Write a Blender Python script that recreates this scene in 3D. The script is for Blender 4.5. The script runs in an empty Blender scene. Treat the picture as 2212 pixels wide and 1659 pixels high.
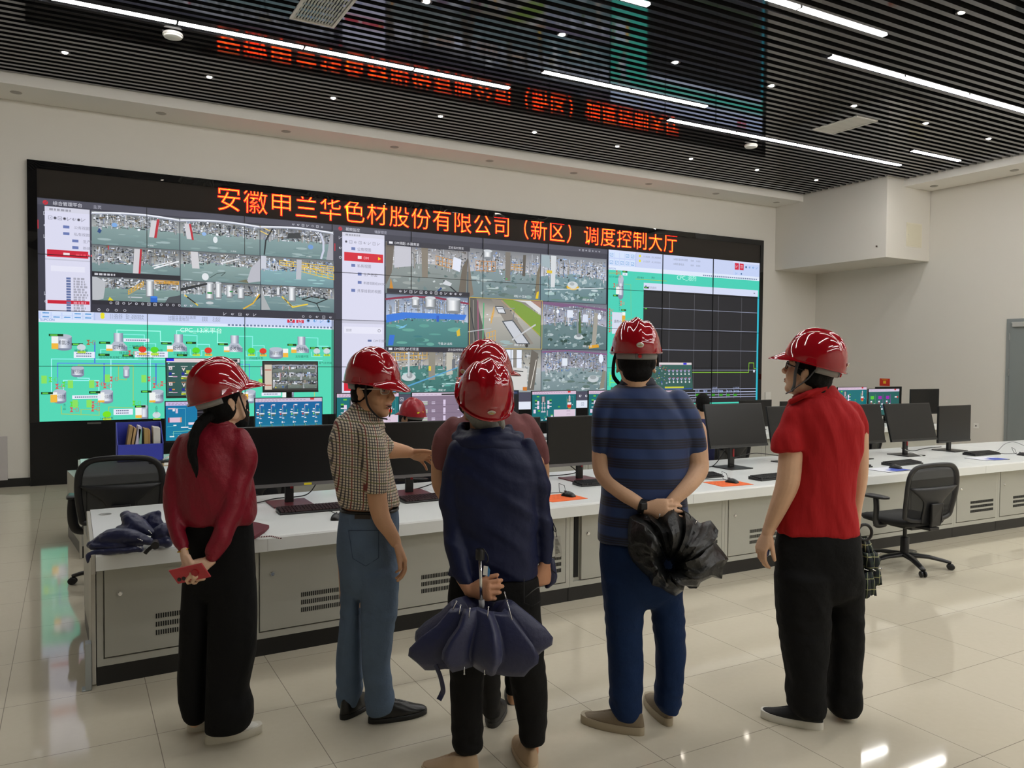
import bpy, bmesh, math, random
from mathutils import Vector, Matrix, noise
S = bpy.context.scene
COL = S.collection
PI = math.pi
# ---------------------------------------------------------------- camera (solved from the room's vanishing points)
FPX, YAW, PITCH, ROLL, CAMH = 1716.45, 0.506878, 0.0312156, 0.0083788, 1.65
_cy, _sy, _cp, _sp = math.cos(YAW), math.sin(YAW), math.cos(PITCH), math.sin(PITCH)
FWD = Vector((_sy*_cp, _cy*_cp, -_sp)); _r0 = Vector((_cy, -_sy, 0)); _u0 = _r0.cross(FWD)
RIGHT = math.cos(ROLL)*_r0 + math.sin(ROLL)*_u0
UP = -math.sin(ROLL)*_r0 + math.cos(ROLL)*_u0
CAM = Vector((0, 0, CAMH))
cd = bpy.data.cameras.new('camera'); co = bpy.data.objects.new('camera', cd); COL.objects.link(co)
cd.sensor_width = 36; cd.lens = FPX/2212*36; cd.clip_start = .05; cd.clip_end = 100
mw = Matrix.Identity(4)
for i in range(3):
    mw[i][0], mw[i][1], mw[i][2], mw[i][3] = RIGHT[i], UP[i], -FWD[i], CAM[i]
co.matrix_world = mw
S.camera = co
# ---------------------------------------------------------------- world, exposure
w = bpy.data.worlds.new('world'); S.world = w; w.use_nodes = True
w.node_tree.nodes['Background'].inputs[0].default_value = (.9, .95, 1, 1)
w.node_tree.nodes['Background'].inputs[1].default_value = .02
S.view_settings.view_transform = 'Standard'; S.view_settings.look = 'None'
S.view_settings.exposure = 0.0; S.view_settings.gamma = 1; S.view_settings.use_curve_mapping = False
S.cycles.use_denoising = True; S.cycles.max_bounces = 7; S.cycles.diffuse_bounces = 4; S.cycles.glossy_bounces = 4
S.cycles.sample_clamp_indirect = 6; S.cycles.blur_glossy = .6; S.cycles.caustics_reflective = False; S.cycles.caustics_refractive = False
STRIP_POWER, SPOT_POWER = 54.0, 40.0           # emission of the ceiling strips and downlights
# ---------------------------------------------------------------- photo geometry helpers: a pixel's ray met with a real plane
def ray(u, v):
    return (RIGHT*((u-1106)/FPX) - UP*((v-829.5)/FPX) + FWD)
def onY(u, v, y): d = ray(u, v); return CAM + d*(y/d.y)
def onX(u, v, x): d = ray(u, v); return CAM + d*(x/d.x)
def onZ(u, v, z): d = ray(u, v); return CAM + d*((z-CAMH)/d.z)
FH = Vector((_sy, _cy, 0)); RH = Vector((_cy, -_sy, 0))
def onD(u, v, dep): d = ray(u, v); return CAM + d*(dep/d.dot(FH))     # upright plane facing the viewpoint, dep metres away
# ---------------------------------------------------------------- materials
def lin(h):
    if isinstance(h, str):
        c = [int(h[i:i+2], 16)/255 for i in (0, 2, 4)]
    else: c = [x/255 for x in h]
    return tuple(x/12.92 if x <= .04045 else ((x+.055)/1.055)**2.4 for x in c)
MATS = {}
def mat(name, col, rough=.5, metal=0, spec=.5, coat=0, bump=0, bscale=60, vary=0, vscale=8, emit=0, alpha=1, sheen=0, trans=0, aniso_scale=None, bdist=.01, detail=4):
    if name in MATS: return MATS[name]
    m = bpy.data.materials.new(name); m.use_nodes = True; nt = m.node_tree; N = nt.nodes; L = nt.links
    b = N['Principled BSDF']; c = lin(col); b.inputs['Base Color'].default_value = (*c, 1)
    b.inputs['Roughness'].default_value = rough; b.inputs['Metallic'].default_value = metal
    b.inputs['Specular IOR Level'].default_value = spec; b.inputs['Coat Weight'].default_value = coat; b.inputs['Coat Roughness'].default_value = .03
    b.inputs['Alpha'].default_value = alpha; b.inputs['Sheen Weight'].default_value = sheen; b.inputs['Transmission Weight'].default_value = trans
    if emit:
        b.inputs['Emission Color'].default_value = (*c, 1); b.inputs['Emission Strength'].default_value = emit
    if bump or vary:
        tc = N.new('ShaderNodeTexCoord')
        def noi(sc):
            n = N.new('ShaderNodeTexNoise'); n.inputs['Scale'].default_value = sc; n.inputs['Detail'].default_value = detail
            if aniso_scale:
                mp = N.new('ShaderNodeMapping'); mp.inputs['Scale'].default_value = aniso_scale
                L.new(tc.outputs['Object'], mp.inputs[0]); L.new(mp.outputs[0], n.inputs[0])
            else: L.new(tc.outputs['Object'], n.inputs[0])
            return n
        if bump:
            bp = N.new('ShaderNodeBump'); bp.inputs['Strength'].default_value = bump; bp.inputs['Distance'].default_value = bdist
            L.new(noi(bscale).outputs[0], bp.inputs['Height']); L.new(bp.outputs[0], b.inputs['Normal'])
        if vary:
            n = noi(vscale); mx = N.new('ShaderNodeMix'); mx.data_type = 'RGBA'
            mx.inputs[6].default_value = (*[x*(1-vary) for x in c], 1); mx.inputs[7].default_value = (*[min(1, x*(1+vary)) for x in c], 1)
            L.new(n.outputs[0], mx.inputs[0]); L.new(mx.outputs[2], b.inputs['Base Color'])
    MATS[name] = m
    return m
def mat_emit_attr(name, strength):                     # a lit display: its picture is a colour attribute of the screen mesh
    m = bpy.data.materials.new(name); m.use_nodes = True; nt = m.node_tree
    b = nt.nodes['Principled BSDF']; a = nt.nodes.new('ShaderNodeAttribute'); a.attribute_name = 'Col'
    b.inputs['Base Color'].default_value = (.01, .01, .01, 1); b.inputs['Roughness'].default_value = .35; b.inputs['Specular IOR Level'].default_value = .25
    nt.links.new(a.outputs['Color'], b.inputs['Emission Color']); b.inputs['Emission Strength'].default_value = strength
    return m
# ---------------------------------------------------------------- mesh builder
class MB:
    def __init__(s): s.v = []; s.f = []
    def add(s, vs, fs):
        n = len(s.v); s.v += [Vector(x) for x in vs]; s.f += [tuple(i+n for i in f) for f in fs]; return s
    def box(s, c, d, M=None):
        x, y, z = [k/2 for k in d]; c = Vector(c)
        vs = [Vector((a*x, b*y, e*z)) for e in (-1, 1) for b in (-1, 1) for a in (-1, 1)]
        vs = [c + (M @ p if M else p) for p in vs]
        return s.add(vs, [(0, 2, 3, 1), (4, 5, 7, 6), (0, 1, 5, 4), (2, 6, 7, 3), (0, 4, 6, 2), (1, 3, 7, 5)])
    def b2(s, lo, hi): return s.box([(a+b)/2 for a, b in zip(lo, hi)], [abs(b-a) for a, b in zip(lo, hi)])
    def rings(s, R, cap=True, close=True):
        n = len(R[0]); vs = [p for r in R for p in r]; fs = []
        for i in range(len(R)-1):
            for j in range(n if close else n-1):
                a, b = i*n+j, i*n+(j+1) % n; fs.append((a, b, b+n, a+n))
        if cap: fs += [tuple(range(n-1, -1, -1)), tuple(range((len(R)-1)*n, len(R)*n))]
        return s.add(vs, fs)
    def cyl(s, p0, p1, r0, r1=None, n=16):
        return s.tube([p0, p1], [r0, r0 if r1 is None else r1], n)
    def tube(s, P, R, n=10, flat=None, up=None, loop=False):
        P = [Vector(p) for p in P]
        if not isinstance(R, (list, tuple)): R = [R]*len(P)
        rs = []; pu = None
        for i, p in enumerate(P):
            if loop: t = P[(i+1) % len(P)] - P[i-1]
            else: t = (P[min(i+1, len(P)-1)] - P[max(i-1, 0)])
            t = t.normalized() if t.length > 1e-9 else Vector((0, 0, 1))
            if pu is None:
                a = Vector(up) if up else (Vector((0, 0, 1)) if abs(t.z) < .9 else Vector((1, 0, 0)))
            else: a = pu
            x = t.cross(a); x = x.normalized() if x.length > 1e-6 else t.orthogonal().normalized()
            y = x.cross(t); pu = y
            r = R[i]; rx, ry = (r if isinstance(r, tuple) else (r, r*(flat or 1)))
            rs.append([p + x*(rx*math.cos(k*2*PI/n)) + y*(ry*math.sin(k*2*PI/n)) for k in range(n)])
        if loop: rs.append(rs[0]); return s.rings(rs, cap=False)
        return s.rings(rs)
    def lathe(s, prof, c=(0, 0, 0), n=24, M=None):
        c = Vector(c)
        return s.rings([[c + (M @ Vector((r*math.cos(k*2*PI/n), r*math.sin(k*2*PI/n), z)) if M else Vector((r*math.cos(k*2*PI/n), r*math.sin(k*2*PI/n), z))) for k in range(n)] for r, z in prof])
    def ball(s, c, r, M=None, n=16, m=10):
        c = Vector(c); r = (r, r, r) if not isinstance(r, (tuple, list)) else r; R = []
        for i in range(m+1):
            t = -PI/2 + PI*i/m; cc = max(math.cos(t), .02)
            R.append([c + (M @ p if M else p) for p in [Vector((r[0]*cc*math.cos(k*2*PI/n), r[1]*cc*math.sin(k*2*PI/n), r[2]*math.sin(t))) for k in range(n)]])
        return s.rings(R)
    def prism(s, pts, off):                                # extrude a closed polygon of 3-D points by a vector
        pts = [Vector(p) for p in pts]; off = Vector(off); n = len(pts)
        return s.add(pts + [p+off for p in pts], [tuple(range(n-1, -1, -1)), tuple(range(n, 2*n))] + [(i, (i+1) % n, (i+1) % n+n, i+n) for i in range(n)])
    def grid(s, G):
        m, n = len(G), len(G[0])
        return s.add([p for r in G for p in r], [(i*n+j, i*n+j+1, (i+1)*n+j+1, (i+1)*n+j) for i in range(m-1) for j in range(n-1)])
    def mesh(s, name): 
        me = bpy.data.meshes.new(name); me.from_pydata(s.v, [], s.f); me.update(); return me
    def build(s, name, m=None, parent=None, smooth=False, bevel=0, bseg=2, angle=None, normals=True):
        me = s.mesh(name)
        if normals:
            bm = bmesh.new(); bm.from_mesh(me); bmesh.ops.recalc_face_normals(bm, faces=bm.faces); bm.to_mesh(me); bm.free()
        o = bpy.data.objects.new(name, me); COL.objects.link(o)
        if m: me.materials.append(m)
        if bevel:
            md = o.modifiers.new('bevel', 'BEVEL'); md.width = bevel; md.segments = bseg; md.limit_method = 'ANGLE'; md.angle_limit = .6
        if smooth:
            for p in me.polygons: p.use_smooth = True
            if angle:
                bm = bmesh.new(); bm.from_mesh(me)
                for e in bm.edges:
                    if len(e.link_faces) == 2 and e.calc_face_angle(0) > angle: e.smooth = False
                bm.to_mesh(me); bm.free()
        if parent: o.parent = parent
        return o
def tag(o, label=None, cat=None, group=None, kind=None):
    if label: o['label'] = label
    if cat: o['category'] = cat
    if group: o['group'] = group
    if kind: o['kind'] = kind
    return o
def thing(name, label, cat, loc=(0, 0, 0), rz=0, group=None):
    o = bpy.data.objects.new(name, None); COL.objects.link(o); o.empty_display_size = .1
    o.location = loc; o.rotation_euler = (0, 0, rz)
    return tag(o, label, cat, group)
def struct(o): o['kind'] = 'structure'; return o
CHILDREN = {}
def copy_tree(o, label=None, group=None, loc=None, rz=None, parent=None):
    c = o.copy(); COL.objects.link(c)
    if parent: c.parent = parent
    if label: c['label'] = label
    if group: c['group'] = group
    if loc is not None: c.location = loc
    if rz is not None: c.rotation_euler = (0, 0, rz)
    for ch in [x for x in COL.objects if x.parent == o]: copy_tree(ch, parent=c)
    return c
def text_mesh(s, size, thick=0, spacing=1):
    c = bpy.data.curves.new('lettering', 'FONT'); c.body = s; c.size = size; c.offset = thick; c.space_character = spacing
    c.resolution_u = 3
    o = bpy.data.objects.new('lettering', c); COL.objects.link(o)
    dg = bpy.context.evaluated_depsgraph_get(); me = bpy.data.meshes.new_from_object(o.evaluated_get(dg))
    COL.objects.unlink(o); bpy.data.objects.remove(o); bpy.data.curves.remove(c)
    vs = [v.co.copy() for v in me.vertices]; fs = [tuple(p.vertices) for p in me.polygons]; bpy.data.meshes.remove(me)
    return vs, fs
def rotm(ax, a): return Matrix.Rotation(a, 3, ax)
# ================================================================ the room
XR, YW, XL, YB, ZC = 13.869, 11.70, -6.0, -5.5, 4.926
m_wall = mat('wall_paint', 'd4d0c8', .55, bump=.05, bscale=180)
m_soff = mat('soffit_paint', 'e6e3dd', .6)
m_slat = mat('slat_black', '7a7a7e', .055, metal=.92)
m_void = mat('void_black', '050506', .9)
m_base = mat('baseboard_black', '151517', .3)
def floor_mat():
    m = bpy.data.materials.new('polished_tile'); m.use_nodes = True; N = m.node_tree.nodes; L = m.node_tree.links; b = N['Principled BSDF']
    geo = N.new('ShaderNodeNewGeometry'); sep = N.new('ShaderNodeSeparateXYZ'); L.new(geo.outputs['Position'], sep.inputs[0])
    def M(op, a, bb=None):
        n = N.new('ShaderNodeMath'); n.operation = op
        for i, x in enumerate((a, bb)):
            if x is None: continue
            if isinstance(x, (int, float)): n.inputs[i].default_value = x
            else: L.new(x, n.inputs[i])
        return n.outputs[0]
    def line(c, o, p):
        f = M('FRACT', M('DIVIDE', M('ADD', c, 60*p-o), p)); return M('GREATER_THAN', M('ABSOLUTE', M('SUBTRACT', f, .5)), .5-.0017/p)
    g = M('MAXIMUM', line(sep.outputs[0], -.286, .604), line(sep.outputs[1], 3.74, .611))
    no = N.new('ShaderNodeTexNoise'); no.inputs['Scale'].default_value = .9; no.inputs['Detail'].default_value = 5; L.new(geo.outputs['Position'], no.inputs[0])
    no2 = N.new('ShaderNodeTexNoise'); no2.inputs['Scale'].default_value = 30; no2.inputs['Detail'].default_value = 3; L.new(geo.outputs['Position'], no2.inputs[0])
    mx = N.new('ShaderNodeMix'); mx.data_type = 'RGBA'; mx.inputs[6].default_value = (*lin('cbc2ac'), 1); mx.inputs[7].default_value = (*lin('d6cebb'), 1)
    L.new(M('MULTIPLY', M('ADD', no.outputs[0], no2.outputs[0]), .5), mx.inputs[0])
    m2 = N.new('ShaderNodeMix'); m2.data_type = 'RGBA'; m2.inputs[7].default_value = (*lin('91887a'), 1); L.new(g, m2.inputs[0]); L.new(mx.outputs[2], m2.inputs[6])
    L.new(m2.outputs[2], b.inputs['Base Color']); b.inputs['Specular IOR Level'].default_value = .55
    L.new(M('ADD', M('MULTIPLY', no.outputs[0], .05), .03), b.inputs['Roughness'])
    bp = N.new('ShaderNodeBump'); bp.inputs['Strength'].default_value = .015; bp.inputs['Distance'].default_value = .02; L.new(no.outputs[0], bp.inputs['Height']); L.new(bp.outputs[0], b.inputs['Normal'])
    return m
struct(MB().b2((XL, YB, -.1), (XR, YW, 0)).build('floor', floor_mat()))
struct(MB().b2((XL-.2, YW, 0), (XR+.2, YW+.2, 5.3)).build('wall_front', m_wall))
struct(MB().b2((XR, YB, 0), (XR+.2, YW, 4.29)).b2((XR+.012, YB, 4.29), (XR+.2, YW, 5.3)).build('wall_right', m_wall))
struct(MB().b2((XL-.2, YB, 0), (XL, YW, 5.3)).build('wall_left', m_wall))
struct(MB().b2((XL-.2, YB-.2, 0), (XR+.2, YB, 5.3)).build('wall_back', m_wall))
struct(MB().b2((XL, YB, 5.3), (XR, YW, 5.4)).build('ceiling_void', m_void))
# slats run along the video wall; they stop at the bulkhead and at the soffits
b = MB(); y = 10.955
while y > YB+.3:
    x1 = 12.60 if y > 9.16 else 13.09
    b.b2((XL+.4, y-.028, ZC), (x1, y+.028, ZC+.105)); y -= .134
struct(b.build('ceiling', m_slat))
s = MB().b2((XL, 11.005, 4.80), (12.637, YW, 5.3)).b2((13.10, YB, 4.805), (XR, 9.158, 5.3))
struct(s.build('soffit', m_soff))
struct(MB().b2((12.637, 9.158, 3.514), (XR, YW, 5.3)).build('bulkhead', m_wall, bevel=.004))
struct(MB().b2((XL, YW-.012, 0), (-.462, YW, .105)).b2((12.26, YW-.012, 0), (XR, YW, .105)).build('baseboard_front', m_base))
struct(MB().b2((XR-.012, 7.75, 0), (XR, YW, .105)).build('baseboard_right', m_base))
# pale panel at the far left of the front wall
struct(MB().b2((-1.3, YW-.02, .09), (-.70, YW, .635)).build('trim_panel', mat('panel_grey', 'b9b4b3', .5)))
# door on the right wall
m_door = mat('door_grey', '868b8b', .4)
d = struct(MB().b2((XR-.02, 6.58, 0), (XR+.02, 7.72, 2.40)).b2((XR-.005, 6.5, 0), (XR, 6.58, 2.4)).build('door_1', m_door, bevel=.004))
MB().b2((XR-.032, 6.66, 0), (XR-.02, 7.655, 2.335)).build('door_leaf', mat('door_leaf_grey', '7f8585', .4), d, bevel=.003)
for z in (1.5, 2.1): MB().cyl((XR-.036, 7.655, z-.06), (XR-.036, 7.655, z+.06), .008).build('hinge', mat('steel', 'b8b8b8', .3, 1), d)
MB().b2((XR-.075, 7.32, 2.26), (XR-.03, 7.6, 2.32)).b2((XR-.06, 7.3, 2.32), (XR-.045, 7.62, 2.345)).build('door_closer', mat('closer_silver', 'c8c8c4', .35, .6), d, bevel=.006)
# ceiling fittings -------------------------------------------------------------------------------
m_tube = mat('strip_light', 'fffdf9', .4, emit=STRIP_POWER)
m_hous = mat('strip_housing', '1a1a1c', .4)
def strip(x0, y, label):
    t = thing('strip_light', label, 'strip light', (x0, y, ZC), 0, 'ceiling strip lights')
    MB().b2((.012, -.026, -.012), (1.228, .026, .0)).build('diffuser', m_tube, t)
    MB().b2((0, -.034, 0), (1.24, .034, .06)).b2((0, -.034, -.012), (.010, .034, 0)).b2((1.23, -.034, -.012), (1.24, .034, 0)).build('housing', m_hous, t)
ROWS = {8.515: (-4.3, -3.02, -1.56, -.30, .94, 2.18, 3.42, 7.11, 8.35, 9.59, 10.83), 7.84: (4.71, 5.95, 11.37), 5.90: (-.5, .75, 2.0, 3.45, 7.13, 8.37, 9.61, 10.85), 5.25: (4.68, 5.92, 11.55), 4.0: (11.5,),  # the lone strip ending this line is added to brighten the right wall
        3.2: (-.4, .84, 2.08, 7.13, 8.37, 9.61, 10.85), 2.55: (3.4, 4.64, 5.9, 11.6), 1.9: (7.76, 9.0, 10.24, 11.48), .6: (.94, 2.18, 7.13, 8.37, 9.61, 10.85), -.05: (3.4, 4.7, 5.94, 11.6), -1.0: (9.0, 10.24, 11.48),  # out of view: pattern continued, right-hand strips added to brighten the right wall
        -2.0: (2.18, 5.9, 7.13, 8.37, 9.61, 10.85), -2.65: (3.4, 4.64, 11.5), -3.2: (9.0, 10.24, 11.48), -3.9: (.94, 2.18, 3.42, 4.7, 5.94, 7.13, 8.37, 9.61)}  # unseen rows behind the viewpoint, added to light visitors and right wall
ORD = ['first', 'second', 'third', 'fourth', 'fifth', 'sixth', 'seventh', 'eighth', 'ninth', 'tenth', 'eleventh', 'twelfth', 'thirteenth', 'fourteenth', 'fifteenth']
for k, (y, xs) in enumerate(ROWS.items()):
    for i, x in enumerate(xs): strip(x, y, 'white linear ceiling light, %s from the left in the %s row from the video wall' % (ORD[i], ORD[k]))
m_spot = mat('spot_lamp', 'fff4e4', .4, emit=SPOT_POWER); m_can = mat('spot_can', '0c0c0d', .4); m_ring = mat('spot_trim', 'c9c9c9', .3, .8)
def downlight(x, y, label, z=ZC, group='ceiling downlights'):
    t = thing('downlight', label, 'downlight', (x, y, z), 0, group)
    MB().lathe([(.030, .006), (.052, 0), (.054, .004), (.054, .05), (.030, .05)]).build('trim_ring', m_can, t, smooth=True, angle=.7)
    MB().lathe([(.004, -.006), (.020, -.005), (.030, .001), (.030, .02), (.004, .02)]).build('lamp', m_spot, t)
for i in range(10): downlight(-.03+1.478*i, 9.99, 'small recessed downlight, number %s from the left in the row over the second desk' % ORD[i]) if i < 9 else None
for i in range(8): downlight(1.41+1.478*i, 6.88, 'small recessed downlight, %s from the left in the middle ceiling row' % ORD[i])
for i in range(6): downlight(1.41+1.478*i, 4.57, 'small recessed downlight, %s from the left in the row over the visitors' % ORD[i])
m_off = mat('spot_off', 'aaa49c', .5)
def offlight(x, y, label):
    t = thing('soffit_downlight', label, 'downlight', (x, y, 4.80), 0, 'unlit soffit downlights')
    MB().lathe([(.05, .0), (.062, -.004), (.066, .001), (.05, .001)]).build('trim_ring', m_off, t, smooth=True)
    MB().lathe([(.004, -.001), (.05, -.001), (.05, .0005), (.004, .0005)]).build('lens', mat('spot_lens', '8d8881', .3), t)
for i in range(9): offlight(-.55+1.60*i, 11.33, 'unlit white downlight in the soffit above the video wall, %s from the left' % ORD[i]) if -.55+1.6*i < 12.5 else None
for i in range(2): offlight(13.5, 8.85-1.38*i, 'unlit white downlight in the right wall soffit, %s from the bulkhead' % ('nearest' if i == 0 else 'second'))
m_vent = mat('vent_white', 'd8d6d0', .45)
def vent(x0, x1, y0, y1, label):
    t = thing('ceiling_vent', label, 'air vent', (0, 0, 0), 0, 'ceiling air vents')
    z = ZC-.012
    MB().b2((x0, y0, z), (x0+.03, y1, z+.02)).b2((x1-.03, y0, z), (x1, y1, z+.02)).b2((x0+.03, y0, z), (x1-.03, y0+.03, z+.02)).b2((x0+.03, y1-.03, z), (x1-.03, y1, z+.02)).build('frame', m_vent, t, bevel=.003)
    b = MB(); n = 13
    for i in range(n):
        x = x0+.045+(x1-x0-.09)*i/(n-1); b.box((x, (y0+y1)/2, z+.012), (.016, y1-y0-.05, .004), rotm('Y', .6))
    b.build('louvres', m_vent, t)
    MB().b2((x0+.02, y0+.02, z+.03), (x1-.02, y1-.02, z+.035)).build('backing', m_void, t)
vent(1.87, 2.31, 7.12, 7.86, 'white louvred air vent at the upper left of the ceiling')
vent(9.17, 9.60, 7.12, 7.85, 'white louvred air vent on the right half of the ceiling')
def smoke(x, y, label):
    t = thing('smoke_detector', label, 'smoke detector', (x, y, ZC), 0, 'smoke detectors')
    MB().lathe([(.055, -.002), (.09, -.002), (.098, -.014), (.098, -.028), (.004, -.028)], n=28).build('base', mat('detector_white', 'dcdad4', .4), t, smooth=True, angle=.6)
    MB().lathe([(.09, -.028), (.085, -.045), (.05, -.055), (.004, -.056)], n=28).build('head', mat('detector_white', 'dcdad4', .4), t, smooth=True, angle=.6)
smoke(.93, 8.82, 'round white smoke detector below the leftmost strip lights'); smoke(9.02, 8.86, 'round white smoke detector on the right half of the slatted ceiling')
# bulkhead and right wall fittings
t = thing('access_panel', 'cream square access hatch on the white bulkhead', 'access hatch', (0, 0, 0))
a, c = onY(1958, 480, 9.158), onY(1990, 536, 9.158)
MB().b2((a.x, 9.15, c.z), (c.x, 9.158, a.z)).build('frame', mat('hatch_cream', 'd8d2bf', .5), t, bevel=.003)
MB().b2((a.x+.02, 9.146, c.z+.02), (c.x-.02, 9.151, a.z-.02)).build('hatch_door', mat('hatch_cream2', 'd3cdb8', .5), t, bevel=.002)
MB().cyl((a.x+.035, 9.15, (a.z+c.z)/2), (a.x+.035, 9.142, (a.z+c.z)/2), .008).build('latch', mat('steel', 'b8b8b8', .3, 1), t)
p = onX(1894, 532, 12.637)
tag(MB().cyl((p.x+.01, p.y, p.z), (p.x-.012, p.y, p.z), .014).build('wall_bolt', mat('knob_brown', '3a2a20', .5)), 'small dark knob stuck on the long side of the white bulkhead', 'knob')
t = thing('wall_notice', 'red notice with yellow print on the right wall', 'notice', (0, 0, 0))
MB().b2((XR-.004, 9.90, 1.19), (XR, 10.12, 1.335)).build('board', mat('notice_red', 'c8301c', .5), t)
m_yel = mat('notice_yellow', 'f2c230', .5)
MB().b2((XR-.006, 9.98, 1.235), (XR-.004, 10.04, 1.29)).build('emblem', m_yel, t)
b = MB(); vs, fs = text_mesh('文明监督岗', .026)
b.add([(XR-.006, 10.075-p.x, 1.303+p.y) for p in vs], fs); b.build('lettering', m_yel, t)
for lab, (yy, zz) in {'white wall socket right of the last monitor on the front desk': (8.2, .55), 'white wall socket on the front wall beside the video wall': (None, None)}.items():
    t = thing('wall_socket', lab, 'socket', (0, 0, 0), 0, 'wall sockets')
    if yy: MB().b2((XR-.01, yy-.045, zz-.045), (XR, yy+.045, zz+.045)).build('plate', mat('socket_white', 'e2e0da', .4), t, bevel=.003); MB().b2((XR-.012, yy-.012, zz-.01), (XR-.009, yy+.012, zz+.01)).build('outlet', m_base, t)
    else:
        MB().b2((12.41, YW-.035, .72), (12.56, YW, 1.02)).build('plate', mat('socket_white', 'e2e0da', .4), t, bevel=.003); MB().b2((12.44, YW-.037, .76), (12.53, YW-.034, .80)).build('outlet', m_base, t)
# ================================================================ the video wall
YS = 11.66
VX0, VX1, VZ0, VZ1 = -.355, 12.165, .807, 3.628
CWX, CWZ = (VX1-VX0)/10, (VZ1-VZ0)/4
wall = thing('video_wall', 'huge video wall of forty displays under a red LED banner', 'video wall', (0, 0, 0))
m_blk = mat('frame_gloss_black', '0b0b0d', .02, spec=.7, bump=.4, bscale=2.2, bdist=.03, detail=.6)
m_blk2 = mat('base_black', '0d0d10', .25, spec=.4)
MB().b2((-.46, YS-.02, .8), (VX0, YW-.001, 4.085)).b2((VX1, YS-.02, .8), (12.253, YW-.001, 4.085)).b2((VX0, YS-.02, 3.985), (VX1, YW-.001, 4.085)).build('frame', m_blk, wall)
b = MB()
for i in range(10): b.b2((-.46+1.2713*i+.002, YS-.02, 0), (-.46+1.2713*(i+1)-.002, YW-.001, .80))
b.build('base_panel', m_blk2, wall)
m_led = mat('led_board', '322c27', .5, bump=.9, bscale=420)
MB().b2((VX0, YS-.006, VZ1+.004), (VX1, YW-.002, 3.985)).build('led_board', m_led, wall)
m_red = mat('led_red', 'ff1205', .5, emit=5); m_amb = mat('led_amber', 'ffb026', .5, emit=1.6)
TXT = '安徽申兰华色材股份有限公司（新区）调度控制大厅'
LX0, LX1 = onY(465, 440, YS).x, onY(1464, 530, YS).x
LZ = onY(620, 467, YS).z; pit = (LX1-LX0)/len(TXT); hgt = onY(500, 410, YS).z-onY(500, 465, YS).z
for i, ch in enumerate(TXT):
    for k, (mm, th, yy) in enumerate(((m_red, .001, .008), (m_amb, -.0085, .0095))):
        vs, fs = text_mesh(ch, 1.0, 0)
        xs = [p.x for p in vs]; ys = [p.y for p in vs]
        vs, fs = text_mesh(ch, hgt/.92, th)
        b = MB(); q = hgt/.92
        b.add([(LX0+pit*(i+.02)+p.x*(pit*.96)/q, YS-yy, LZ-.022+(p.y+.12*q)*1.0) for p in vs], fs)
        o = b.build('led_character' if k == 0 else 'character_core', mm, wall if k == 0 else led_o, normals=False)
        if k == 0: led_o = o
# --- the picture on the displays: flat coloured shapes drawn in the plane of the wall
class Paint:
    def __init__(s, name, parent, m, P, n, base=0.0):   # P(x,z)->3-D, n: unit vector towards the viewer
        s.v = []; s.f = []; s.c = []; s.name = name; s.parent = parent; s.m = m; s.P = P; s.n = Vector(n); s.k = 0; s.base = base
    def poly(s, pts, col):
        s.k += 1; o = s.n*(s.base+s.k*2.2e-5); i = len(s.v)
        s.v += [s.P(x, z)+o for x, z in pts]; s.f.append(tuple(range(i, i+len(pts)))); s.c.append([(*lin(c), 1) for c in (col if isinstance(col, list) else [col]*len(pts))])
    def rect(s, x0, z0, x1, z1, col): s.poly([(x0, z0), (x1, z0), (x1, z1), (x0, z1)], col)
    def line(s, pts, wd, col):
        for (x0, z0), (x1, z1) in zip(pts, pts[1:]):
            d = Vector((x1-x0, z1-z0)); 
            if d.length < 1e-6: continue
            d.normalize(); a = Vector((-d.y, d.x))*wd/2; e = d*wd/2
            s.poly([(x0-a.x-e.x, z0-a.y-e.y), (x1-a.x+e.x, z1-a.y+e.y), (x1+a.x+e.x, z1+a.y+e.y), (x0+a.x-e.x, z0+a.y-e.y)], col)
    def disc(s, x, z, rx, rz, col, n=14, a0=0, a1=2*PI):
        s.poly([(x+rx*math.cos(a0+(a1-a0)*k/n), z+rz*math.sin(a0+(a1-a0)*k/n)) for k in range(n)], col)
    def text(s, x, z, h, body, col, w=None, vert=False, thick=0):
        if vert:
            for i, ch in enumerate(body): s.text(x, z-i*h*1.15, h, ch, col)
            return
        vs, fs = text_mesh(body, h, thick); s.k += 1; o = s.n*(s.base+s.k*2.2e-5); i = len(s.v)
        if not vs: return
        sx = 1 if not w else w/max(p.x for p in vs)
        s.v += [s.P(x+p.x*sx, z+p.y)+o for p in vs]; s.f += [tuple(q+i for q in f) for f in fs]; s.c += [[(*lin(col), 1)]*len(f) for f in fs]
    def grad(s, x0, z0, x1, z1, cols):                    # vertical bands blended left to right (tanks on the diagrams)
        n = len(cols)-1
        for i in range(n):
            a, c = x0+(x1-x0)*i/n, x0+(x1-x0)*(i+1)/n; s.poly([(a, z0), (c, z0), (c, z1), (a, z1)], [cols[i], cols[i+1], cols[i+1], cols[i]])
    def build(s):
        me = bpy.data.meshes.new(s.name); me.from_pydata(s.v, [], s.f); me.update()
        at = me.color_attributes.new('Col', 'FLOAT_COLOR', 'CORNER'); flat = [x for f in s.c for c in f for x in c]; at.data.foreach_set('color', flat)
        o = bpy.data.objects.new(s.name, me); COL.objects.link(o); me.materials.append(s.m); o.parent = s.parent
        return o
m_scr = mat_emit_attr('display_picture', 1.0)
m_mon = mat_emit_attr('monitor_picture', .9)
wp = lambda x, z: Vector((x, YS, z))
def px(u, v): p = onY(u, v, YS); return p.x, p.z
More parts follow.
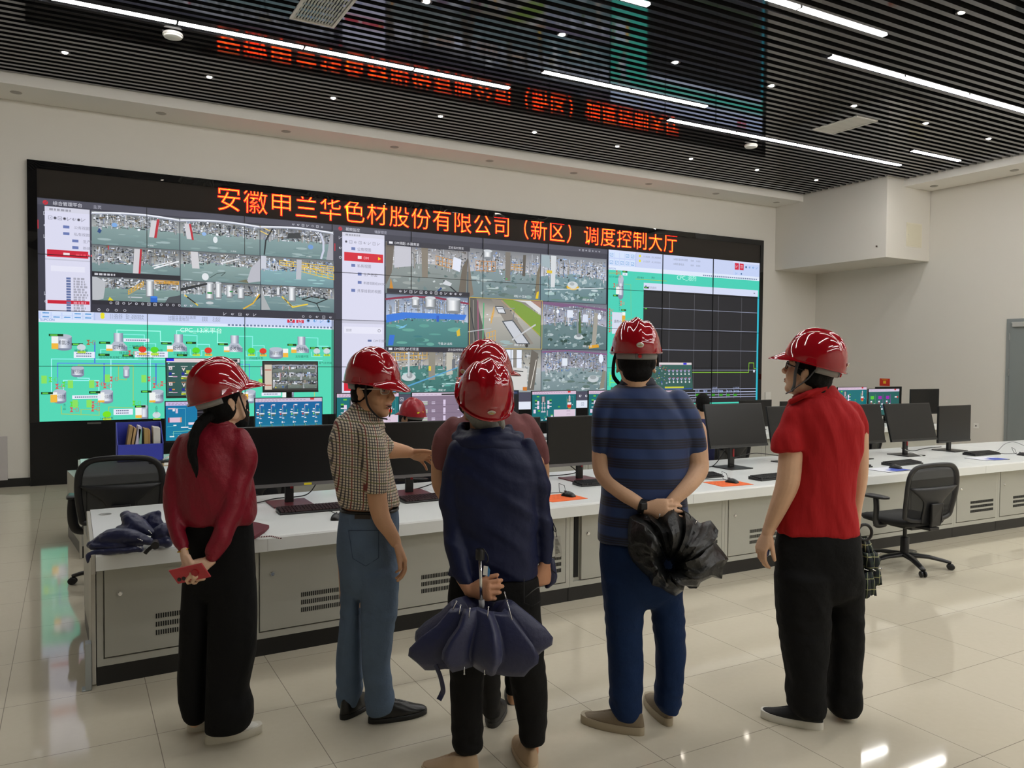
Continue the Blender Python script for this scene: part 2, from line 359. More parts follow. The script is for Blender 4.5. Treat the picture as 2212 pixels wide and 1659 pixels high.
# --- camera pictures ----------------------------------------------------------------------------
R_ = random.Random
def scatter(p, r, X, Z, n, cols, smin, smax, kind='mix', slant=0):
    for _ in range(n):
        x = r.uniform(*X); z = r.uniform(*Z); w_ = r.uniform(smin, smax); h_ = r.uniform(smin, smax)*r.choice((.5, 1, 2)); c = r.choice(cols)
        k = kind if kind != 'mix' else r.choice(('r', 'l', 'l', 'r', 'd'))
        if k == 'r':
            q = r.uniform(-.25, .25)*w_; p.poly([(max(X[0], x-w_/2), z), (min(X[1], x+w_/2), z+q*.3), (min(X[1], x+w_/2+q), z+h_/2), (max(X[0], x-w_/2+q), z+h_/2)], c)
        elif k == 'l':
            a = r.choice((0, 0, PI/2, PI/2, r.uniform(0, PI)))+slant; l = r.uniform(smin, smax)*2.2
            x2, z2 = min(max(x+l*math.cos(a), X[0]), X[1]), min(max(z+l*math.sin(a), Z[0]), Z[1]); p.line([(x, z), (x2, z2)], r.uniform(.004, .011), c)
        else:
            rr = min(w_/2, x-X[0], X[1]-x, .05)
            if rr > .004: p.disc(x, z, rr, rr*r.uniform(.5, 1), c, 10)
PIPE = ['e0e4ee', 'b4bac6', '868d98', '4a5058', '24282e', '5e646e', 'f0f3fa', '343a42', '948c80', '6c604c', '7c86a0', '3a4048']
BLUE = ['a8c8f0', '7090c8', 'dfe9ff', '4a78b8', '90a8d0']
def mixc(a, b_, t): return ''.join('%02x' % int(int(a[i:i+2], 16)*(1-t)+int(b_[i:i+2], 16)*t) for i in (0, 2, 4))
def camtile(p, x0, x1, z0, z1, seed, spec):
    r = R_(seed); W_, H_ = x1-x0, z1-z0
    X = lambda a: x0+a*W_; Z = lambda a: z0+a*H_
    PT = lambda L: [(X(a), Z(c)) for a, c in L]
    hz = spec.get('hz', .52); fl = spec.get('floor', '8fa89e'); wl = spec.get('wall', '9aa0a2')
    p.poly([(x0, z0), (x1, z0), (x1, z1), (x0, z1)], [mixc(fl, '30484c', .25), mixc(fl, '30484c', .35), mixc(fl, 'ffffff', .12), mixc(fl, 'ffffff', .05)])
    arc = spec.get('arc', .10)
    top = [(i/10, hz+arc*math.sin(PI*i/10)) for i in range(11)]
    p.poly(PT(top+[(1, 1), (0, 1)]), [mixc(wl, 'ffffff', .15)]*11+[mixc(wl, '202428', .4)]*2)
    # floor blotches
    for _ in range(spec.get('blot', 14)):
        a, c = r.uniform(.08, .92), r.uniform(.04, hz-.08); p.disc(X(a), Z(c), W_*r.uniform(.03, .09), H_*r.uniform(.01, .04), r.choice(spec.get('bl', ['7c9698', '9cb2b4', '849e9e', '6e8a8c'])), 12)
    if spec.get('refl'):
        for _ in range(int(spec['refl']*2.2)):
            a, c = r.uniform(.03, .94), r.uniform(.02, hz-.05); h_ = r.uniform(.02, .10)
            p.poly(PT([(a, c), (a+r.uniform(.01, .05), c+h_*.3), (a+r.uniform(.0, .03), c+h_), (a-.012, c+h_*.6)]), mixc(r.choice(['dfe6ea', '3f5a58', 'c7d4d6', '2f4a4c', 'b0c4c4', '55757a']), fl, r.uniform(.25, .7)))
    n = int(spec.get('n', 120)*2.2)
    for _ in range(n//14):
        a = r.uniform(.03, .95); ww = r.uniform(.008, .03); lo = hz+arc*math.sin(PI*a)-r.uniform(.0, .10); c = r.choice(['b8bec8', '8a9098', '6a707a', 'd0d4dc', '989286'])
        p.grad(X(a), Z(lo), X(min(.985, a+ww)), Z(r.uniform(.7, .98)), [mixc(c, '101418', .5), mixc(c, 'ffffff', .3), mixc(c, '101418', .4)])
    scatter(p, r, (X(.02), X(.98)), (Z(hz-.05+arc*.5), Z(spec.get('ctop', .93))), n, spec.get('cols', PIPE)+(BLUE if spec.get('blue') else []), .008, spec.get('smax', .036))
    for e in spec.get('ex', []):
        k = e[0]
        if k == 'p': p.poly(PT(e[2]), e[1])
        elif k == 'l': p.line(PT(e[3]), e[2], e[1])
        elif k == 'd': p.disc(X(e[2]), Z(e[3]), e[4], e[5], e[1])
        elif k == 'rail':
            c, a0, c0, a1, c1, nn, h_ = e[1:]
            for q in (0, .5, 1): p.line(PT([(a0, c0+h_*q), (a1, c1+h_*q)]), .009, c)
            for q in range(nn+1): a = a0+(a1-a0)*q/nn; cc = c0+(c1-c0)*q/nn; p.line(PT([(a, cc), (a, cc+h_)]), .009, c)
        elif k == 't': p.text(X(e[2]), Z(e[3]), .05, e[4], 'e8ecf0')
        elif k == 'tank':
            a, c, w_, h_ = e[1:]; p.grad(X(a), Z(c), X(a+w_), Z(c+h_), ['6f757b', 'd9dde2', 'f2f4f6', 'a9aeb4', '60656a']); p.disc(X(a+w_/2), Z(c+h_), W_*w_/2, H_*.03, 'c9ced4'); p.disc(X(a+w_/2), Z(c), W_*w_/2, H_*.03, '80868c')
    if spec.get('duct'):
        pts = [(i/12, .9+.07*math.sin(PI*i/12)) for i in range(13)]
        p.poly(PT(pts+[(a, c+.06) for a, c in pts[::-1]]), 'e9ecf6'); p.line(PT(pts), .012, '9aa0b0')
    p.rect(X(.03), Z(.955), X(.32), Z(.975), 'dfe3e8') if spec.get('stamp') else None
    if spec.get('cap'): p.text(X(.62), Z(.05), H_*.055, spec['cap'], 'e6eaee')
RED = 'b82838'
colm = lambda a, w_, c='d4d4d8', lean=0, lo=.22, hi=.95: ('p', c, [(a, lo), (a+w_, lo), (a+w_+lean, hi), (a+lean, hi)])
SP = [
 dict(n=170, duct=1, stamp=1, ex=[colm(.64, .07, 'cfccd2', .03, .33, .86), colm(.70, .03, RED, .035, .32, .9), ('p', '2a4a80', [(.06, .38), (.09, .33), (.11, .42), (.08, .5)]), ('d', '7aa8e0', .25, .62, .035, .03)], floor='86a0a0', cap='1F-西侧'),
 dict(n=170, duct=1, stamp=1, ex=[colm(.08, .07, 'cfccd2', -.03, .36, .84), colm(.14, .025, RED, -.035, .34, .84), ('d', 'dfe6ea', .43, .4, .03, .045), ('d', '8fb4e6', .29, .56, .03, .025)], floor='88a2a2', cap='1F-东侧'),
 dict(n=130, duct=1, wall='8c9096', ex=[('p', 'a3a4ae', [(.9, 0), (1, 0), (1, 1), (.96, .9)]), ('l', 'c8cce0', .03, [(.83, .05), (.86, .3), (.86, .6), (.82, .86)]), ('l', 'e8c860', .012, [(0, .95), (.15, .8)]), ('l', 'e8c860', .012, [(0, .8), (.1, .7)]), ('l', '22262c', .02, [(.05, .05), (.07, .5), (.17, .95)]), ('p', '34383c', [(.35, .62), (.55, .66), (.53, .85), (.37, .8)]), ('d', '6f98d0', .68, .4, .04, .035)], floor='84a0a2', cap='1F-缩合'),
 dict(n=170, ex=[colm(.45, .08, 'cdcbd0', .02, .08, .95), colm(.515, .022, RED, .02, .07, .95), ('l', 'e8eaee', .018, [(.7, .35), (.98, .62)]), ('l', 'e8eaee', .012, [(.68, .42), (.9, .6)]), ('l', RED, .012, [(.18, .98), (.18, .88)])], floor='7f9a9c', hz=.42, cap='2F-平台'),
 dict(n=130, ex=[colm(.14, .09, 'cfced2', -.02, .42, .98), ('p', 'b7b8c2', [(.82, .02), (1, .1), (1, .9), (.88, .55)]), ('d', 'dfe4e8', .3, .16, .045, .05), ('l', '3a4a4a', .008, [(.36, .14), (.45, .3), (.55, .34), (.5, .22)]), ('p', '6e6e58', [(.7, .06), (.85, .02), (.82, .14)]), ('l', 'e4e6ea', .016, [(.5, .65), (.72, .84)])], floor='8ca6a4', hz=.55, cap=''),
 dict(n=150, blue=1, ex=[('rail', 'e8c030', .25, .72, 1.0, .62, 8, .16), ('rail', 'e8c030', .5, .55, 1.0, .3, 6, .2), colm(.47, .07, 'b9bbc4', .01, .25, .95), ('p', 'c9ccd8', [(0, .55), (.07, .55), (.07, 1), (0, 1)])], floor='88b2ba', hz=.5, bl=['7aa6a8', '98c2c4']),
 dict(n=150, ex=[('p', 'b9bcc2', [(0, .1), (.12, .2), (.15, .8), (.05, .98), (0, .98)]), ('tank', .6, .35, .09, .6), ('p', '2464c8', [(.65, .12), (.73, .12), (.73, .34), (.65, .34)]), ('d', '3a80e0', .69, .34, .045, .014), ('p', 'e4d820', [(.16, .08), (.23, .04), (.25, .1), (.19, .28)]), ('rail', 'd8a83a', .4, .4, .57, .75, 5, .15), ('rail', 'e0a430', .7, .86, .98, .86, 5, .1), ('l', 'c0c6cc', .012, [(.4, .3), (.55, .3)]), ('l', '888e94', .01, [(.42, .3), (.42, .1)]), ('p', '4a5056', [(.8, .05), (1, .0), (1, .45), (.86, .35)])], floor='7d9a96', hz=.62, arc=.05, cap=''),
 dict(n=120, ex=[('tank', .3, .35, .1, .62), ('tank', .42, .4, .08, .58), ('tank', .56, .45, .08, .45), ('tank', .7, .42, .09, .4), ('p', '2c8a4a', [(.32, .55), (.38, .55), (.38, .62), (.32, .62)]), ('p', '2c8a4a', [(.6, .65), (.64, .65), (.64, .7), (.6, .7)]), ('p', '2a2e32', [(0, .6), (.32, .9), (.32, .97), (0, .72)]), ('p', '3c4044', [(.8, .05), (1, .5), (1, .65), (.9, .3)]), ('l', 'e0b030', .018, [(.78, .03), (.9, .25), (.98, .6)]), ('l', 'e8c840', .016, [(.05, .45), (.2, .1)]), ('l', '1e2226', .016, [(.08, .38), (.17, .18)]), ('d', 'c0c8cc', .35, .2, .05, .02)], floor='7c9ca0', hz=.5, cap=''),
 dict(n=150, ex=[('tank', .36, .4, .1, .55), ('tank', .2, .6, .05, .3), ('l', 'e8c840', .02, [(.28, .55), (.42, .16)]), ('l', '202428', .012, [(.31, .47), (.34, .38)]), ('l', '202428', .012, [(.37, .3), (.4, .22)]), ('l', 'e8c840', .02, [(.42, .16), (.62, .3)]), ('p', 'a9adb0', [(0, 0), (.12, .02), (.04, .5), (0, .9)]), ('l', '15191d', .014, [(.55, .5), (.75, .35), (.9, .55), (.68, .62), (.55, .5)]), ('l', '15191d', .012, [(.75, .35), (.8, .05)])], floor='7a989c', hz=.55, cap=''),
]
SPR = [
 dict(n=120, wall='b8b6b8', refl=8, ex=[('p', 'c4c4ce', [(.1, .5), (.3, .55), (.3, .98), (.1, .98)]), ('p', '6e665e', [(.0, .15), (.07, .4), (.1, .98), (0, .98)]), ('p', '847c70', [(.43, .35), (.5, .35), (.5, .98), (.42, .98)]), ('p', '6a6258', [(.88, .05), (.98, .1), (1, .8), (.93, .6)]), ('rail', 'd09038', .6, .62, .8, .56, 5, .17), ('l', '2a2e34', .02, [(.7, .3), (.85, .1)]), ('p', 'd0d4da', [(.68, .24), (.78, .2), (.8, .26), (.72, .32)]), ('p', '2a4a80', [(.6, .02), (.68, .15), (.66, .17), (.58, .04)]), ('p', '48d068', [(.9, .07), (.94, .06), (.94, .09)]), ('p', 'c88830', [(.04, .05), (.1, .02), (.06, .3)]), ('p', 'dfe4f4', [(.8, .55), (.9, .5), (.92, .75), (.82, .8)])], floor='8e9694', bl=['7f8886', '9aa2a0', 'a6aeac'], cap=''),
 dict(n=140, blue=1, wall='b4b6bc', refl=22, ex=[('p', '7a746c', [(.5, .38), (.57, .38), (.57, .98), (.5, .98)]), ('p', '7c7266', [(0, 0), (.07, .05), (.02, .6), (0, .8)]), ('rail', 'c8883c', .1, .55, .36, .56, 5, .2), ('rail', 'd8a040', .58, .62, .75, .62, 4, .12), ('p', '78705f', [(.92, .1), (.98, .15), (1, .8), (.95, .6)]), ('p', '5c564e', [(.74, .5), (.78, .5), (.79, .95), (.75, .95)]), ('p', 'e4c020', [(.93, .04), (.97, .04), (.98, .2), (.95, .18)]), ('tank', .2, .82, .12, .15), ('d', '30c050', .52, .42, .012, .012)], floor='82969a', bl=['5c706c', '93aaa8', '6a807c', 'b0c0c0'], cap='调配-1F-压滤'),
 dict(n=190, blue=1, wall='c0c4d0', refl=34, ex=[('p', 'd4d8dc', [(.14, .3), (.2, .3), (.22, .98), (.14, .98)]), ('p', 'e0c23a', [(.08, .6), (.16, .6), (.16, .66), (.08, .66)]), ('d', 'e0b42a', .47, .33, .13, .05), ('d', 'd0d6d8', .47, .38, .11, .06), ('d', 'a9b1b4', .46, .4, .05, .03), ('l', 'dfe6ec', .012, [(.05, .25), (.3, .27), (.95, .35)]), ('p', '9fb0b8', [(0, .75), (.13, .7), (.12, .98), (0, .98)])], floor='7898a0', bl=['4f7068', 'a8c4c4', '60847c', 'c4d4d8'], cap='调配-2F-管道'),
 dict(n=150, blue=1, wall='b0c0dc', ex=[('l', '8a2c48', .03, [(0, .9), (.3, .97), (.6, .97), (1, .88)]), ('tank', .3, .78, .09, .16), ('tank', .46, .76, .13, .2), ('tank', .72, .7, .18, .26), ('p', '3a78d8', [(.0, .45), (.25, .55), (.95, .55), (.98, .66), (.2, .66), (0, .6)]), ('p', '2a5cc0', [(.6, .5), (.63, .5), (.63, .62), (.6, .62)]), ('p', '3470d0', [(.02, .02), (.08, .02), (.1, .22), (.04, .22)]), ('p', 'd8b838', [(.86, .22), (.9, .24), (.89, .38), (.85, .32)]), ('l', '78c0e8', .01, [(.12, .4), (.22, .38), (.15, .35), (.24, .42)])], floor='4c8e8c', bl=['5c9c94', '437c78', '66a69a', '3f7a80'], hz=.5, cap='干燥-2F-出料'),
 dict(n=10, wall='b8b0a4', floor='b8b2a8', blot=4, hz=.55, ex=[('p', '7e9c40', [(.45, 1), (1, .25), (1, .7), (.72, .95), (.6, 1)]), ('p', 'd8d8da', [(.6, 1), (.78, .96), (1, .72), (1, .9), (.9, 1)]), ('p', 'a68070', [(.85, 1), (1, .85), (1, 1)]), ('p', '8e8880', [(.3, 1), (.45, 1), (.9, .1), (.7, .05)]), ('p', 'c8ccd4', [(.46, .55), (.6, .58), (.84, .1), (.66, .1)]), ('l', '4a5058', .018, [(.46, .55), (.6, .58), (.84, .1), (.66, .1), (.46, .55)]), ('p', 'd8dce2', [(.36, .85), (.46, .85), (.5, .72), (.4, .72)]), ('l', '4a5058', .014, [(.36, .85), (.46, .85), (.5, .72), (.4, .72), (.36, .85)]), ('p', '5c5a58', [(0, 1), (.1, 1), (.26, 0), (0, 0)]), ('l', 'a05a78', .02, [(.12, .95), (.13, .05)]), ('l', '50a878', .02, [(.2, .9), (.19, .1)]), ('l', '8a8680', .02, [(.06, .95), (.07, .0)]), ('l', '383c40', .018, [(.02, .8), (.1, .1)]), ('rail', 'e0a838', .24, .1, .36, .16, 3, .2), ('rail', 'e0a838', .3, .5, .34, .72, 2, .12), ('l', 'c4c6ca', .026, [(.6, .18), (.92, .5)]), ('l', 'b0b4b8', .016, [(0, .32), (.3, .4)]), ('l', '70747c', .014, [(.62, .78), (.6, .55)]), ('l', '888c94', .012, [(.36, .8), (.62, .83)]), ('l', 'd4a440', .006, [(.44, .98), (.98, .3)]), ('d', '3c3a38', .8, .06, .03, .03)], cap='调配-3F-外'),
 dict(n=150, blue=1, wall='a4a6ba', refl=40, ex=[('p', '7c5a80', [(0, .95), (.3, .9), (.5, .93), (1, .85), (1, .9), (.5, .97), (0, 1)]), ('p', 'dfe6f4', [(.38, .68), (.47, .68), (.47, .84), (.38, .84)]), ('p', 'd6def0', [(.62, .6), (.7, .6), (.7, .76), (.62, .76)]), ('l', '8e949c', .02, [(.55, .3), (.53, .85)]), ('p', '4e6a3e', [(.555, .35), (.6, .35), (.58, .82), (.565, .82)]), ('p', 'a29e94', [(.76, .1), (.83, .1), (.86, .8), (.8, .8)]), ('p', 'dca02c', [(.72, .02), (.88, .05), (.87, .12), (.72, .09)]), ('d', 'c9d1d4', .56, .27, .1, .045), ('d', '8a9298', .56, .3, .05, .03), ('d', 'eef4ff', .24, .8, .03, .03), ('d', 'eef4ff', .88, .72, .04, .05)], floor='688488', bl=['2f4a44', 'd0dade', '42605a', 'aebec2'], hz=.5, cap='调配-2F-泵'),
 dict(n=110, wall='a8a49c', refl=26, ex=[('p', '8e8a7e', [(.5, .3), (.58, .3), (.58, 1), (.5, 1)]), ('rail', 'd8a838', .05, .72, .48, .76, 8, .16), ('p', 'c0bcb0', [(.72, .4), (.8, .42), (.8, .98), (.72, .98)]), ('p', '6c7078', [(.79, .5), (.83, .5), (.83, .75), (.79, .75)]), ('d', 'c9cfd2', .26, .36, .12, .06), ('d', '989ea2', .27, .4, .05, .05), ('l', 'c0c6ca', .03, [(.26, .4), (.26, .9)]), ('p', '58a0d0', [(.1, .05), (.95, .62), (.98, .66), (.06, .06)]), ('p', 'e4c83a', [(.5, .5), (.53, .5), (.53, .6), (.5, .6)])], floor='3f7f78', bl=['5ca49c', '2f625c', '8fc4c0', 'a8d4d4'], hz=.52, cap='调配-2F'),
 dict(n=60, wall='b4b2a8', refl=5, ex=[('p', '74706a', [(.0, 0), (.12, 0), (.1, 1), (0, 1)]), ('p', 'e2e8f4', [(.46, .52), (.72, .56), (.72, .98), (.46, .98)]), ('p', '8e8a82', [(.6, .5), (.65, .5), (.65, 1), (.6, 1)]), ('p', 'd0cfcc', [(.1, .1), (.8, .05), (.8, .55), (.4, .6), (.12, .45)]), ('p', '6a655e', [(.8, .05), (.9, .05), (.96, .9), (.86, 1)]), ('l', '3a3c40', .01, [(.5, .98), (.5, .56)]), ('l', '3a3c40', .01, [(.57, .98), (.57, .56)]), ('l', '3a3c40', .01, [(.46, .76), (.72, .78)]), ('l', '30343a', .016, [(.44, .45), (.5, .35), (.56, .43)]), ('l', '30343a', .016, [(.62, .5), (.74, .48)]), ('p', 'c87830', [(.74, .04), (.8, .03), (.8, .12), (.74, .12)]), ('l', 'd8d4cc', .014, [(.85, .1), (.93, .75)])], floor='c4c6c4', bl=['b4b8b6', 'd2d4d2'], hz=.55, cap=''),
 dict(n=200, blue=1, wall='a0a2b4', refl=30, ex=[('p', '845a84', [(0, .92), (.4, .97), (1, .88), (1, .92), (.4, 1), (0, .96)]), ('p', 'dfe6f2', [(.3, .62), (.38, .62), (.38, .8), (.3, .8)]), ('d', 'c4ccd0', .78, .3, .12, .06), ('d', '9aa2a6', .78, .34, .07, .035), ('p', '8a8678', [(.88, .05), (.95, .08), (.98, .5), (.93, .5)]), ('d', 'e6eeff', .9, .8, .05, .08)], floor='8ca0a6', bl=['5c726c', 'b4c4c4', 'a0b0b0'], hz=.48, cap='windows'),
]
def rows_text(p, x0, x1, z1, dz, n, col, ico=None, r=R_(3)):
    for i in range(n):
        z = z1-i*dz
        if ico: p.rect(x0, z-.008, x0+.05, z+.018, ico)
        x = x0+(.08 if ico else 0); e = x1-r.uniform(0, .05)
        while x < e: l = r.choice((.02, .03, .04)); p.rect(x, z-.008, min(e, x+l), z+.018, col); x += l+.012
IC = 'b8bac6'
def icons(p, xs, z, s=.03, col=IC, r=R_(5)):
    for x in xs:
        k = r.randint(0, 3)
        if k == 0: p.line([(x, z), (x+s, z), (x+s, z+s), (x, z+s), (x, z)], .006, col); p.rect(x+s*.4, z+s*.3, x+s*.7, z+s*.6, col)
        elif k == 1: p.disc(x+s/2, z+s/2, s/2, s/2, col); p.disc(x+s/2, z+s/2, s/3.2, s/3.2, '3a3a46')
        elif k == 2: p.poly([(x, z+s*.3), (x+s*.5, z), (x+s*.5, z+s), (x, z+s*.7)], col); p.line([(x+s*.7, z+s*.2), (x+s, z+s*.8)], .006, col)
        else: p.line([(x, z), (x+s, z+s*.8)], .007, col); p.line([(x, z), (x, z+s)], .006, col)
def camwall(name, X0, X1, Z0, Z1, sx, grid, specs, title, tabs, tree):
    p = Paint(name, wall, m_scr, wp, (0, -1, 0), .002)
    p.rect(X0, Z0, X1, Z1, '3a3a48')
    p.rect(X0, Z1-.085, X1, Z1, '4a4a58')
    p.disc(X0+.09, Z1-.055, .03, .03, 'c02838'); p.line([(X0+.07, Z1-.075), (X0+.11, Z1-.035)], .006, '4a4a58')
    p.text(X0+.17, Z1-.075, .055, title[0], 'd8d8e4'); p.text(X0+.62, Z1-.075, .05, title[1], 'b8b8c8')
    icons(p, [X1-.62+.07*i for i in range(7)], Z1-.07, .03)
    icons(p, [X0+.07]*1, Z1-.21, .04); icons(p, [X0+.07], Z1-.36, .04); icons(p, [X0+.07], Z1-.5, .04); p.rect(X0, Z1-.39, X0+.014, Z1-.28, 'c02838')
    icons(p, [X0+.07], Z0+.1, .04); icons(p, [X0+.07], Z0+.2, .04)
    # list panel
    a, c = sx; p.rect(a, Z0+(.0 if tree[0] == 'L' else -.0), c, Z1-.1, 'd9d9ee')
    p.rect(a, Z1-.16, c, Z1-.1, 'd2d2e2'); rows_text(p, a+.05, a+.3, Z1-.14, 1, 1, '9a9aa8')
    for i in range(8): icons(p, [a+.04+i*(c-a-.08)/8], Z1-.26, .04, '9a9aac')
    tree[1](p, a, c)
    # bars, pictures
    for (x0, x1, z0, z1, sp, i) in grid: camtile(p, x0, x1, z0, z1, 40+i+len(title[0]), specs[sp])
    return p
gx = lambda u, v: px(u, v)[0]
gz = lambda u, v: px(u, v)[1]
# left camera wall: pixel corners of its picture grid, read as wall coordinates
X0, X1, Z0, Z1 = VX0, gx(722, 690), gz(85, 671), VZ1
cx = [gx(197, 460), gx(388, 480), gx(561, 500), gx(719, 520)]
zt = gz(300, 466); zr = [zt, gz(388, 533), gz(388, 598), gz(388, 672)]
zr = [gz(240, 458), gz(260, 532), gz(260, 600), gz(260, 660)]
def treeL(p, a, c):
    for i, (t, ind) in enumerate((('公有视图', .12), ('私有视图', .12), ('生产界面', .22), ('新建视图组', .22))):
        z = Z1-.36-.085*i; p.rect(a+ind+.08, z, a+ind+.15, z+.035, '6878b0'); p.text(a+ind+.2, z, .045, t, '8a8a9c')
    z = Z1-.36-.085*4; p.rect(a+.02, z-.03, c-.02, z+.06, 'c81e38'); p.rect(a+.2, z, a+.27, z+.03, 'f0e0e4'); rows_text(p, a+.34, a+.75, z+.005, 1, 1, 'e04a5c')
    p.rect(a, VZ0+CWZ*2+.5+.14, c, VZ0+CWZ*2+.655, 'c2c2d4'); p.rect(a+.06, VZ0+CWZ*2+.5, c-.06, VZ0+CWZ*2+.57, 'e4e4f4')
    for i in range(13):
        z = VZ0+CWZ*2+.41-.034*i
        if i == 9: p.rect(a+.02, z-.014, c-.01, z+.03, 'c81e38')
        rows_text(p, a+.23, c-.02, z, 1, 1, 'a8a8b8' if i != 9 else 'e0889a', '6070a0')
gridL = []
k = 0
for rr in range(3):
    for cc in range(3): gridL.append((cx[cc]+.004, cx[cc+1]-.004, zr[rr+1]+.004, zr[rr]-.004, k, k)); k += 1
pl = camwall('camera_view', X0, X1, Z0, Z1, (gx(97, 500), gx(194, 500)), gridL, SP, ('综合管理平台', '主页'), None, ('L', treeL))
pl.rect(cx[0], zr[2]-.002, cx[1], zr[2]+.06, '26262e'); rows_text(pl, cx[0]+.03, cx[0]+.3, zr[2]+.02, 1, 1, 'c8c8d0')
pl.rect(cx[0], zr[3]-.002, cx[1], zr[3]+.055, '2a2a34'); icons(pl, [cx[0]+.2+.075*i for i in range(14)], zr[3]+.01, .032, 'c8c8d4')
pl.rect(cx[0], Z0, X1, zr[3]-.004, '33333f'); icons(pl, [cx[0]+.06+.1*i for i in range(4)]+[cx[1]+.55+.1*i for i in range(5)]+[X1-.5+.1*i for i in range(5)], Z0+.015, .035, 'b8b8c4')
pl.build()
# right camera wall
X0, X1, Z0, Z1 = gx(722, 690), gx(1311, 700), VZ0, VZ1
cx = [gx(832, 600), gx(1010, 600), gx(1166, 640), gx(1308, 640)]
zr = [gz(832, 520), gz(832, 634), gz(832, 749), gz(832, 852)]
def treeR(p, a, c):
    for i, (t, ind) in enumerate((('公有视图', .12), ('DM', .22), ('私有视图', .12), ('生产界面', .22), ('新建视图组2025010716...', .22), ('共享给我的视图', .12))):
        z = Z1-.36-.125*i
        if i == 1: p.rect(a+.03, z-.04, c-.02, z+.09, 'd01c34'); p.poly([(c-.1, z+.0), (c-.05, z+.022), (c-.1, z+.05)], 'f0d020')
        p.rect(a+ind+.02, z, a+ind+.08, z+.045, '6878b0' if i != 1 else 'f0e0e4'); p.text(a+ind+.11, z, .055 if i != 4 else .045, t, '7a7a8c' if i != 1 else 'f8c8d0')
    z = onY(800, 697, YS).z; p.rect(a, z-.02, c, z+.03, 'c6c6d8'); p.rect(a+.03, z-.17, c-.03, z-.07, 'e6e6f6'); p.text(a+.06, z-.14, .045, '搜索', 'a0a0b0'); p.disc(c-.08, z-.12, .025, .025, '9a9aa8'); p.disc(c-.08, z-.12, .016, .016, 'e6e6f6')
    for i in range(9):
        zz = z-.29-.118*i
        if i == 6: p.rect(a+.03, zz-.04, c-.01, zz+.08, 'd01c34')
        p.rect(a+.4, zz, a+.46, zz+.03, '6070a0'); p.text(a+.49, zz-.005, .05, 'DM干燥-%dF-%s' % (2-(i % 2), '周转'), '9a9aaa')
gridR = []; k = 0
for rr in range(3):
    for cc in range(3): gridR.append((cx[cc]+.004, cx[cc+1]-.004, zr[rr+1]+.006, zr[rr]-.006, k, k)); k += 1
pr_ = camwall('camera_view', X0, X1, Z0, Z1, (gx(739, 600), gx(830, 600)), gridR, SPR, ('视频监控', '辅屏预览'), None, ('R', treeR))
for z, t in ((zr[0], 'DM调配-1F-酸煮釜'), (zr[2], 'DM调配-2F-打浆釜')):
    pr_.rect(cx[0], z-.075, cx[1], z+.006, '30303c'); pr_.text(cx[0]+.12, z-.05, .05, t, 'e4e4ec'); pr_.rect(cx[0]+.03, z-.05, cx[0]+.09, z-.015, 'e4e4ec'); pr_.text(cx[1]-.38, z-.05, .045, '正在实时预览', 'd8d8e0')
pr_.rect(cx[0], zr[1]+.002, cx[1], zr[1]+.075, '2c2c36'); icons(pr_, [cx[0]+.2+.085*i for i in range(13)], zr[1]+.02, .04, 'd4d4de')
pr_.rect(cx[0], Z0+.02, X1, zr[3]+.0, '4a4a5c'); pr_.rect(cx[0], Z0-.0+.0, X1, Z0+.13, 'dfe6f4'); icons(pr_, [cx[0]+.1+.12*i for i in range(8)]+[cx[3]-.6+.13*i for i in range(5)], zr[3]-.10, .05, 'd4d4de')
icons(pr_, [cx[3]-.55+.14*i for i in range(4)], Z0+.04, .05, '8088a0')
pr_.line([(cx[1], zr[1]), (cx[2], zr[1]), (cx[2], zr[2]), (cx[1], zr[2]), (cx[1], zr[1])], .008, 'd8b840')
pr_.build()
# --- process diagram ----------------------------------------------------------------------------
GRN = '52d6b4'
def toolbar(p, X0, X1, Z1, h):
    p.rect(X0, Z1-h, X1, Z1, 'c4d2f6'); p.rect(X0, Z1-h*.12, X1, Z1, 'd8e0fa'); p.rect(X0, Z1-h-.02, X1, Z1-h*.82, 'dfe8fa')
    for r_ in range(2):
        for i in range(5):
            x = X0+.03+i*.118; z = Z1-h*.40-r_*h*.40; p.rect(x, z, x+.105, z+h*.33, 'd4e2fa')
            if r_ or i not in (1, 2): p.line([(x+.02, z+.02), (x+.085, z+.02), (x+.085, z+h*.22), (x+.02, z+h*.22), (x+.02, z+.02)], .007, '5a9ad8'); p.line([(x+.035, z+.03), (x+.07, z+h*.17)], .006, '5a9ad8')
    p.text(X0+.02, Z1-h*1.02, .04, 'SUPCON', '2a6ac0')
    p.rect(X0+.63, Z1-h*.8, X1-.72, Z1-h*.02, 'c8d2f2'); p.line([(X0+.63, Z1-h*.8), (X0+.63, Z1-h*.02)], .006, '9ab0d8')
    for r_ in range(2):
        z = Z1-h*(.2+.26*r_); p.disc(X0+.72, z, .025, .025, 'e8e030'); p.text(X0+.8, z-.02, .045, ('11:35:05   DI_X0205A', '11:33:37   AI_X0105A')[r_], '8a92a8'); p.text(X0+1.5, z-.02, .045, ('1#缩合釜出料温度      ERR     0.430', '1#缩合釜电流             ERR     0.000')[r_], '8a92a8')
    p.rect(X1-.68, Z1-h*.5, X1-.57, Z1-h*.12, 'd02844'); p.rect(X1-.55, Z1-h*.5, X1-.44, Z1-h*.12, 'd02844'); icons(p, [X1-.65, X1-.52], Z1-h*.38, .05, 'f4d8e0'); icons(p, [X1-.4+.1*i for i in range(4)], Z1-h*.38, .05, '6aa0dc')
    icons(p, [X1-.65, X1-.52], Z1-h*.78, .04, '6aa0dc')
    x = X1-1.5
    while x < X1-.05: p.rect(x, Z1-h-.005, x+.03, Z1-h+.02, '7080a0'); x += .05
X0, X1, Z0, Z1 = VX0, gx(720, 800), VZ0, gz(85, 671)
p = Paint('process_diagram', wall, m_scr, wp, (0, -1, 0), .002)
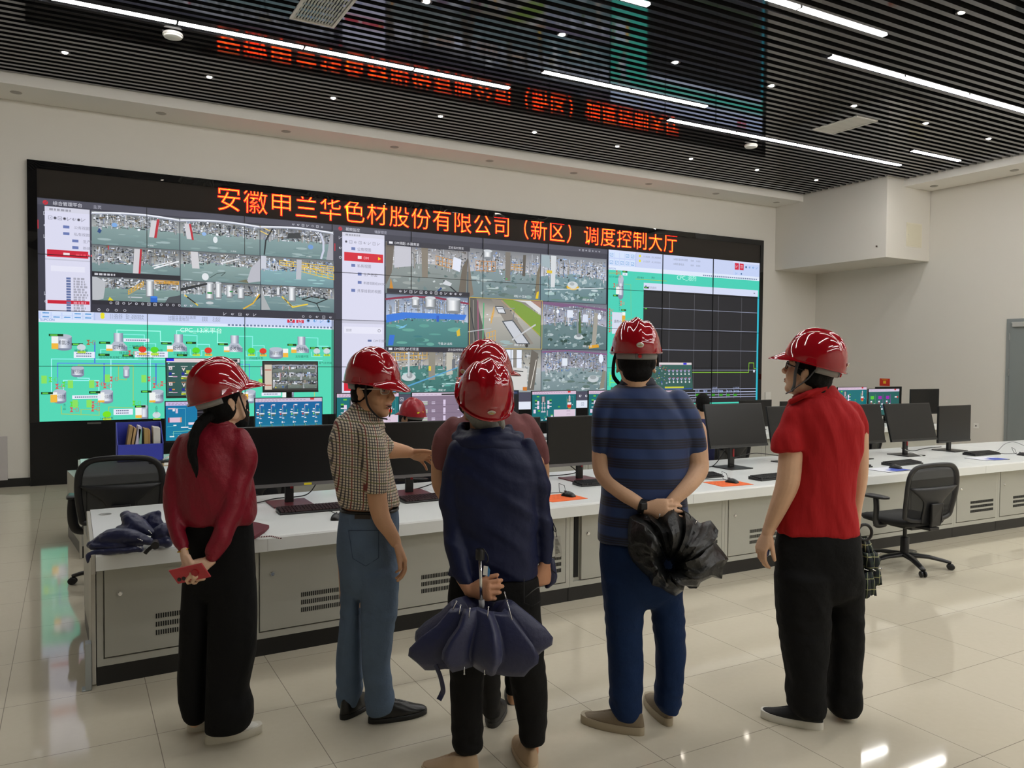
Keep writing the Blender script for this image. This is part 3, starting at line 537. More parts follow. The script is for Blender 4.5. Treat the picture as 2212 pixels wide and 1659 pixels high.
p.rect(X0, Z0, X1, Z1, GRN); toolbar(p, X0, X1, Z1, Z1-px(250/2.989, 660+106/2.989)[1]-.02)
c2 = lambda X, Y: px(X/2.989, 660+Y/2.989)
def C(L): return [c2(a, c) for a, c in L]
def lab(X, Y, t, h=.04, col='1c5c50', w=None): x, z = c2(X, Y); h *= .78; p.text(x, z-h*.4, h, t, col, w)
x, z = c2(1162, 162); p.text(x, z-.02, .085, 'CPC_13米平台', 'e6fff6')
def tank(X0_, Y0_, X1_, Y1_, t=None, dome=.03):
    a, z1 = c2(X0_, Y0_); c, z0 = c2(X1_, Y1_)
    z1 = c2((X0_+X1_)/2, Y0_)[1]; z0 = c2((X0_+X1_)/2, Y1_)[1]
    p.disc((a+c)/2, z0, (c-a)/2, dome, '7f8aa2'); p.grad(a, z0, c, z1, ['7f8aa2', 'aeb6c8', 'e6eaf2', 'd4d9e6', 'a0a8bc', '76809a']); p.disc((a+c)/2, z1, (c-a)/2, dome, 'b4bccc')
    if t: p.text(a+(c-a)*.08, (z0+z1)/2-.025, .06, t, '2c3448', (c-a)*.84)
def level(X_, Y0_, Y1_, f=.45):
    a, z1 = c2(X_, Y0_); _, z0 = c2(X_, Y1_); p.rect(a, z0, a+.075, z1, 'eef2f0'); p.rect(a, z0, a+.075, z0+(z1-z0)*f, 'f0b840')
def tag_(X_, Y_, wd=.16): x, z = c2(X_, Y_); p.rect(x, z-.015, x+wd, z+.015, '143818'); p.rect(x+.015, z-.008, x+wd*.6, z+.008, '60c848')
def wlab(X_, Y_, wd=.25): x, z = c2(X_, Y_); p.rect(x, z-.022, x+wd, z+.024, 'e6ecfa'); [p.rect(x+.03+.022*q, z-.007, x+.045+.022*q, z+.009, '6a7694') for q in range(int((wd-.06)/.022))]
def pipe(L, col='8af0e8', wd=.011): p.line(C(L), wd, col)
def valve(X_, Y_, col='e04848', s=.055, vert=False):
    s *= .72; x, z = c2(X_, Y_); w_, h_ = (s*.7, s) if not vert else (s, s*.7)
    if not vert: p.poly([(x-w_, z+h_), (x+w_, z+h_), (x, z)], col); p.poly([(x-w_, z-h_), (x, z), (x+w_, z-h_)], col)
    else: p.poly([(x-w_, z+h_), (x, z), (x-w_, z-h_)], col); p.poly([(x+w_, z+h_), (x+w_, z-h_), (x, z)], col)
    p.line([(x, z), (x+.05, z)], .006, col); p.line([(x+.05, z-.022), (x+.05, z+.022), (x+.078, z+.022), (x+.078, z-.022), (x+.05, z-.022)], .005, col)
def pump(X_, Y_, col): x, z = c2(X_, Y_); p.disc(x, z, .05, .042, col); p.rect(x-.045, z-.075, x+.05, z-.045, 'b8e040' if col != 'e03828' else 'e8c040')
def reactor(X0_, X1_, Yt, Ym, Yb, t1):
    xm = (X0_+X1_)/2; a = c2(xm, Yt); e = c2(xm, Yb); wd = c2(X1_, Ym)[0]-c2(X0_, Ym)[0]; zm = c2(xm, Ym)[1]; nk = wd*.26
    p.grad(a[0]-nk, zm, a[0]+nk, a[1], ['7f8aa2', 'c4cad8', 'e6eaf2', 'a0a8bc', '76809a'])
    zz = zm-(zm-e[1])*.42; p.poly([(a[0]-nk, zm+.02), (a[0]+nk, zm+.02), (a[0]+wd/2, zz), (a[0]-wd/2, zz)], 'b4bccb'); p.grad(a[0]-wd/2, e[1], a[0]+wd/2, zz, ['7f8aa2', 'c4cad8', 'e6eaf2', 'a0a8bc', '76809a'])
    p.text(a[0]-.05, zz-.01, .055, t1, '2c3448'); p.text(a[0]-wd*.38, e[1]+.025, .055, '吸收塔', '2c3448', wd*.76)
# pipes
pipe([(755, 180), (755, 158), (1035, 166), (1037, 232), (1110, 236)], 'a8fff0'); pipe([(1140, 185), (1140, 162), (1404, 170), (1404, 240), (1470, 243)], 'a8fff0')
pipe([(785, 185), (932, 190), (932, 275)]); pipe([(932, 245), (1005, 247), (1005, 280)]); pipe([(1172, 190), (1272, 194), (1272, 285)]); pipe([(1272, 250), (1352, 252), (1352, 285)])
pipe([(1532, 198), (1630, 200), (1630, 290)]); pipe([(1630, 258), (1705, 260), (1705, 290)]); pipe([(1962, 206), (2052, 210), (2052, 300)]); pipe([(2052, 262), (2118, 264), (2118, 300)])
pipe([(1228, 285), (1230, 320), (1302, 322), (1302, 290), (1345, 290)]); pipe([(1588, 295), (1590, 326), (1658, 328), (1658, 295), (1700, 295)]); pipe([(2010, 300), (2012, 328), (2080, 330)])
pipe([(706, 285), (650, 283), (650, 310)])
pipe([(332, 480), (332, 345), (2080, 356)], '90f0f0'); pipe([(612, 240), (612, 370)], '4a70e0', .014); pipe([(372, 530), (372, 372), (1610, 380), (1610, 560)], '5a90e8'); pipe([(672, 510), (672, 376)], '4a70e0', .014); pipe([(1007, 510), (1007, 378)], '4a70e0', .014)
pipe([(716, 560), (716, 346)], 'a0f4f4'); pipe([(332, 560), (332, 345)], 'a0f4f4'); pipe([(970, 560), (970, 350)], 'a0f4f4'); pipe([(1575, 560), (1575, 352)], 'a0f4f4')
pipe([(503, 455), (503, 468), (576, 470), (576, 483)], 'a0f4f4'); pipe([(410, 560), (410, 483), (638, 484), (638, 560)], 'a0f4f4')
pipe([(505, 400), (505, 384), (860, 388), (860, 640)], '9ccb70', .01); pipe([(765, 390), (765, 478), (815, 480), (815, 460)], '9ccb70', .01); pipe([(395, 650), (397, 700), (640, 708), (640, 655)], '9ccb70', .01); pipe([(523, 705), (523, 670), (640, 672)], '9ccb70', .01); pipe([(700, 700), (702, 655), (860, 660)], '9ccb70', .01)
pipe([(2030, 640), (2030, 560)], 'b8cc70', .01)
# vessels
tank(358, 200, 464, 276, '稀氨水'); level(332, 198, 280); tag_(315, 190); reactor(706, 822, 178, 244, 293, '一段'); level(685, 252, 292, .35); reactor(1097, 1207, 186, 248, 297, '二段'); level(1078, 258, 298, .4); reactor(1462, 1566, 193, 254, 300, '四段'); level(1445, 264, 300, .3); reactor(1897, 1994, 201, 262, 306, '五段'); level(1880, 270, 306, .6)
tank(1738, 282, 1826, 332, '投料尾气喷淋塔'); level(1826, 278, 334, .5)
tank(460, 404, 543, 448, '尾气喷淋塔'); tank(795, 402, 836, 456, None); tank(1680, 404, 1705, 446, None)
for (a, c, l) in ((344, 428, 325), (648, 730, 632), (978, 1056, 963), (1586, 1650, 1567), (1838, 1896, 1822)): tank(a, 556, c, 618, '1#一段吸收槽'); level(l, 560, 626 if a < 1000 else 605, .75 if a in (344, 1586) else .2)
tank(902, 655, 958, 720, None); level(874, 655, 726, .25)
for X_, Y_ in ((640, 240), (1040, 244), (1200, 241), (1408, 249), (1855, 254), (2000, 274), (2078, 275), (635, 318), (790, 323), (1142, 320), (265, 566), (575, 561), (910, 556), (870, 652), (462, 250), (860, 272)): tag_(X_, Y_, .13)
for X_, Y_, wd in ((797, 223, .31), (476, 310, .24), (476, 327, .24), (870, 307, .22), (870, 324, .22), (968, 308, .22), (968, 325, .22), (466, 592, .33), (733, 680, .23), (733, 696, .23), (1688, 573, .27)): wlab(X_, Y_, wd)
for X_, Y_, c in ((920, 283, 'e03828'), (997, 286, '58d828'), (1265, 290, '58d828'), (1344, 290, 'e03828'), (1622, 292, '58d828'), (1697, 294, 'e03828'), (690, 702, '78e020'), (1588, 692, 'e03828'), (525, 270, 'c8d8dc'), (2044, 294, 'c8d8dc'), (2108, 294, 'c8d8dc'), (1010, 706, 'c8d8dc')): pump(X_, Y_, c)
for X_, Y_, c in ((570, 238, 'a86a48'), (836, 306, 'd05a58'), (325, 478, '60d840'), (368, 522, 'd05a58'), (412, 508, '60d840'), (628, 507, 'd05a58'), (676, 518, 'd05a58'), (718, 474, 'd05a58'), (962, 474, 'd05a58'), (995, 516, 'd05a58'), (1045, 504, 'd05a58'), (1568, 472, 'd05a58'), (1640, 498, 'd05a58'), (462, 636, '60d840'), (600, 634, 'd05a58'), (865, 630, '60d840'), (462, 672, 'd05a58'), (598, 668, 'd05a58')): valve(X_, Y_, c, .045)
for X_, Y_ in ((285, 478), (455, 508), (592, 507), (692, 470), (485, 634), (575, 633), (928, 472), (1682, 496)): x, z = c2(X_, Y_); p.rect(x-.03, z-.05, x+.03, z+.05, '8ae060')
for X_, Y_, t in ((480, 292, '稀氨水泵'), (640, 334, '自动加氨控制'), (830, 262, '二段循环泵'), (768, 305, '排水阀'), (762, 334, '二段循环槽'), (890, 340, '二段循环泵'), (1118, 308, '三段循环泵'), (1240, 310, 'A泵'), (1330, 312, 'B泵'), (1612, 312, 'A泵'), (1684, 314, 'B泵'), (1608, 340, '四段循环泵'), (1905, 328, '五段循环泵'), (2030, 316, 'A泵'), (2098, 317, 'B泵'), (2056, 370, '尾气去焚烧'), (645, 728, '1#循环泵'), (938, 276, 'A泵'), (1020, 290, 'B泵')): lab(X_, Y_, t, .05)
for i, t in enumerate('去一段吸收'): lab(408, 640+14*i, t, .04) if i < 3 else None
for i, t in enumerate('去压滤'): lab(1000, 655+16*i, t, .045)
p.build()
# --- trend screen -------------------------------------------------------------------------------
X0, X1, Z0, Z1 = gx(1311, 700), VX1, VZ0, VZ1
p = Paint('trend_screen', wall, m_scr, wp, (0, -1, 0), .002)
p.rect(X0, Z0, X1, Z1, '48cfb6'); toolbar(p, X0, X1, Z1, .34)
c4 = lambda X, Y: px(1280+X/3.771, 460+Y/3.771)
c2 = c4
x, z = c4(685, 532); p.text(x, z-.02, .11, 'CPC_溶剂', 'c8fff4')
tank(207, 540, 250, 670, '汽液', .08); level(190, 600, 660, .0); valve(196, 486, 'd05a48', .05); valve(175, 590, 'd05a48', .05); valve(230, 735, 'd08068', .06)
for X_, Y_ in ((243, 477), (166, 672), (232, 790), (148, 1426)): tag_(X_, Y_, .11)
wlab(243, 498, .11); lab(134, 517, '压力下位置平', .05); lab(130, 617, '溶剂回收槽', .04); lab(362, 525, '把子真空', .05); lab(478, 526, '真空', .05)
for i in range(5): valve(137, 795+40*i, 'd05a48', .05)
a, z1 = c4(158, 808); c, z0 = c4(236, 985); p.rect(a, z0, c, z1, 'd4dcee'); p.text(a+.04, z0+.2, .06, '溶剂小高槽', '303848'); a2, z2 = c4(240, 808); p.rect(a2, z0, a2+.07, z2, 'eef2f0'); p.rect(a2, z0, a2+.07, z2-.06, 'e0a838')
pipe([(350, 538), (600, 555)], 'a8c048', .01); pipe([(256, 580), (310, 585), (312, 860), (250, 870)], '78c890', .01); pipe([(135, 490), (225, 490), (225, 530)], 'b0b048', .01); pipe([(140, 1300), (140, 1410)], '90f040', .012); pipe([(140, 1380), (200, 1382)], '90f040', .01)
valve(146, 1340, '8ae840', .06)
for i, t in enumerate('二次蒸干溶剂'): lab(212, 700+18*i, t, .04, '205a54'); lab(118, 1320+16*i, t, .035, '205a54')
# dark chart window
a, zt = c4(415, 568); c, _ = c4(1345, 640); zb = c4(800, 1548)[1]
p.rect(a, zb, c, zt, '26262a'); p.rect(a, zt-.13, c, zt, 'd4dcf4'); p.text(a+.1, zt-.1, .05, '历史曲线', '8a92a8'); p.rect(a+.03, zt-.1, a+.07, zt-.05, '7a8098'); p.rect(c-.12, zt-.07, c-.08, zt-.055, '5a6078')
zc = zt-.13; zg = c4(800, 1437)[1]
for i in range(1, 5): xx = a+(c-a)*(.0+.212*i); p.line([(xx, zc), (xx, zg)], .008, '606068')
for Y_ in (770, 940, 1112, 1280): z = c4(420, Y_)[1]; p.line([(a, z), (c, z)], .009, '9aa0b8')
for Y_ in (607, 778): tag_(418, Y_, .11)
z = c4(820, 1299)[1]; xs = [c4(X_, 1280)[0] for X_ in (415, 1270, 1271, 1310, 1311, 1332)]
p.line([(xs[0], z), (xs[1], z), (xs[2], z+.19), (xs[3], z+.19), (xs[4], z+.08), (xs[5], z+.08)], .012, '8ac838')
p.rect(xs[3]-.01, z, xs[3]+.03, z+.05, 'e8ecf8')
for Y_ in (1437, 1463, 1485, 1505): z = c4(800, Y_)[1]; p.line([(a, z), (c, z)], .012, 'b0b8d8')
for X_ in (600, 836, 900, 962, 1025, 1088, 1148, 1204): x = c4(X_, 1470)[0]; p.line([(x, c4(X_, 1437)[1]), (x, c4(X_, 1505)[1])], .008, '8890b0')
for X_, t in ((838, '位号'), (902, '量程'), (966, '滚筒干燥料温'), (1030, '当前'), (1088, '最大值'), (1146, '平均值')):
    x, z = c4(X_, 1460); p.text(x, z, .05, t, 'a8b8e8'); x, z = c4(X_, 1482); p.rect(x, z-.02, x+.09, z+.02, '3a9a28')
for X_ in (960, 1140): x, z = c4(X_, 1432); p.text(x, z, .05, '11:35:09', '9aa4c8')
x, z = c4(796, 1535); p.text(x, z, .05, '历史趋势', 'b8c0d8'); p.rect(VX1-.45, VZ0, VX1, VZ0+.045, '1c1c20')
p.rect(c-.01, zb, c+.04, zt-.13, '30b4c8')
p.build()
# --- display bodies: one per cabinet, slim bezel standing proud of the picture
m_bez = mat('bezel_black', '08080a', .4)
b = MB(); e = .0035
b.b2((0, 0, 0), (CWX, .035, CWZ)).b2((0, -.024, 0), (CWX, 0, e)).b2((0, -.024, CWZ-e), (CWX, 0, CWZ)).b2((0, -.024, e), (e, 0, CWZ-e)).b2((CWX-e, -.024, e), (CWX, 0, CWZ-e))
d0 = b.build('display_panel', m_bez, wall)
for i in range(10):
    for j in range(4):
        o = d0 if i == j == 0 else d0.copy()
        if o is not d0: COL.objects.link(o)
        o.location = (VX0+CWX*i, YS+.001, VZ0+CWZ*j)
b = MB()
b.b2((0, 0, 0), (.16, .012, .022)); tmp = b.build('maker_plate', mat('plate_grey', '6a6a68', .3, .6), wall); tmp.location = (.18, YS-.03, .765)
# ================================================================ control desks
m_top = mat('desk_top', 'dfe2e0', .25, spec=.5, vary=.02, vscale=3)
m_cab = mat('cabinet_grey', 'b0b0a7', .42, bump=.04, bscale=300)
m_cabd = mat('cabinet_door_grey', 'aaaaa1', .42, bump=.04, bscale=300)
m_kick = mat('kick_black', '131314', .35)
m_slot = mat('slot_black', '0a0a0a', .8)
m_chrome = mat('chrome', 'd8d8d8', .18, 1)
m_alu = mat('aluminium', 'a9b0b4', .35, .85)
fy = lambda x: 4.32 + .10*max(0, 1-((x-4.9)/4.9)**2)          # the front desk bows gently away
fb = lambda x: 5.60 + .18*max(0, 1-((x-5.2)/5.2)**2)
ZT = .685
X1M = [.101, .86, 1.60, 2.33, 2.955, 3.70, 4.385, 5.12, 5.86, 6.60, 7.27, 7.95, 8.65, 9.35, 10.1, 10.85]
def desk_module(i, xs, F, Bk, zt, rowname, vents, facing_label, lock=True, gapslot=False, end=False):
    x0, x1 = xs[i], xs[i+1]
    y0, y1 = F(x0)+.09, F(x1)+.09; a = math.atan2(y1-y0, x1-x0); w_ = math.hypot(x1-x0, y1-y0)
    yb = min(Bk(x0), Bk(x1))-.04; dp = yb-max(y0, y1)
    t = thing('desk_cabinet', facing_label, 'cabinet', (x0, y0, 0), a, rowname)
    MB().b2((.001, .02, .10), (w_-.001, dp, zt-.085)).b2((.001, 0, .10), (w_-.001, .02, .135)).b2((.001, 0, .135), (.03, .02, zt-.085)).b2((w_-.03, 0, .135), (w_-.001, .02, zt-.085)).build('carcass', m_cab, t)
    MB().b2((.002, .015, 0), (w_-.002, dp-.02, .10)).build('plinth', m_kick, t)
    lo = .036 if not gapslot else .095
    d = MB().b2((lo, -.004, .142), (w_-.036, .018, zt-.092)).build('door', m_cabd, t, bevel=.002)
    if gapslot: MB().b2((.045, .012, .16), (.08, .021, zt-.09)).build('cable_slot', m_slot, t)
    if vents:
        b = MB(); n = 36; v0, v1 = w_*.36, w_*.88
        for r_ in range(3):
            for k in range(n):
                x = v0+(v1-v0)*k/(n-1); z = .315-.043*r_
                b.b2((x-.0032, -.0055, z-.0125), (x+.0032, -.003, z+.0125))
        b.build('vent', m_slot, d)
    if lock:
        b = MB(); b.lathe([(.002, 0), (.012, 0), (.013, .004), (.010, .007), (.002, .007)], (w_*.14 if not gapslot else w_*.2, -.004, .455), 16, rotm('X', PI/2))
        k_ = b.build('lock', m_chrome, d, smooth=True, angle=.6)
    return t
LB = {0: 'leftmost grey cabinet of the front desk, with lock and slotted vents', 1: 'grey desk cabinet right of the woman in black trousers', 2: 'grey desk cabinet behind the man in jeans', 3: 'grey desk cabinet behind the umbrella of the hooded person', 4: 'grey desk cabinet with a black cable slot beside the striped polo man', 5: 'grey desk cabinet behind the crumpled black umbrella', 6: 'grey desk cabinet just left of the man in red', 7: 'grey desk cabinet hidden mostly by the man in red', 8: 'grey desk cabinet left of the swivel chair post', 9: 'grey desk cabinet behind the black mesh chair', 10: 'grey desk cabinet right of the black mesh chair', 11: 'rightmost grey desk cabinet fully in the picture', 12: 'grey desk cabinet cut by the picture edge', 13: 'grey desk cabinet past the picture edge', 14: 'last grey desk cabinet by the grey door'}
for i in range(len(X1M)-1): desk_module(i, X1M, fy, fb, ZT, 'front desk cabinets', True, LB[i], True, i == 4)
def worktop(name, F, Bk, x0, x1, zt, label, nseg=40):
    fr = []; 
    prof = lambda x: [Vector((x, Bk(x), zt-.085)), Vector((x, Bk(x), zt)), Vector((x, F(x)+.02, zt)), Vector((x, F(x)+.006, zt-.004)), Vector((x, F(x), zt-.014)), Vector((x, F(x), zt-.082)), Vector((x, F(x)+.006, zt-.085))]
    R = [prof(x0+(x1-x0)*k/nseg) for k in range(nseg+1)]
    o = MB().rings(R).build(name, m_top, None, smooth=True, angle=.5)
    return tag(o, label, 'worktop')
wt = worktop('worktop', fy, fb, .098, 10.85, ZT, 'long white worktop of the front control desk with rounded edge')
for x in (.92, 2.3, 3.98, 5.9, 7.6, 9.2): MB().b2((x-.001, fy(x)+.02, ZT), (x+.001, fb(x), ZT+.0004)).b2((x-.001, fy(x)-.0006, ZT-.08), (x+.001, fy(x)+.002, ZT-.014)).build('seam', mat('seam_grey', 'a8aaa8', .5), wt)
p = onZ(227, 1111, ZT); MB().lathe([(.03, 0), (.036, .001), (.036, .002), (.03, .0022), (.03, .0005), (.002, .0005)], (p.x, p.y, ZT), 20).build('cable_grommet', mat('grommet', '8d8f8c', .4), wt, smooth=True)
# end panel of the front desk with its bare metal foot
t = thing('end_panel', 'pale grey end panel at the left end of the front desk', 'panel', (0, 0, 0))
MB().b2((.078, 4.395, .02), (.0975, 5.58, ZT-.002)).b2((.078, 4.33, ZT-.10), (.0975, 4.395, ZT-.002)).build('panel', mat('end_panel_grey', 'b6b3a9', .4), t, bevel=.003)
MB().b2((.050, 4.38, .0), (.0775, 4.44, .235)).b2((.035, 4.38, .0), (.0775, 4.44, .006)).build('metal_foot', m_alu, t, bevel=.002)
# second desk
gy = lambda x: 7.20 + .50*max(0, 1-((x-8.6)/8.6)**2)
gb = lambda x: gy(x)+1.2
X2M = [.07+.745*k for k in range(17)]
for i in range(16): desk_module(i, X2M, gy, gb, .685, 'second desk cabinets', False, 'grey cabinet of the second desk, %s from its %s end' % ((ORD+['ninth'])[min(i, 15-i)], 'left' if i < 8 else 'right'), False)
w2 = worktop('worktop', gy, gb, .07, 11.99, .685, 'long white worktop of the second control desk below the video wall')
t = thing('end_panel', 'pale grey end panel at the left end of the second desk', 'panel', (0, 0, 0))
MB().b2((.05, gy(0)+.08, 0), (.069, gb(0)-.02, .683)).build('panel', mat('end_panel_grey', 'b6b3a9', .4), t, bevel=.003)
# ---------------------------------------------------------------- monitors
m_mb = mat('monitor_black', '121213', .35); m_off = mat('panel_off', '0d0d0e', .28, spec=.35); m_sil = mat('monitor_chin', '6f6c6c', .4, .4)
m_stand = mat('stand_black', '0f0f10', .35); m_redb = mat('stand_base_red', '5c2028', .35, spec=.6); m_redc = mat('cable_clip_red', 'b01820', .4); m_yl = mat('sticker_yellow', 'e8d820', .6)
def monitor(x, y, label, w_=.66, h_=.395, zc=1.005, rz=0, tilt=0, base='black', chin=True, group='switched off monitors on the front desk', pic=None, sticker=False, arm=False, desk=ZT, cat='monitor', post_dy=.05):
    t = thing('monitor', label, cat, (x, y, desk), rz, group)
    T = Matrix.Translation((0, 0, zc-desk)) @ Matrix.Rotation(-tilt, 4, 'X')
    P = lambda a, b_, c: T @ Vector((a, b_, c))
    def tb(lo, hi):
        b = MB(); b.b2(lo, hi); b.v = [T @ v for v in b.v]; return b
    cas = MB(); cas.b2((-w_/2, 0, -h_/2), (w_/2, .022, h_/2)); cas.b2((-w_*.36, .022, -h_*.36), (w_*.36, .045, h_*.36)); cas.v = [T @ v for v in cas.v]
    cas.build('casing', m_mb, t, bevel=.003)
    e = .008
    if pic:
        p = Paint('screen', t, m_mon, lambda a, c: P(a, -.0012, c), (T.to_3x3() @ Vector((0, -1, 0))))
        pic(p, -w_/2+e, w_/2-e, -h_/2+.02, h_/2-e); p.build()
    else: tb((-w_/2+e, -.0015, -h_/2+.024), (w_/2-e, 0, h_/2-e)).build('screen', m_off, t)
    if chin: tb((-w_/2, -.004, -h_/2), (w_/2, .004, -h_/2+.022)).build('chin', m_sil if base == 'red' else m_mb, t)
    else: tb((-w_/2, -.003, -h_/2), (w_/2, .004, -h_/2+.016)).build('chin', m_mb, t)
    if sticker: tb((w_*.12, -.0055, -h_/2+.003), (w_*.12+.05, -.004, -h_/2+.017)).build('sticker', m_yl, t)
    yp = post_dy
    st = MB().b2((-.028, yp, .008), (.028, yp+.028, zc-desk-.02)).b2((-.05, .03, zc-desk-.06), (.05, yp+.02, zc-desk+.06)).build('stand', m_stand, t, bevel=.004)
    if not arm: MB().b2((.004, yp-.003, .10), (.022, yp, .17)).build('cable_clip', m_redc, st)
    MB().b2((-.13, yp-.13, 0), (.13, yp+.13, .009)).build('base', m_redb if base == 'red' else m_stand, t, bevel=.003)
    return t
MON1 = [(1.255, 5.22, 0, 0, 'red', True, 'black monitor on a red base between the woman and the man in jeans'), (2.11, 5.24, 0, 0, 'red', False, 'black monitor on a red base behind the pointing hand'),
        (2.86, 5.30, 0, 0, 'black', False, 'black monitor almost hidden behind the man in the maroon shirt'), (3.585, 5.26, 0, 0, 'red', True, 'black monitor on a red base left of the striped polo man'),
        (5.22, 5.24, -.02, .24, 'black', False, 'tilted black monitor right of the striped polo man'), (6.02, 5.28, .02, .20, 'black', False, 'black monitor half hidden left of the man in red'),
        (6.85, 5.22, -.04, .20, 'black', False, 'black monitor emerging right of the man in red'), (7.60, 5.17, -.04, .26, 'black', False, 'tilted black monitor behind the mesh swivel chair'), (8.45, 5.23, .04, 0, 'black', False, 'small upright black monitor, rightmost on the front desk')]
for i, (x, y, rz, ti, ba, stk, lb) in enumerate(MON1):
    w_ = .68 if i < 5 else (.62 if i == 8 else .70)
    monitor(x, y, lb, w_, .395 if i != 8 else .40, 1.005 if i < 4 else (1.075 if i == 4 else (1.035 if i < 8 else .985)), rz, ti, ba, True, sticker=stk)
# process pictures on the lit monitors of the second desk
def bar(p, x0, x1, z0, z1, col='d8c4dc'):
    h_ = (z1-z0)*.1; p.rect(x0, z1-h_, x1, z1, col); p.rect(x1-.12, z1-h_*.5, x1-.08, z1, 'd83838'); r = R_(2)
    for k in range(14): p.rect(x0+.02+.035*k, z1-h_*.45, x0+.04+.035*k, z1-h_*.3, 'a898b0')
    for k in range(7): p.rect(x0+.02+.03*k, z1-h_*.8, x0+.04+.03*k, z1-h_*.68, '9888a8')
    return z1-h_
def pic_blue(p, x0, x1, z0, z1):                              # six repeated reactor groups on blue
    p.poly([(x0, z0), (x1, z0), (x1, z1), (x0, z1)], ['0f7f9c', '0f7f9c', '0e62a6', '0e62a6']); zt = bar(p, x0, x1, z0, z1); n = 6; H = zt-z0; r = R_(9)
    for k in range(n):
        a = x0+(x1-x0)*(k+.06)/n; u = (x1-x0)/n
        for (dx, dz, w_, h_, c) in ((.45, .90, .3, .03, 'f0f0f4'), (.36, .80, .05, .12, 'c8c4d4'), (.34, .86, .1, .02, 'd04850'), (.1, .76, .2, .03, 'f0f0f4'), (.02, .68, .26, .035, 'f4f4f8'), (.12, .61, .14, .05, ('d05048', '90e070')[k % 2]), (.32, .64, .5, .04, 'e8e8f0'), (.38, .58, .36, .05, '4a6a58'), (.06, .53, .22, .025, 'f0f0f4'), (.34, .5, .2, .025, 'f0f0f4'), (.3, .36, .08, .06, 'f4f4f8'), (.4, .38, .2, .02, 'd8d8e4'), (.34, .25, .18, .08, '2e7a4a'), (.42, .18, .09, .06, 'f4f4f8'), (.52, .22, .35, .015, 'a06080'), (.8, .16, .07, .05, ('c8c8d4', '70d080')[k % 2]), (.62, .86, .12, .03, '5a90c8'), (.74, .7, .05, .08, '60c070')): p.rect(a+dx*u*.9, z0+dz*H, a+(dx+w_)*u*.9, z0+(dz+h_)*H, c)
        p.line([(a+.4*u, z0+.34*H), (a+.4*u, z0+.2*H)], .003, '9ab0c8'); p.line([(a+.36*u, z0+.8*H), (a+.36*u, z0+.5*H)], .003, 'b8c8d8')
    p.line([(x0+.01, z0+.3*H), (x1-.01, z0+.3*H)], .003, '5aa8b8')
    for k in range(5): p.rect(x0+(.1+.17*k)*(x1-x0), z0+.05*H, x0+(.15+.17*k)*(x1-x0), z0+.075*H, 'e8ecf4')
def pic_trend(p, x0, x1, z0, z1):
    W_ = x1-x0; p.poly([(x0, z0), (x1, z0), (x1, z1), (x0, z1)], ['1484a4', '1484a4', '1478b0', '1478b0']); zt = bar(p, x0, x1, z0, z1, 'cfc0ea'); H = zt-z0
    a = x0+W_*.42; p.rect(a, z0+.03*H, x1, zt-.04*H, '15141c'); p.rect(a, zt-.08*H, x1, zt-.04*H, 'f0ecf4')
    for k in range(6): z = zt-.2*H-.13*H*k; p.line([(a, z), (x1, z)], .0025, '9890a0')
    for k in range(4): x = a+.12*W_*(k+1); p.line([(x, z0+.03*H), (x, zt-.08*H)], .002, '5a5464')
    p.line([(x0+.1*W_, z0+.1*H), (x0+.1*W_, z0+.26*H), (x1, z0+.28*H)], .003, 'a0e8b0')
    for (dx, dz, w_, h_, c) in ((.03, .9, .1, .03, 'e8c8d8'), (.13, .78, .03, .14, 'd8c8e4'), (.09, .84, .03, .06, 'f0f0f0'), (.05, .52, .14, .14, 'e8c8e0'), (.03, .52, .02, .14, '982848'), (.19, .52, .02, .14, 'e0a080'), (.1, .42, .04, .03, 'e8f0f4'), (.3, .44, .12, .07, 'f0dff0'), (.2, .36, .1, .025, 'f4f4f8'), (.3, .32, .05, .03, 'f0f0f0'), (.05, .1, .06, .03, 'e8f4f4'), (.16, .11, .06, .03, 'e8f4f4'), (.26, .09, .14, .09, 'ecd8f4')): p.rect(x0+dx*W_, z0+dz*H, x0+(dx+w_)*W_, z0+(dz+h_)*H, c)
    for L in (((.12, .92), (.26, .92), (.26, .4)), ((.02, .4), (.14, .42)), ((.08, .2), (.2, .2), (.2, .08))): p.line([(x0+a_*W_, z0+c_*H) for a_, c_ in L], .003, '70c8d0')
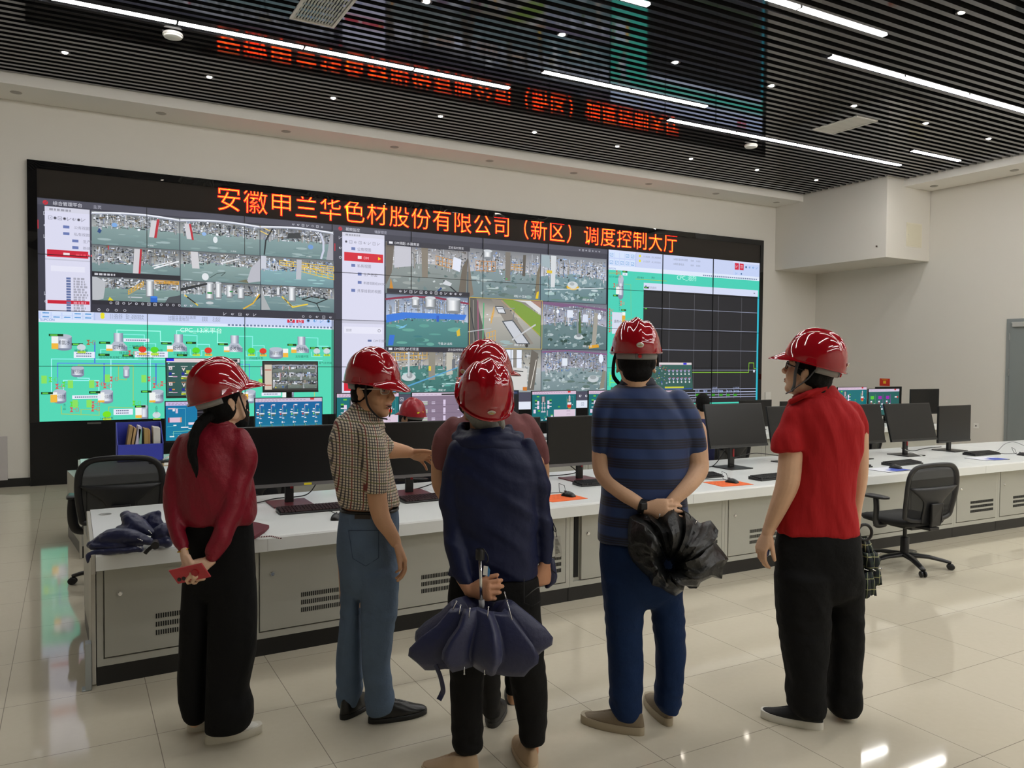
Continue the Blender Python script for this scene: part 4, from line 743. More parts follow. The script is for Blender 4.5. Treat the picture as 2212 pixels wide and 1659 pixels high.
def pic_green(p, x0, x1, z0, z1):                             # dark green diagram with blue drums and yellow tags
    W_ = x1-x0; p.rect(x0, z0, x1, z1, '2e5a56'); h_ = (z1-z0)*.1; p.rect(x0, z1-h_, x1, z1, 'e4d8dc'); p.rect(x0, z1-h_*.7, x0+W_*.1, z1, '1c18e8'); p.rect(x0+W_*.74, z1-h_*.8, x0+W_*.97, z1-h_*.1, '101014'); p.rect(x0+W_*.8, z1-h_*.9, x0+W_*.88, z1-h_*.1, '1c18f0'); H = z1-h_-z0
    p.disc(x0+.03*W_, z1-h_*1.3, .006, .006, '50d8e0')
    for k in range(5):
        for r_ in range(2):
            a = x0+W_*(.03+.15*k+(.02 if k else 0)); z = z0+H*(.50-.47*r_)
            p.rect(a, z+.28*H, a+.045*W_, z+.38*H, 'e8dce0') if k < 1 else p.poly([(a, z+.34*H), (a+.05*W_, z+.34*H), (a+.03*W_, z+.24*H), (a+.02*W_, z+.24*H)], 'dcd0cc')
            p.rect(a+.015*W_, z+.31*H, a+.03*W_, z+.34*H, '302830'); p.rect(a-.01*W_, z+.37*H, a+.08*W_, z+.385*H, ('f0f0f0', 'd08050')[r_]); p.rect(a, z+.12*H, a+.035*W_, z+.2*H, '1c2c98'); p.rect(a+.04*W_, z+.15*H, a+.075*W_, z+.18*H, ('f0f0f4', 'e09048')[r_])
            p.rect(a-.005*W_, z+.07*H, a+.05*W_, z+.09*H, 'f0f0f4'); p.rect(a+.05*W_, z+.06*H, a+.11*W_, z+.085*H, 'd8a8c8')
            if k: p.rect(a-.01*W_, z+.0*H, a+.09*W_, z+.05*H, 'c8d838'); p.rect(a+.06*W_, z+.16*H, a+.13*W_, z+.26*H, 'b4c440'); p.rect(a+.02*W_, z+.01*H, a+.07*W_, z+.03*H, '606828')
def pic_cctv(p, x0, x1, z0, z1):
    p.rect(x0, z0, x1, z1, '3a3836'); a = x0+(x1-x0)*.15; p.rect(x0+.012, z0+.01, a, z1-.03, 'd8ccba'); p.rect(x0+.014, z1-.09, a-.004, z1-.08, 'b84838'); p.rect(x0+.014, z0+.05, a-.004, z0+.06, 'b84838')
    n = 0
    for r_ in range(3):
        for c_ in range(3):
            X_ = a+.006+(x1-a-.012)*c_/3; Z_ = z1-.03-(z1-z0-.05)*(r_+1)/3
            sp = dict(SP[n]); sp['n'] = 26; sp['smax'] = .03; sp['blot'] = 3; sp['cap'] = ''; sp['stamp'] = 0; sp['floor'] = '7c847a'; sp['ex'] = [e for e in sp['ex'] if e[0] == 'p']
            camtile(p, X_, X_+(x1-a-.012)/3-.003, Z_, Z_+(z1-z0-.05)/3-.003, 7+n, sp); n += 1
def pic_lilac(p, x0, x1, z0, z1):
    W_ = x1-x0; H = z1-z0; p.rect(x0, z0, x1, z1, '8c7a90'); p.rect(x0, z1-.09*H, x1, z1, 'dccce0'); p.rect(x0+.5*W_, z1-.075*H, x1, z1-.03*H, '0c0c10')
    for k in range(6): p.rect(x0+(.03+.07*k)*W_, z1-.06*H, x0+(.07+.07*k)*W_, z1-.05*H, 'a898b0')
    for r_ in range(3):
        z = z1-.26*H-.24*H*r_
        for k in range(4): p.rect(x0+.1*W_, z-.03*H*k, x0+.26*W_, z+.016*H-.03*H*k, ('e8e0f0', 'c0e0b0')[k % 2])
        for k in range(2): p.rect(x0+.33*W_, z-.03*H-.05*H*k, x0+.39*W_, z-.005*H-.05*H*k, 'dcd0e8'); p.rect(x0+.78*W_+.06*W_*k, z-.03*H, x0+.82*W_+.06*W_*k, z+.03*H*k, 'e0d4ec')
        p.rect(x0+.53*W_, z-.14*H, x0+.57*W_, z+.05*H, 'e4d4f0'); p.line([(x0+.1*W_, z-.1*H), (x1-.05*W_, z-.1*H)], .003, '706078'); p.line([(x0+.3*W_, z), (x0+.53*W_, z)], .002, '706078')
def pic_teal(p, x0, x1, z0, z1, pop=True):
    W_ = x1-x0; H0 = z1-z0; p.rect(x0, z0, x1, z1, '107078'); zt = bar(p, x0, x1, z0, z1, 'e0c4dc'); H = zt-z0
    p.rect(x0+.2*W_, z0+.7*H, x0+.3*W_, z0+.93*H, '30484c'); p.grad(x0+.215*W_, z0+.72*H, x0+.285*W_, z0+.92*H, ['6a6468', 'c8bcc0', 'a49a9e', '585458'])
    for k in range(2):
        x = x0+(.225+.055*k)*W_; p.line([(x, z0+.72*H), (x, z0+.38*H)], .006, 'd0c4cc'); p.disc(x, z0+.66*H, .012, .009, 'c4b8c0'); p.disc(x, z0+.5*H, .014, .01, 'c4b8c0')
    p.rect(x0+.2*W_, z0+.33*H, x0+.3*W_, z0+.38*H, 'd8ccd8'); p.rect(x0+.33*W_, z0+.2*H, x0+.35*W_, z0+.4*H, 'c0b4bc')
    for (dx, dz, w_, h_, c) in ((.11, .62, .045, .14, 'ecd8f0'), (.11, .46, .045, .13, 'ecd8f0'), (.34, .63, .045, .14, 'ecd8f0'), (.34, .47, .045, .13, 'ecd8f0'), (.03, .3, .05, .14, 'ecd8f0'), (.42, .06, .05, .14, 'ecd8f0'), (.06, .75, .05, .05, '68c840'), (.1, .9, .055, .05, '68c840'), (.385, .76, .05, .05, '68c840'), (.42, .2, .05, .04, '68c840'), (.13, .36, .05, .06, '58c040'), (.06, .7, .05, .04, '123c2c'), (.06, .64, .05, .025, 'f0f0f4'), (.06, .5, .05, .025, 'f0f0f4'), (.385, .66, .05, .025, 'f0f0f4'), (.385, .53, .05, .025, 'f0f0f4'), (.385, .7, .05, .04, '123c2c'), (.13, .07, .05, .05, 'c83830'), (.2, .03, .04, .03, 'f0f0f4'), (.3, .05, .05, .06, 'f0f0f4'), (.28, .13, .02, .04, '70d060'), (.8, .6, .09, .08, 'f4f0f4'), (.8, .49, .09, .11, 'd83828'), (.82, .45, .06, .04, 'c0a830'), (.58, .5, .05, .05, '50a848'), (.91, .58, .015, .03, 'f0f0f4'), (.8, .7, .02, .12, '9ca060')): p.rect(x0+dx*W_, z0+dz*H, x0+(dx+w_)*W_, z0+(dz+h_)*H, c)
    p.grad(x0+.825*W_, z0+.72*H, x0+.87*W_, z0+.9*H, ['807478', 'd8ccd0', 'a89ca0']); p.poly([(x0+.825*W_, z0+.9*H), (x0+.87*W_, z0+.9*H), (x0+.848*W_, z0+.97*H)], 'd0c4c8')
    p.line([(x0+.78*W_, z0+.48*H), (x0+.78*W_, z0+.9*H)], .003, '60a8a0'); p.line([(x0+.95*W_, z0+.48*H), (x0+.95*W_, z0+.9*H), (x0+.89*W_, z0+.9*H)], .003, '60a8a0')
    if pop:
        a, c, d_, e_ = x0+.49*W_, x0+.99*W_, z0+.0*H, z0+.42*H; p.rect(a, d_, c, e_, 'f4ecf4'); p.rect(a+.003, d_+.003, c-.003, e_-.003, 'e2cfe2')
        for dx, dz in ((.6, .8), (.6, .5), (.55, .2)): p.line([(a+dx*(c-a), d_+dz*.42*H), (a+(dx+.14)*(c-a), d_+dz*.42*H), (a+(dx+.14)*(c-a), d_+(dz+.1)*.42*H), (a+dx*(c-a), d_+(dz+.1)*.42*H), (a+dx*(c-a), d_+dz*.42*H)], .003, 'a890a8')
    else: p.grad(x0+.55*W_, z0+.2*H, x0+.63*W_, z0+.45*H, ['505458', 'b8acb0', '606468'])
def pic_dark(p, x0, x1, z0, z1):
    p.rect(x0, z0, x1, z1, '141418'); p.rect(x0, z1-.04, x1, z1-.0, '1c2840'); p.rect(x1-.12, z1-.035, x1-.07, z1-.005, '4878c8'); p.rect(x1-.06, z1-.03, x1-.02, z1-.01, '3a4a70')
def pic_scheme(p, x0, x1, z0, z1):
    W_ = x1-x0; p.rect(x0, z0, x1, z1, '2c5c56'); p.rect(x0, z1-.03, x1, z1, 'e4d8dc'); p.rect(x0+.8*W_, z1-.028, x0+.88*W_, z1-.002, '2020e0'); H = z1-z0-.03; r = R_(4)
    for k in range(6):
        for r_ in range(2):
            a = x0+W_*(.42+.095*k); z = z0+H*(.58-.32*r_)
            p.poly([(a, z+.2*H), (a+.06*W_, z+.2*H), (a+.03*W_, z+.1*H)], 'd8d0e4'); p.rect(a+.01*W_, z+.16*H, a+.05*W_, z+.19*H, '5868c0'); p.disc(a+.03*W_, z+.05*H, .014, .01, 'f0f0f4'); p.rect(a+.02*W_, z+.21*H, a+.07*W_, z+.23*H, 'd06080')
    scatter(p, r, (x0+.03*W_, x0+.4*W_), (z0+.1*H, z0+.95*H), 60, ['e8e8f0', '3848b8', 'd05850', 'f0f0f4', 'c8d040', '9aa8b8'], .008, .03, 'r')
    p.rect(x0+.33*W_, z0+.06*H, x0+.78*W_, z0+.13*H, 'c8cc38'); p.rect(x0+.3*W_, z0+.02*H, x1-.02, z0+.05*H, '2848c0')
def pic_purple(p, x0, x1, z0, z1):
    W_ = x1-x0; p.rect(x0, z0, x1, z1, '2a6460'); zt = bar(p, x0, x1, z0, z1, 'dccce4'); H = zt-z0; r = R_(6)
    for k, c in enumerate(('58c838', 'a028b0', 'a028b0')):
        a = x0+W_*(.06+.25*k); p.rect(a, z0+.68*H, a+.11*W_, z0+.82*H, c); p.line([(a+.15*W_, z0+.88*H), (a+.15*W_, z0+.3*H)], .005, c); p.line([(a+.06*W_, z0+.68*H), (a+.06*W_, z0+.3*H)], .004, c)
        for q in range(4): p.rect(a+.1*W_*(q % 2), z0+(.55-.11*q)*H, a+.1*W_*(q % 2)+.05*W_, z0+(.61-.11*q)*H, 'f0ecf4')
        p.rect(a, z0+.5*H, a+.05*W_, z0+.53*H, 'c04848')
    p.disc(x1-.06*W_, z0+.76*H, .018, .018, 'c83838'); p.rect(x1-.15*W_, z0+.74*H, x1-.08*W_, z0+.79*H, 'f0f0f4')
    for q in range(6): p.rect(x0+W_*(.3+.03*(q % 3)), z0+(.1+.05*q)*H, x0+W_*(.34+.03*(q % 3)), z0+(.13+.05*q)*H, 'f0f0f4')
D2 = .685; G2 = 'lit monitors on the second desk'
MON2 = [(1.155, 8.38, 1.44, .70, .395, 0, .10, pic_green, 'upper lit monitor with dark green diagram, behind the woman helmet', True),
 (1.11, 8.12, 1.03, .68, .395, 0, 0, pic_trend, 'lit blue monitor with a black trend chart left of the woman', False),
 (2.01, 8.38, 1.448, .575, .325, 0, .04, pic_cctv, 'small upper monitor showing nine camera views above the blue monitor', True),
 (1.93, 8.12, 1.045, .68, .40, -.02, 0, pic_blue, 'lit blue monitor with six reactor groups between the woman and man in jeans', False),
 (2.77, 8.14, 1.08, .70, .40, 0, 0, pic_teal, 'lit teal monitor behind the head of the man in jeans', False),
 (3.62, 8.14, 1.078, .72, .40, 0, 0, pic_lilac, 'lit lilac monitor behind the seated red helmet', False),
 (4.315, 8.16, 1.085, .62, .40, 0, 0, pic_dark, 'dark monitor with a small blue icon right of the maroon shirt man', False),
 (5.12, 8.16, 1.08, .64, .385, 0, 0, pic_teal, 'lit teal monitor with pink pop-up left of the striped polo man', False),
 (5.98, 8.18, 1.07, .70, .40, 0, 0, pic_teal, 'lit teal monitor behind the left shoulder of the striped polo man', False),
 (6.82, 8.20, 1.06, .72, .40, 0, 0, lambda *a: pic_teal(*a, False), 'lit teal monitor behind the right shoulder of the striped polo man', False),
 (7.16, 8.42, 1.43, .74, .40, -.03, .10, pic_scheme, 'upper lit monitor with dark green scheme beside the striped polo man head', True),
 (10.72, 8.30, 1.06, .69, .40, 0, 0, lambda *a: pic_teal(*a, False), 'lit teal monitor just right of the man in red', False),
 (11.38, 8.22, 1.01, .74, .44, -.03, 0, pic_purple, 'lit teal monitor with purple blocks, rightmost lit on the second desk', False)]
for (x, y, zc, w_, h_, rz, ti, pc, lb, up) in MON2: monitor(x, y, lb, w_, h_, zc, rz, ti, 'black', False, G2, pc, arm=True, desk=D2, post_dy=.07 if up else .05)
for (x, y, zc, rz, lb) in ((11.78, 8.42, 1.05, 0, 'black switched off monitor partly behind the purple diagram monitor'), (12.35 - .42, 8.0, 1.0, 0, ''),):
    if lb: monitor(x, y, lb, .66, .40, zc, rz, 0, 'black', False, 'switched off monitors on the second desk', arm=True, desk=D2)
monitor(11.72+.52-.35, 7.86, 'black switched off monitor at the right end of the second desk', .68, .40, 1.03, -.05, 0, 'black', False, 'switched off monitors on the second desk', arm=True, desk=D2)
monitor(8.43, 8.1, 'black switched off monitor behind the tilted front desk monitor', .62, .38, .915, 0, 0, 'black', False, 'switched off monitors on the second desk', arm=True, desk=D2)
monitor(9.25, 8.1, 'black switched off monitor whose top shows left of the man in red', .66, .38, .885, 0, 0, 'black', False, 'switched off monitors on the second desk', arm=True, desk=D2)
# red boxes behind the right monitors
tag(MB().b2((11.28, 8.34, D2), (11.40, 8.5, .78)).b2((11.22, 8.6, D2), (11.5, 8.75, .90)).build('document_box', mat('box_red', '8c1420', .5), None, bevel=.004), 'dark red box between the two right lit monitors', 'box')
# ---------------------------------------------------------------- keyboards, mice, pads, cables
m_kb = mat('keyboard_black', '161617', .4); m_key = mat('key_black', '1e1e20', .45); m_ora = mat('pad_orange', 'ef6a2a', .7); m_ms = mat('mouse_black', '131314', .3); m_cb = mat('cable_black', '0e0e0f', .5)
def keyboard(x, y, label, rz=0, w_=.44, d_=.14, keym=None):
    t = thing('keyboard', label, 'keyboard', (x, y, ZT), rz, 'keyboards on the front desk')
    MB().prism([(-w_/2, -d_/2, 0), (-w_/2, d_/2, 0), (-w_/2, d_/2, .026), (-w_/2, -d_/2, .012)], (w_, 0, 0)).build('body', m_kb, t, bevel=.003)
    b = MB()
    for r_ in range(6):
        yy = -d_/2+.018+.0205*r_; zz = .012+.014*(yy+d_/2)/d_
        for k in range(20):
            xx = -w_/2+.018+.0212*k
            if r_ == 0 and 4 <= k <= 8: continue
            b.box((xx, yy, zz+.005), (.0165, .0165, .009))
        if r_ == 0: b.box((-w_/2+.018+.0212*6, yy, zz+.005), (.10, .0165, .009))
    b.build('keys', keym or m_key, t)
    return t
m_kred = mat('key_reddish', '3a2326', .45)
keyboard(1.33, 4.96, 'black keyboard in front of the monitor between the woman and man in jeans', -.02, keym=m_kred)
keyboard(2.15, 5.0, 'black keyboard under the pointing hand', .06, keym=m_kred)
keyboard(3.60, 5.04, 'black keyboard left of the striped polo man', -.05)
keyboard(4.52, 4.96, 'black keyboard right behind the striped polo man elbow', 0)
keyboard(5.06, 4.66, 'black keyboard left of the man in red', .05)
keyboard(6.88, 4.76, 'black keyboard behind the back of the mesh chair', .02)
keyboard(8.40, 4.90, 'black keyboard below the rightmost upright monitor', -.03)
keyboard(6.22, 4.82, 'black keyboard just right of the man in red arm', .0)
def mouse(x, y, label, rz=0, z=ZT, cable=True):
    t = thing('mouse', label, 'mouse', (x, y, z), rz, 'computer mice on the front desk')
    R = []
    for i in range(9):
        s = i/8; yy = -.055+.11*s; h_ = .036*math.sin(PI*min(.97, max(.06, s*.86+.1)))**.8; w_ = .031*(1-abs(s-.45)**2*.9)*(.72 if i in (0, 8) else 1)
        R.append([Vector((w_*math.cos(a), yy, max(0, h_*math.sin(a)))) for a in [PI*k/12 for k in range(13)]])
    MB().rings(R).build('shell', m_ms, t, smooth=True, angle=1.0)
    MB().b2((-.004, .018, .028), (.004, .036, .036)).build('wheel', mat('wheel_grey', '55565a', .5), t)
    if cable: MB().tube([(0, .055, .012), (.01, .09, .02), (.05, .13, .07), (.10, .12, .05), (.08, .09, .006), (-.02, .16, .004), (-.10, .30, .004), (-.12, .42, .004)], .0022, 6).build('cable', m_cb, t, smooth=True)
    return t
def pad(name, x, y, label, w_, d_, m, rz=0):
    o = MB().b2((-w_/2, -d_/2, 0), (w_/2, d_/2, .003)).build(name, m, None); o.location = (x, y, ZT); o.rotation_euler = (0, 0, rz)
    return tag(o, label, 'mouse pad', 'mouse pads on the front desk')
m_char = mat('pad_print', 'c04c18', .7)
for (x, y, lb, rz) in ((2.98, 4.66, 'orange mouse pad right of the hooded person', .05), (4.52, 4.62, 'orange mouse pad right of the striped polo man', -.1)):
    o = pad('mouse_pad', x, y, lb, .30, .24, m_ora, rz); b = MB(); r = R_(3)
    for k in range(3):
        for q in range(6): b.b2((-.12+.035*q, .07-.05*k, .003), (-.10+.035*q+.006*r.random(), .074-.05*k, .0034))
    b.build('print', m_char, o)
mouse(3.06, 4.68, 'black mouse on the orange pad right of the hooded person', .3, ZT+.003); mouse(4.57, 4.63, 'black mouse on the orange pad right of the striped polo man', .2, ZT+.003)
mouse(1.38, 4.64, 'black mouse left of the man in jeans', -.4, ZT, True); mouse(6.55, 4.60, 'black mouse on the blue and white pad by the mesh chair', .2, ZT+.003, False); mouse(8.72, 4.66, 'black mouse at the right edge of the picture', .1, ZT)
mouse(2.78, 4.98, 'black mouse half hidden right of the hooded person', .2, ZT, False)
m_pw = mat('pad_white', 'e6e8f0', .5); m_pb = mat('pad_blue', '3a52b8', .5)
for (x, y, lb, rz) in ((6.42, 4.58, 'white and blue mouse pad left of the mesh chair', .02), (8.08, 4.66, 'white and blue mouse pad below the rightmost keyboard', -.1)):
    o = pad('mouse_pad', x, y, lb, .34, .24, mat('pad_edge', '1a1c30', .6), rz); MB().b2((-.165, -.115, .003), (.165, .115, .0035)).build('print_white', m_pw, o)
    MB().add([(-.05, -.115, .0038), (.165, -.115, .0038), (.165, .0, .0038), (.06, .05, .0038), (.03, -.01, .0038), (-.08, -.02, .0038)], [(0, 1, 2, 3, 4, 5)]).build('print_blue', m_pb, o)
def cable(pts, label, r=.004, m=m_cb): return tag(MB().tube(pts, r, 6).build('cable', m, None, smooth=True), label, 'cable', 'loose cables on the front desk')
def spl(P, n=8):
    P = [Vector(p) for p in P]; Q = []
    for i in range(len(P)-1):
        p0, p1, p2, p3 = P[max(0, i-1)], P[i], P[i+1], P[min(len(P)-1, i+2)]
        for k in range(n):
            t = k/n; Q.append(.5*((2*p1)+(p2-p0)*t+(2*p0-5*p1+4*p2-p3)*t*t+(3*p1-p0-3*p2+p3)*t**3))
    return Q+[P[-1]]
Zc = ZT+.005
cable(spl([(.95, 5.40, Zc), (1.05, 5.36, Zc), (1.2, 5.42, Zc+.01), (1.38, 5.35, .72), (1.44, 5.30, .80)]), 'black cable behind the monitor between the woman and man in jeans')
cable(spl([(2.0, 5.4, Zc), (2.2, 5.42, Zc), (2.35, 5.38, .74), (2.32, 5.32, .80)]), 'black cable under the monitor behind the pointing hand')
cable(spl([(3.15, 5.45, Zc), (3.3, 5.5, Zc+.01), (3.5, 5.44, Zc+.02), (3.58, 5.36, .74), (3.48, 5.32, .81)]), 'black cable under the monitor left of the striped polo man')
cable(spl([(4.75, 5.5, Zc), (4.95, 5.44, Zc), (5.1, 5.4, .70), (5.2, 5.36, .84)]), 'black cable beside the tilted monitor stand')
cable(spl([(5.5, 5.62, Zc), (5.62, 5.6, .73), (5.85, 5.62, .75), (6.1, 5.58, .72), (6.3, 5.5, Zc)]), 'black cable arching behind the man in red')
cable(spl([(7.7, 5.30, .72), (7.82, 5.42, .73), (8.0, 5.42, Zc), (8.2, 5.40, .71), (8.42, 5.36, .72)]), 'black cable between the two rightmost monitors')
cable(spl([(7.58, 5.24, .75), (7.60, 5.16, .72), (7.64, 5.06, Zc)]), 'white cable in front of the tilted monitor stand', .004, mat('cable_white', 'dcdcd8', .5))
cable(spl([(8.75, 5.0, Zc), (8.9, 5.02, Zc), (9.0, 5.0, .76), (9.12, 4.96, .78), (9.2, 4.85, .72), (9.22, 4.78, Zc)]), 'grey cable loop at the right end of the front desk', .003, mat('cable_grey', '77787a', .5))
# ---------------------------------------------------------------- blue file box and papers on the second desk
m_bb = mat('file_box_blue', '3c46b4', .45)
a, c = onY(252, 990, 8.1), onY(347, 990, 8.1); zf = .695
t = thing('file_box', 'blue plastic file box on the second desk left of the woman', 'file box', (0, 0, 0))
x0, x1, y0, y1 = .36, .745, 7.98, 8.26
b = MB().b2((x0, y0, D2), (x1, y1, D2+.012)).b2((x0, y1-.01, D2), (x1, y1, 1.03)).b2((x0, y0, D2), (x1, y0+.008, .845))
for x in (x0, x1-.008): b.prism([(x, y0, D2), (x, y1, D2), (x, y1, 1.03), (x, y1-.06, 1.03), (x, y0, .845)], (.008, 0, 0))
b.build('tray', m_bb, t, bevel=.002)
b = MB()
for k in range(1, 4): b.b2((x0+.096*k-.003, y0+.008, D2), (x0+.096*k+.003, y1-.01, .84))
b.build('divider', m_bb, t)
fold = [('folder', 'a88a5c', .415, .03, .22, 'tan folder, leftmost in the blue file box'), ('folder', 'b8986a', .452, .02, .2, 'lighter tan folder second in the blue file box'), ('paper_sheaf', 'c8c4d8', .485, .03, .215, 'lilac white sheaf of papers in the blue file box'), ('folder', '8fc0ae', .535, .028, .195, 'pale green folder in the blue file box'), ('folder', 'b09058', .583, .034, .19, 'brown folder right of the green folder'), ('folder', 'a8844c', .617, .018, .185, 'thin brown folder beside the curled papers'), ('paper_sheaf', 'd0cdc4', .66, .06, .2, 'curled white papers at the right of the blue file box')]
for nm, colr, x, th, h_, lb in fold:
    ln = .05 if x < .5 else .0
    b = MB().prism([(x, y0+.02, D2+.013), (x+th, y0+.02, D2+.013), (x+th+ln, y0+.02, D2+.10+h_), (x+ln, y0+.02, D2+.11+h_)], (0, .2, 0)); o = b.build(nm, mat('paper_'+colr, colr, .7), None, bevel=.003); tag(o, lb, 'folder' if nm == 'folder' else 'papers', 'files in the blue file box')
t = thing('clipboard', 'clipboard with curled white sheets on the second desk beside the woman', 'clipboard', (.86, 7.66, D2), -.1)
MB().b2((-.17, -.12, 0), (.17, .12, .005)).build('board', mat('clip_tan', 'b09a70', .6), t)
MB().b2((-.14, -.11, .005), (.17, .1, .008)).build('sheet', mat('paper_white', 'dedbd2', .7), t)
G = [[(-.17+.17*k/6, .1+.10*j/3, .012+.05*math.sin(PI*k/7)) for k in range(7)] for j in range(4)]
MB().grid(G).build('curled_sheet', mat('paper_white', 'dedbd2', .7), t, smooth=True).modifiers.new('solid', 'SOLIDIFY').thickness = .004
tag(MB().b2((.60, 7.74, D2), (.82, 7.83, D2+.028)).build('stapler_case', mat('case_black', '151517', .4), None, bevel=.006), 'flat black case beside the curled sheets on the second desk', 'case')
for (x, y, c, lb, h_) in ((11.3, 7.86, 'd8d4c8', 'cream paper stack seen between the right monitors', .035), (11.32, 7.75, '3a3a3c', 'black folder below the cream paper stack', .012), (11.86, 7.98, '3a3b40', 'dark binders on the right end of the second desk', .06), (11.8, 8.2, '9a8e84', 'brown paper bundle behind the dark binders', .085)):
    tag(MB().b2((x-.12, y-.05, D2), (x+.12, y+.05, D2+h_)).build('paper_stack', mat('stack_'+c, c, .6), None, bevel=.004), lb, 'papers', 'papers on the second desk')
# ================================================================ people
def fuse(mb, name, m, parent, base, vox=.008, it=3, disp=None, fac=.5):
    me = mb.mesh(name); bm = bmesh.new(); bm.from_mesh(me); bmesh.ops.recalc_face_normals(bm, faces=bm.faces); bm.to_mesh(me); bm.free()
    o = bpy.data.objects.new(name, me); COL.objects.link(o)
    r = o.modifiers.new('r', 'REMESH'); r.mode = 'VOXEL'; r.voxel_size = vox; r.adaptivity = 0
    if it: s = o.modifiers.new('s', 'SMOOTH'); s.iterations = it; s.factor = fac
    dg = bpy.context.evaluated_depsgraph_get(); m2 = bpy.data.meshes.new_from_object(o.evaluated_get(dg)); o.modifiers.clear(); o.data = m2; bpy.data.meshes.remove(me); m2.name = name
    b = Vector(base); P = [v.co.copy() for v in m2.vertices]
    if disp: nv = [x.vector.copy() for x in m2.vertex_normals]; P = [p + k*disp(p) for p, k in zip(P, nv)]
    m2.vertices.foreach_set('co', [x for p in P for x in p-b]); m2.update()
    for p in m2.polygons: p.use_smooth = True
    m2.materials.clear(); m2.materials.append(m)
    if parent: o.parent = parent
    return o
def local(o, base, parent):                              # a mesh made in room coordinates becomes a child at the person's base
    b = Vector(base); 
    for v in o.data.vertices: v.co = v.co - b
    o.parent = parent; return o
def folds(amp, sx=22, sz=5, tw=0, extra=None):
    def f(p):
        x = p.dot(RH)*sx + p.z*tw; y = p.dot(FH)*sx; z = p.z*sz
        a = noise.noise(Vector((x, y, z))) + .5*noise.noise(Vector((x*2.1+7, y*2.1, z*2.3)))
        r = amp*.7*a + amp*1.1*(.30-abs(noise.noise(Vector((x*.75+3.1, y*.75, z*.8+1.7)))))
        if extra: r += extra(p)
        return r
    return f
class Per:
    def __init__(s, dep): s.dep = dep; s.k = dep/FPX
    def Q(s, u, v, dy=0): return onD(u, v, s.dep+dy)
    def loft(s, mb, rings, n=28, e=2.4, cap=True, hem=True):        # rings: left px, right px, row px, half depth (m), forward shift (m)
        if hem and rings[0][2] > 1200 and rings[-1][2]-rings[0][2] > 200: a_ = rings[0]; q_ = (a_[1]-a_[0])*.14; rings = [(a_[0]+q_, a_[1]-q_, a_[2]-34, a_[3]*.62, a_[4]*.3), (a_[0]+q_*.3, a_[1]-q_*.3, a_[2]-14, a_[3]*.86, a_[4]*.7)]+list(rings)
        R = []; ul, ur, v, hd, dy = rings[-1][:5]; zl = s.Q((ul+ur)/2, v, dy-hd).z if hem and v > rings[0][2] else -9; nr = len(rings)
        for i_, rg in enumerate(rings):
            ul, ur, v, hd, dy = rg[:5]; tl = rg[5] if len(rg) > 5 else 0
            c = s.Q((ul+ur)/2, v, dy); c.z = max(c.z, zl+.006*(nr-1-i_)); hw = (ur-ul)/2*s.k; r = []
            for i in range(n):
                a = 2*PI*i/n; ca, sa = math.cos(a), math.sin(a)
                q_ = hw*math.copysign(abs(ca)**(2/e), ca); r.append(c + RH*q_ + FH*(hd*math.copysign(abs(sa)**(2/e), sa)) - Vector((0, 0, tl*q_)))
            R.append(r)
        mb.rings(R, cap)
    def hips(s, mb, rings):
        ul, ur, v, hd, dy = rings[-1]; w = ur-ul; zz = lambda q: s.Q(0, q, 0)
        s.loft(mb, [x for x in rings]+[(ul+w*.10, ur-w*.10, v+12, hd*.86, dy), (ul+w*.26, ur-w*.26, v+24, hd*.6, dy), (ul+w*.38, ur-w*.38, v+32, hd*.3, dy)], hem=False)
    def sleeve(s, mb, pts, n=18): s.limb(mb, pts, n, 1, False)
    def limb(s, mb, pts, n=16, flat=1, ball=True):                   # pts: u, v, forward shift (m), radius px
        P = spl([s.Q(u, v, dy) for u, v, dy, r in pts], 5); rr = [p[3]*s.k for p in pts]
        R = []
        for i in range(len(pts)-1):
            for j in range(5): R.append(rr[i]+(rr[i+1]-rr[i])*j/5)
        R.append(rr[-1]); mb.tube(P, R, n, flat)
        mb.ball(P[0], R[0], None, 14, 8)
        if ball: mb.ball(P[-1], R[-1]*.98, None, 14, 8)
def frame(phi, pitch=0, roll=0):                           # columns: right, forward, up of a head or body turned phi from straight away
    f = FH*math.cos(phi)+RH*math.sin(phi); r = f.cross(Vector((0, 0, 1))); z = Vector((0, 0, 1))
    M = Matrix((r, f, z)).transposed()
    return M @ rotm('X', pitch) @ rotm('Y', roll)
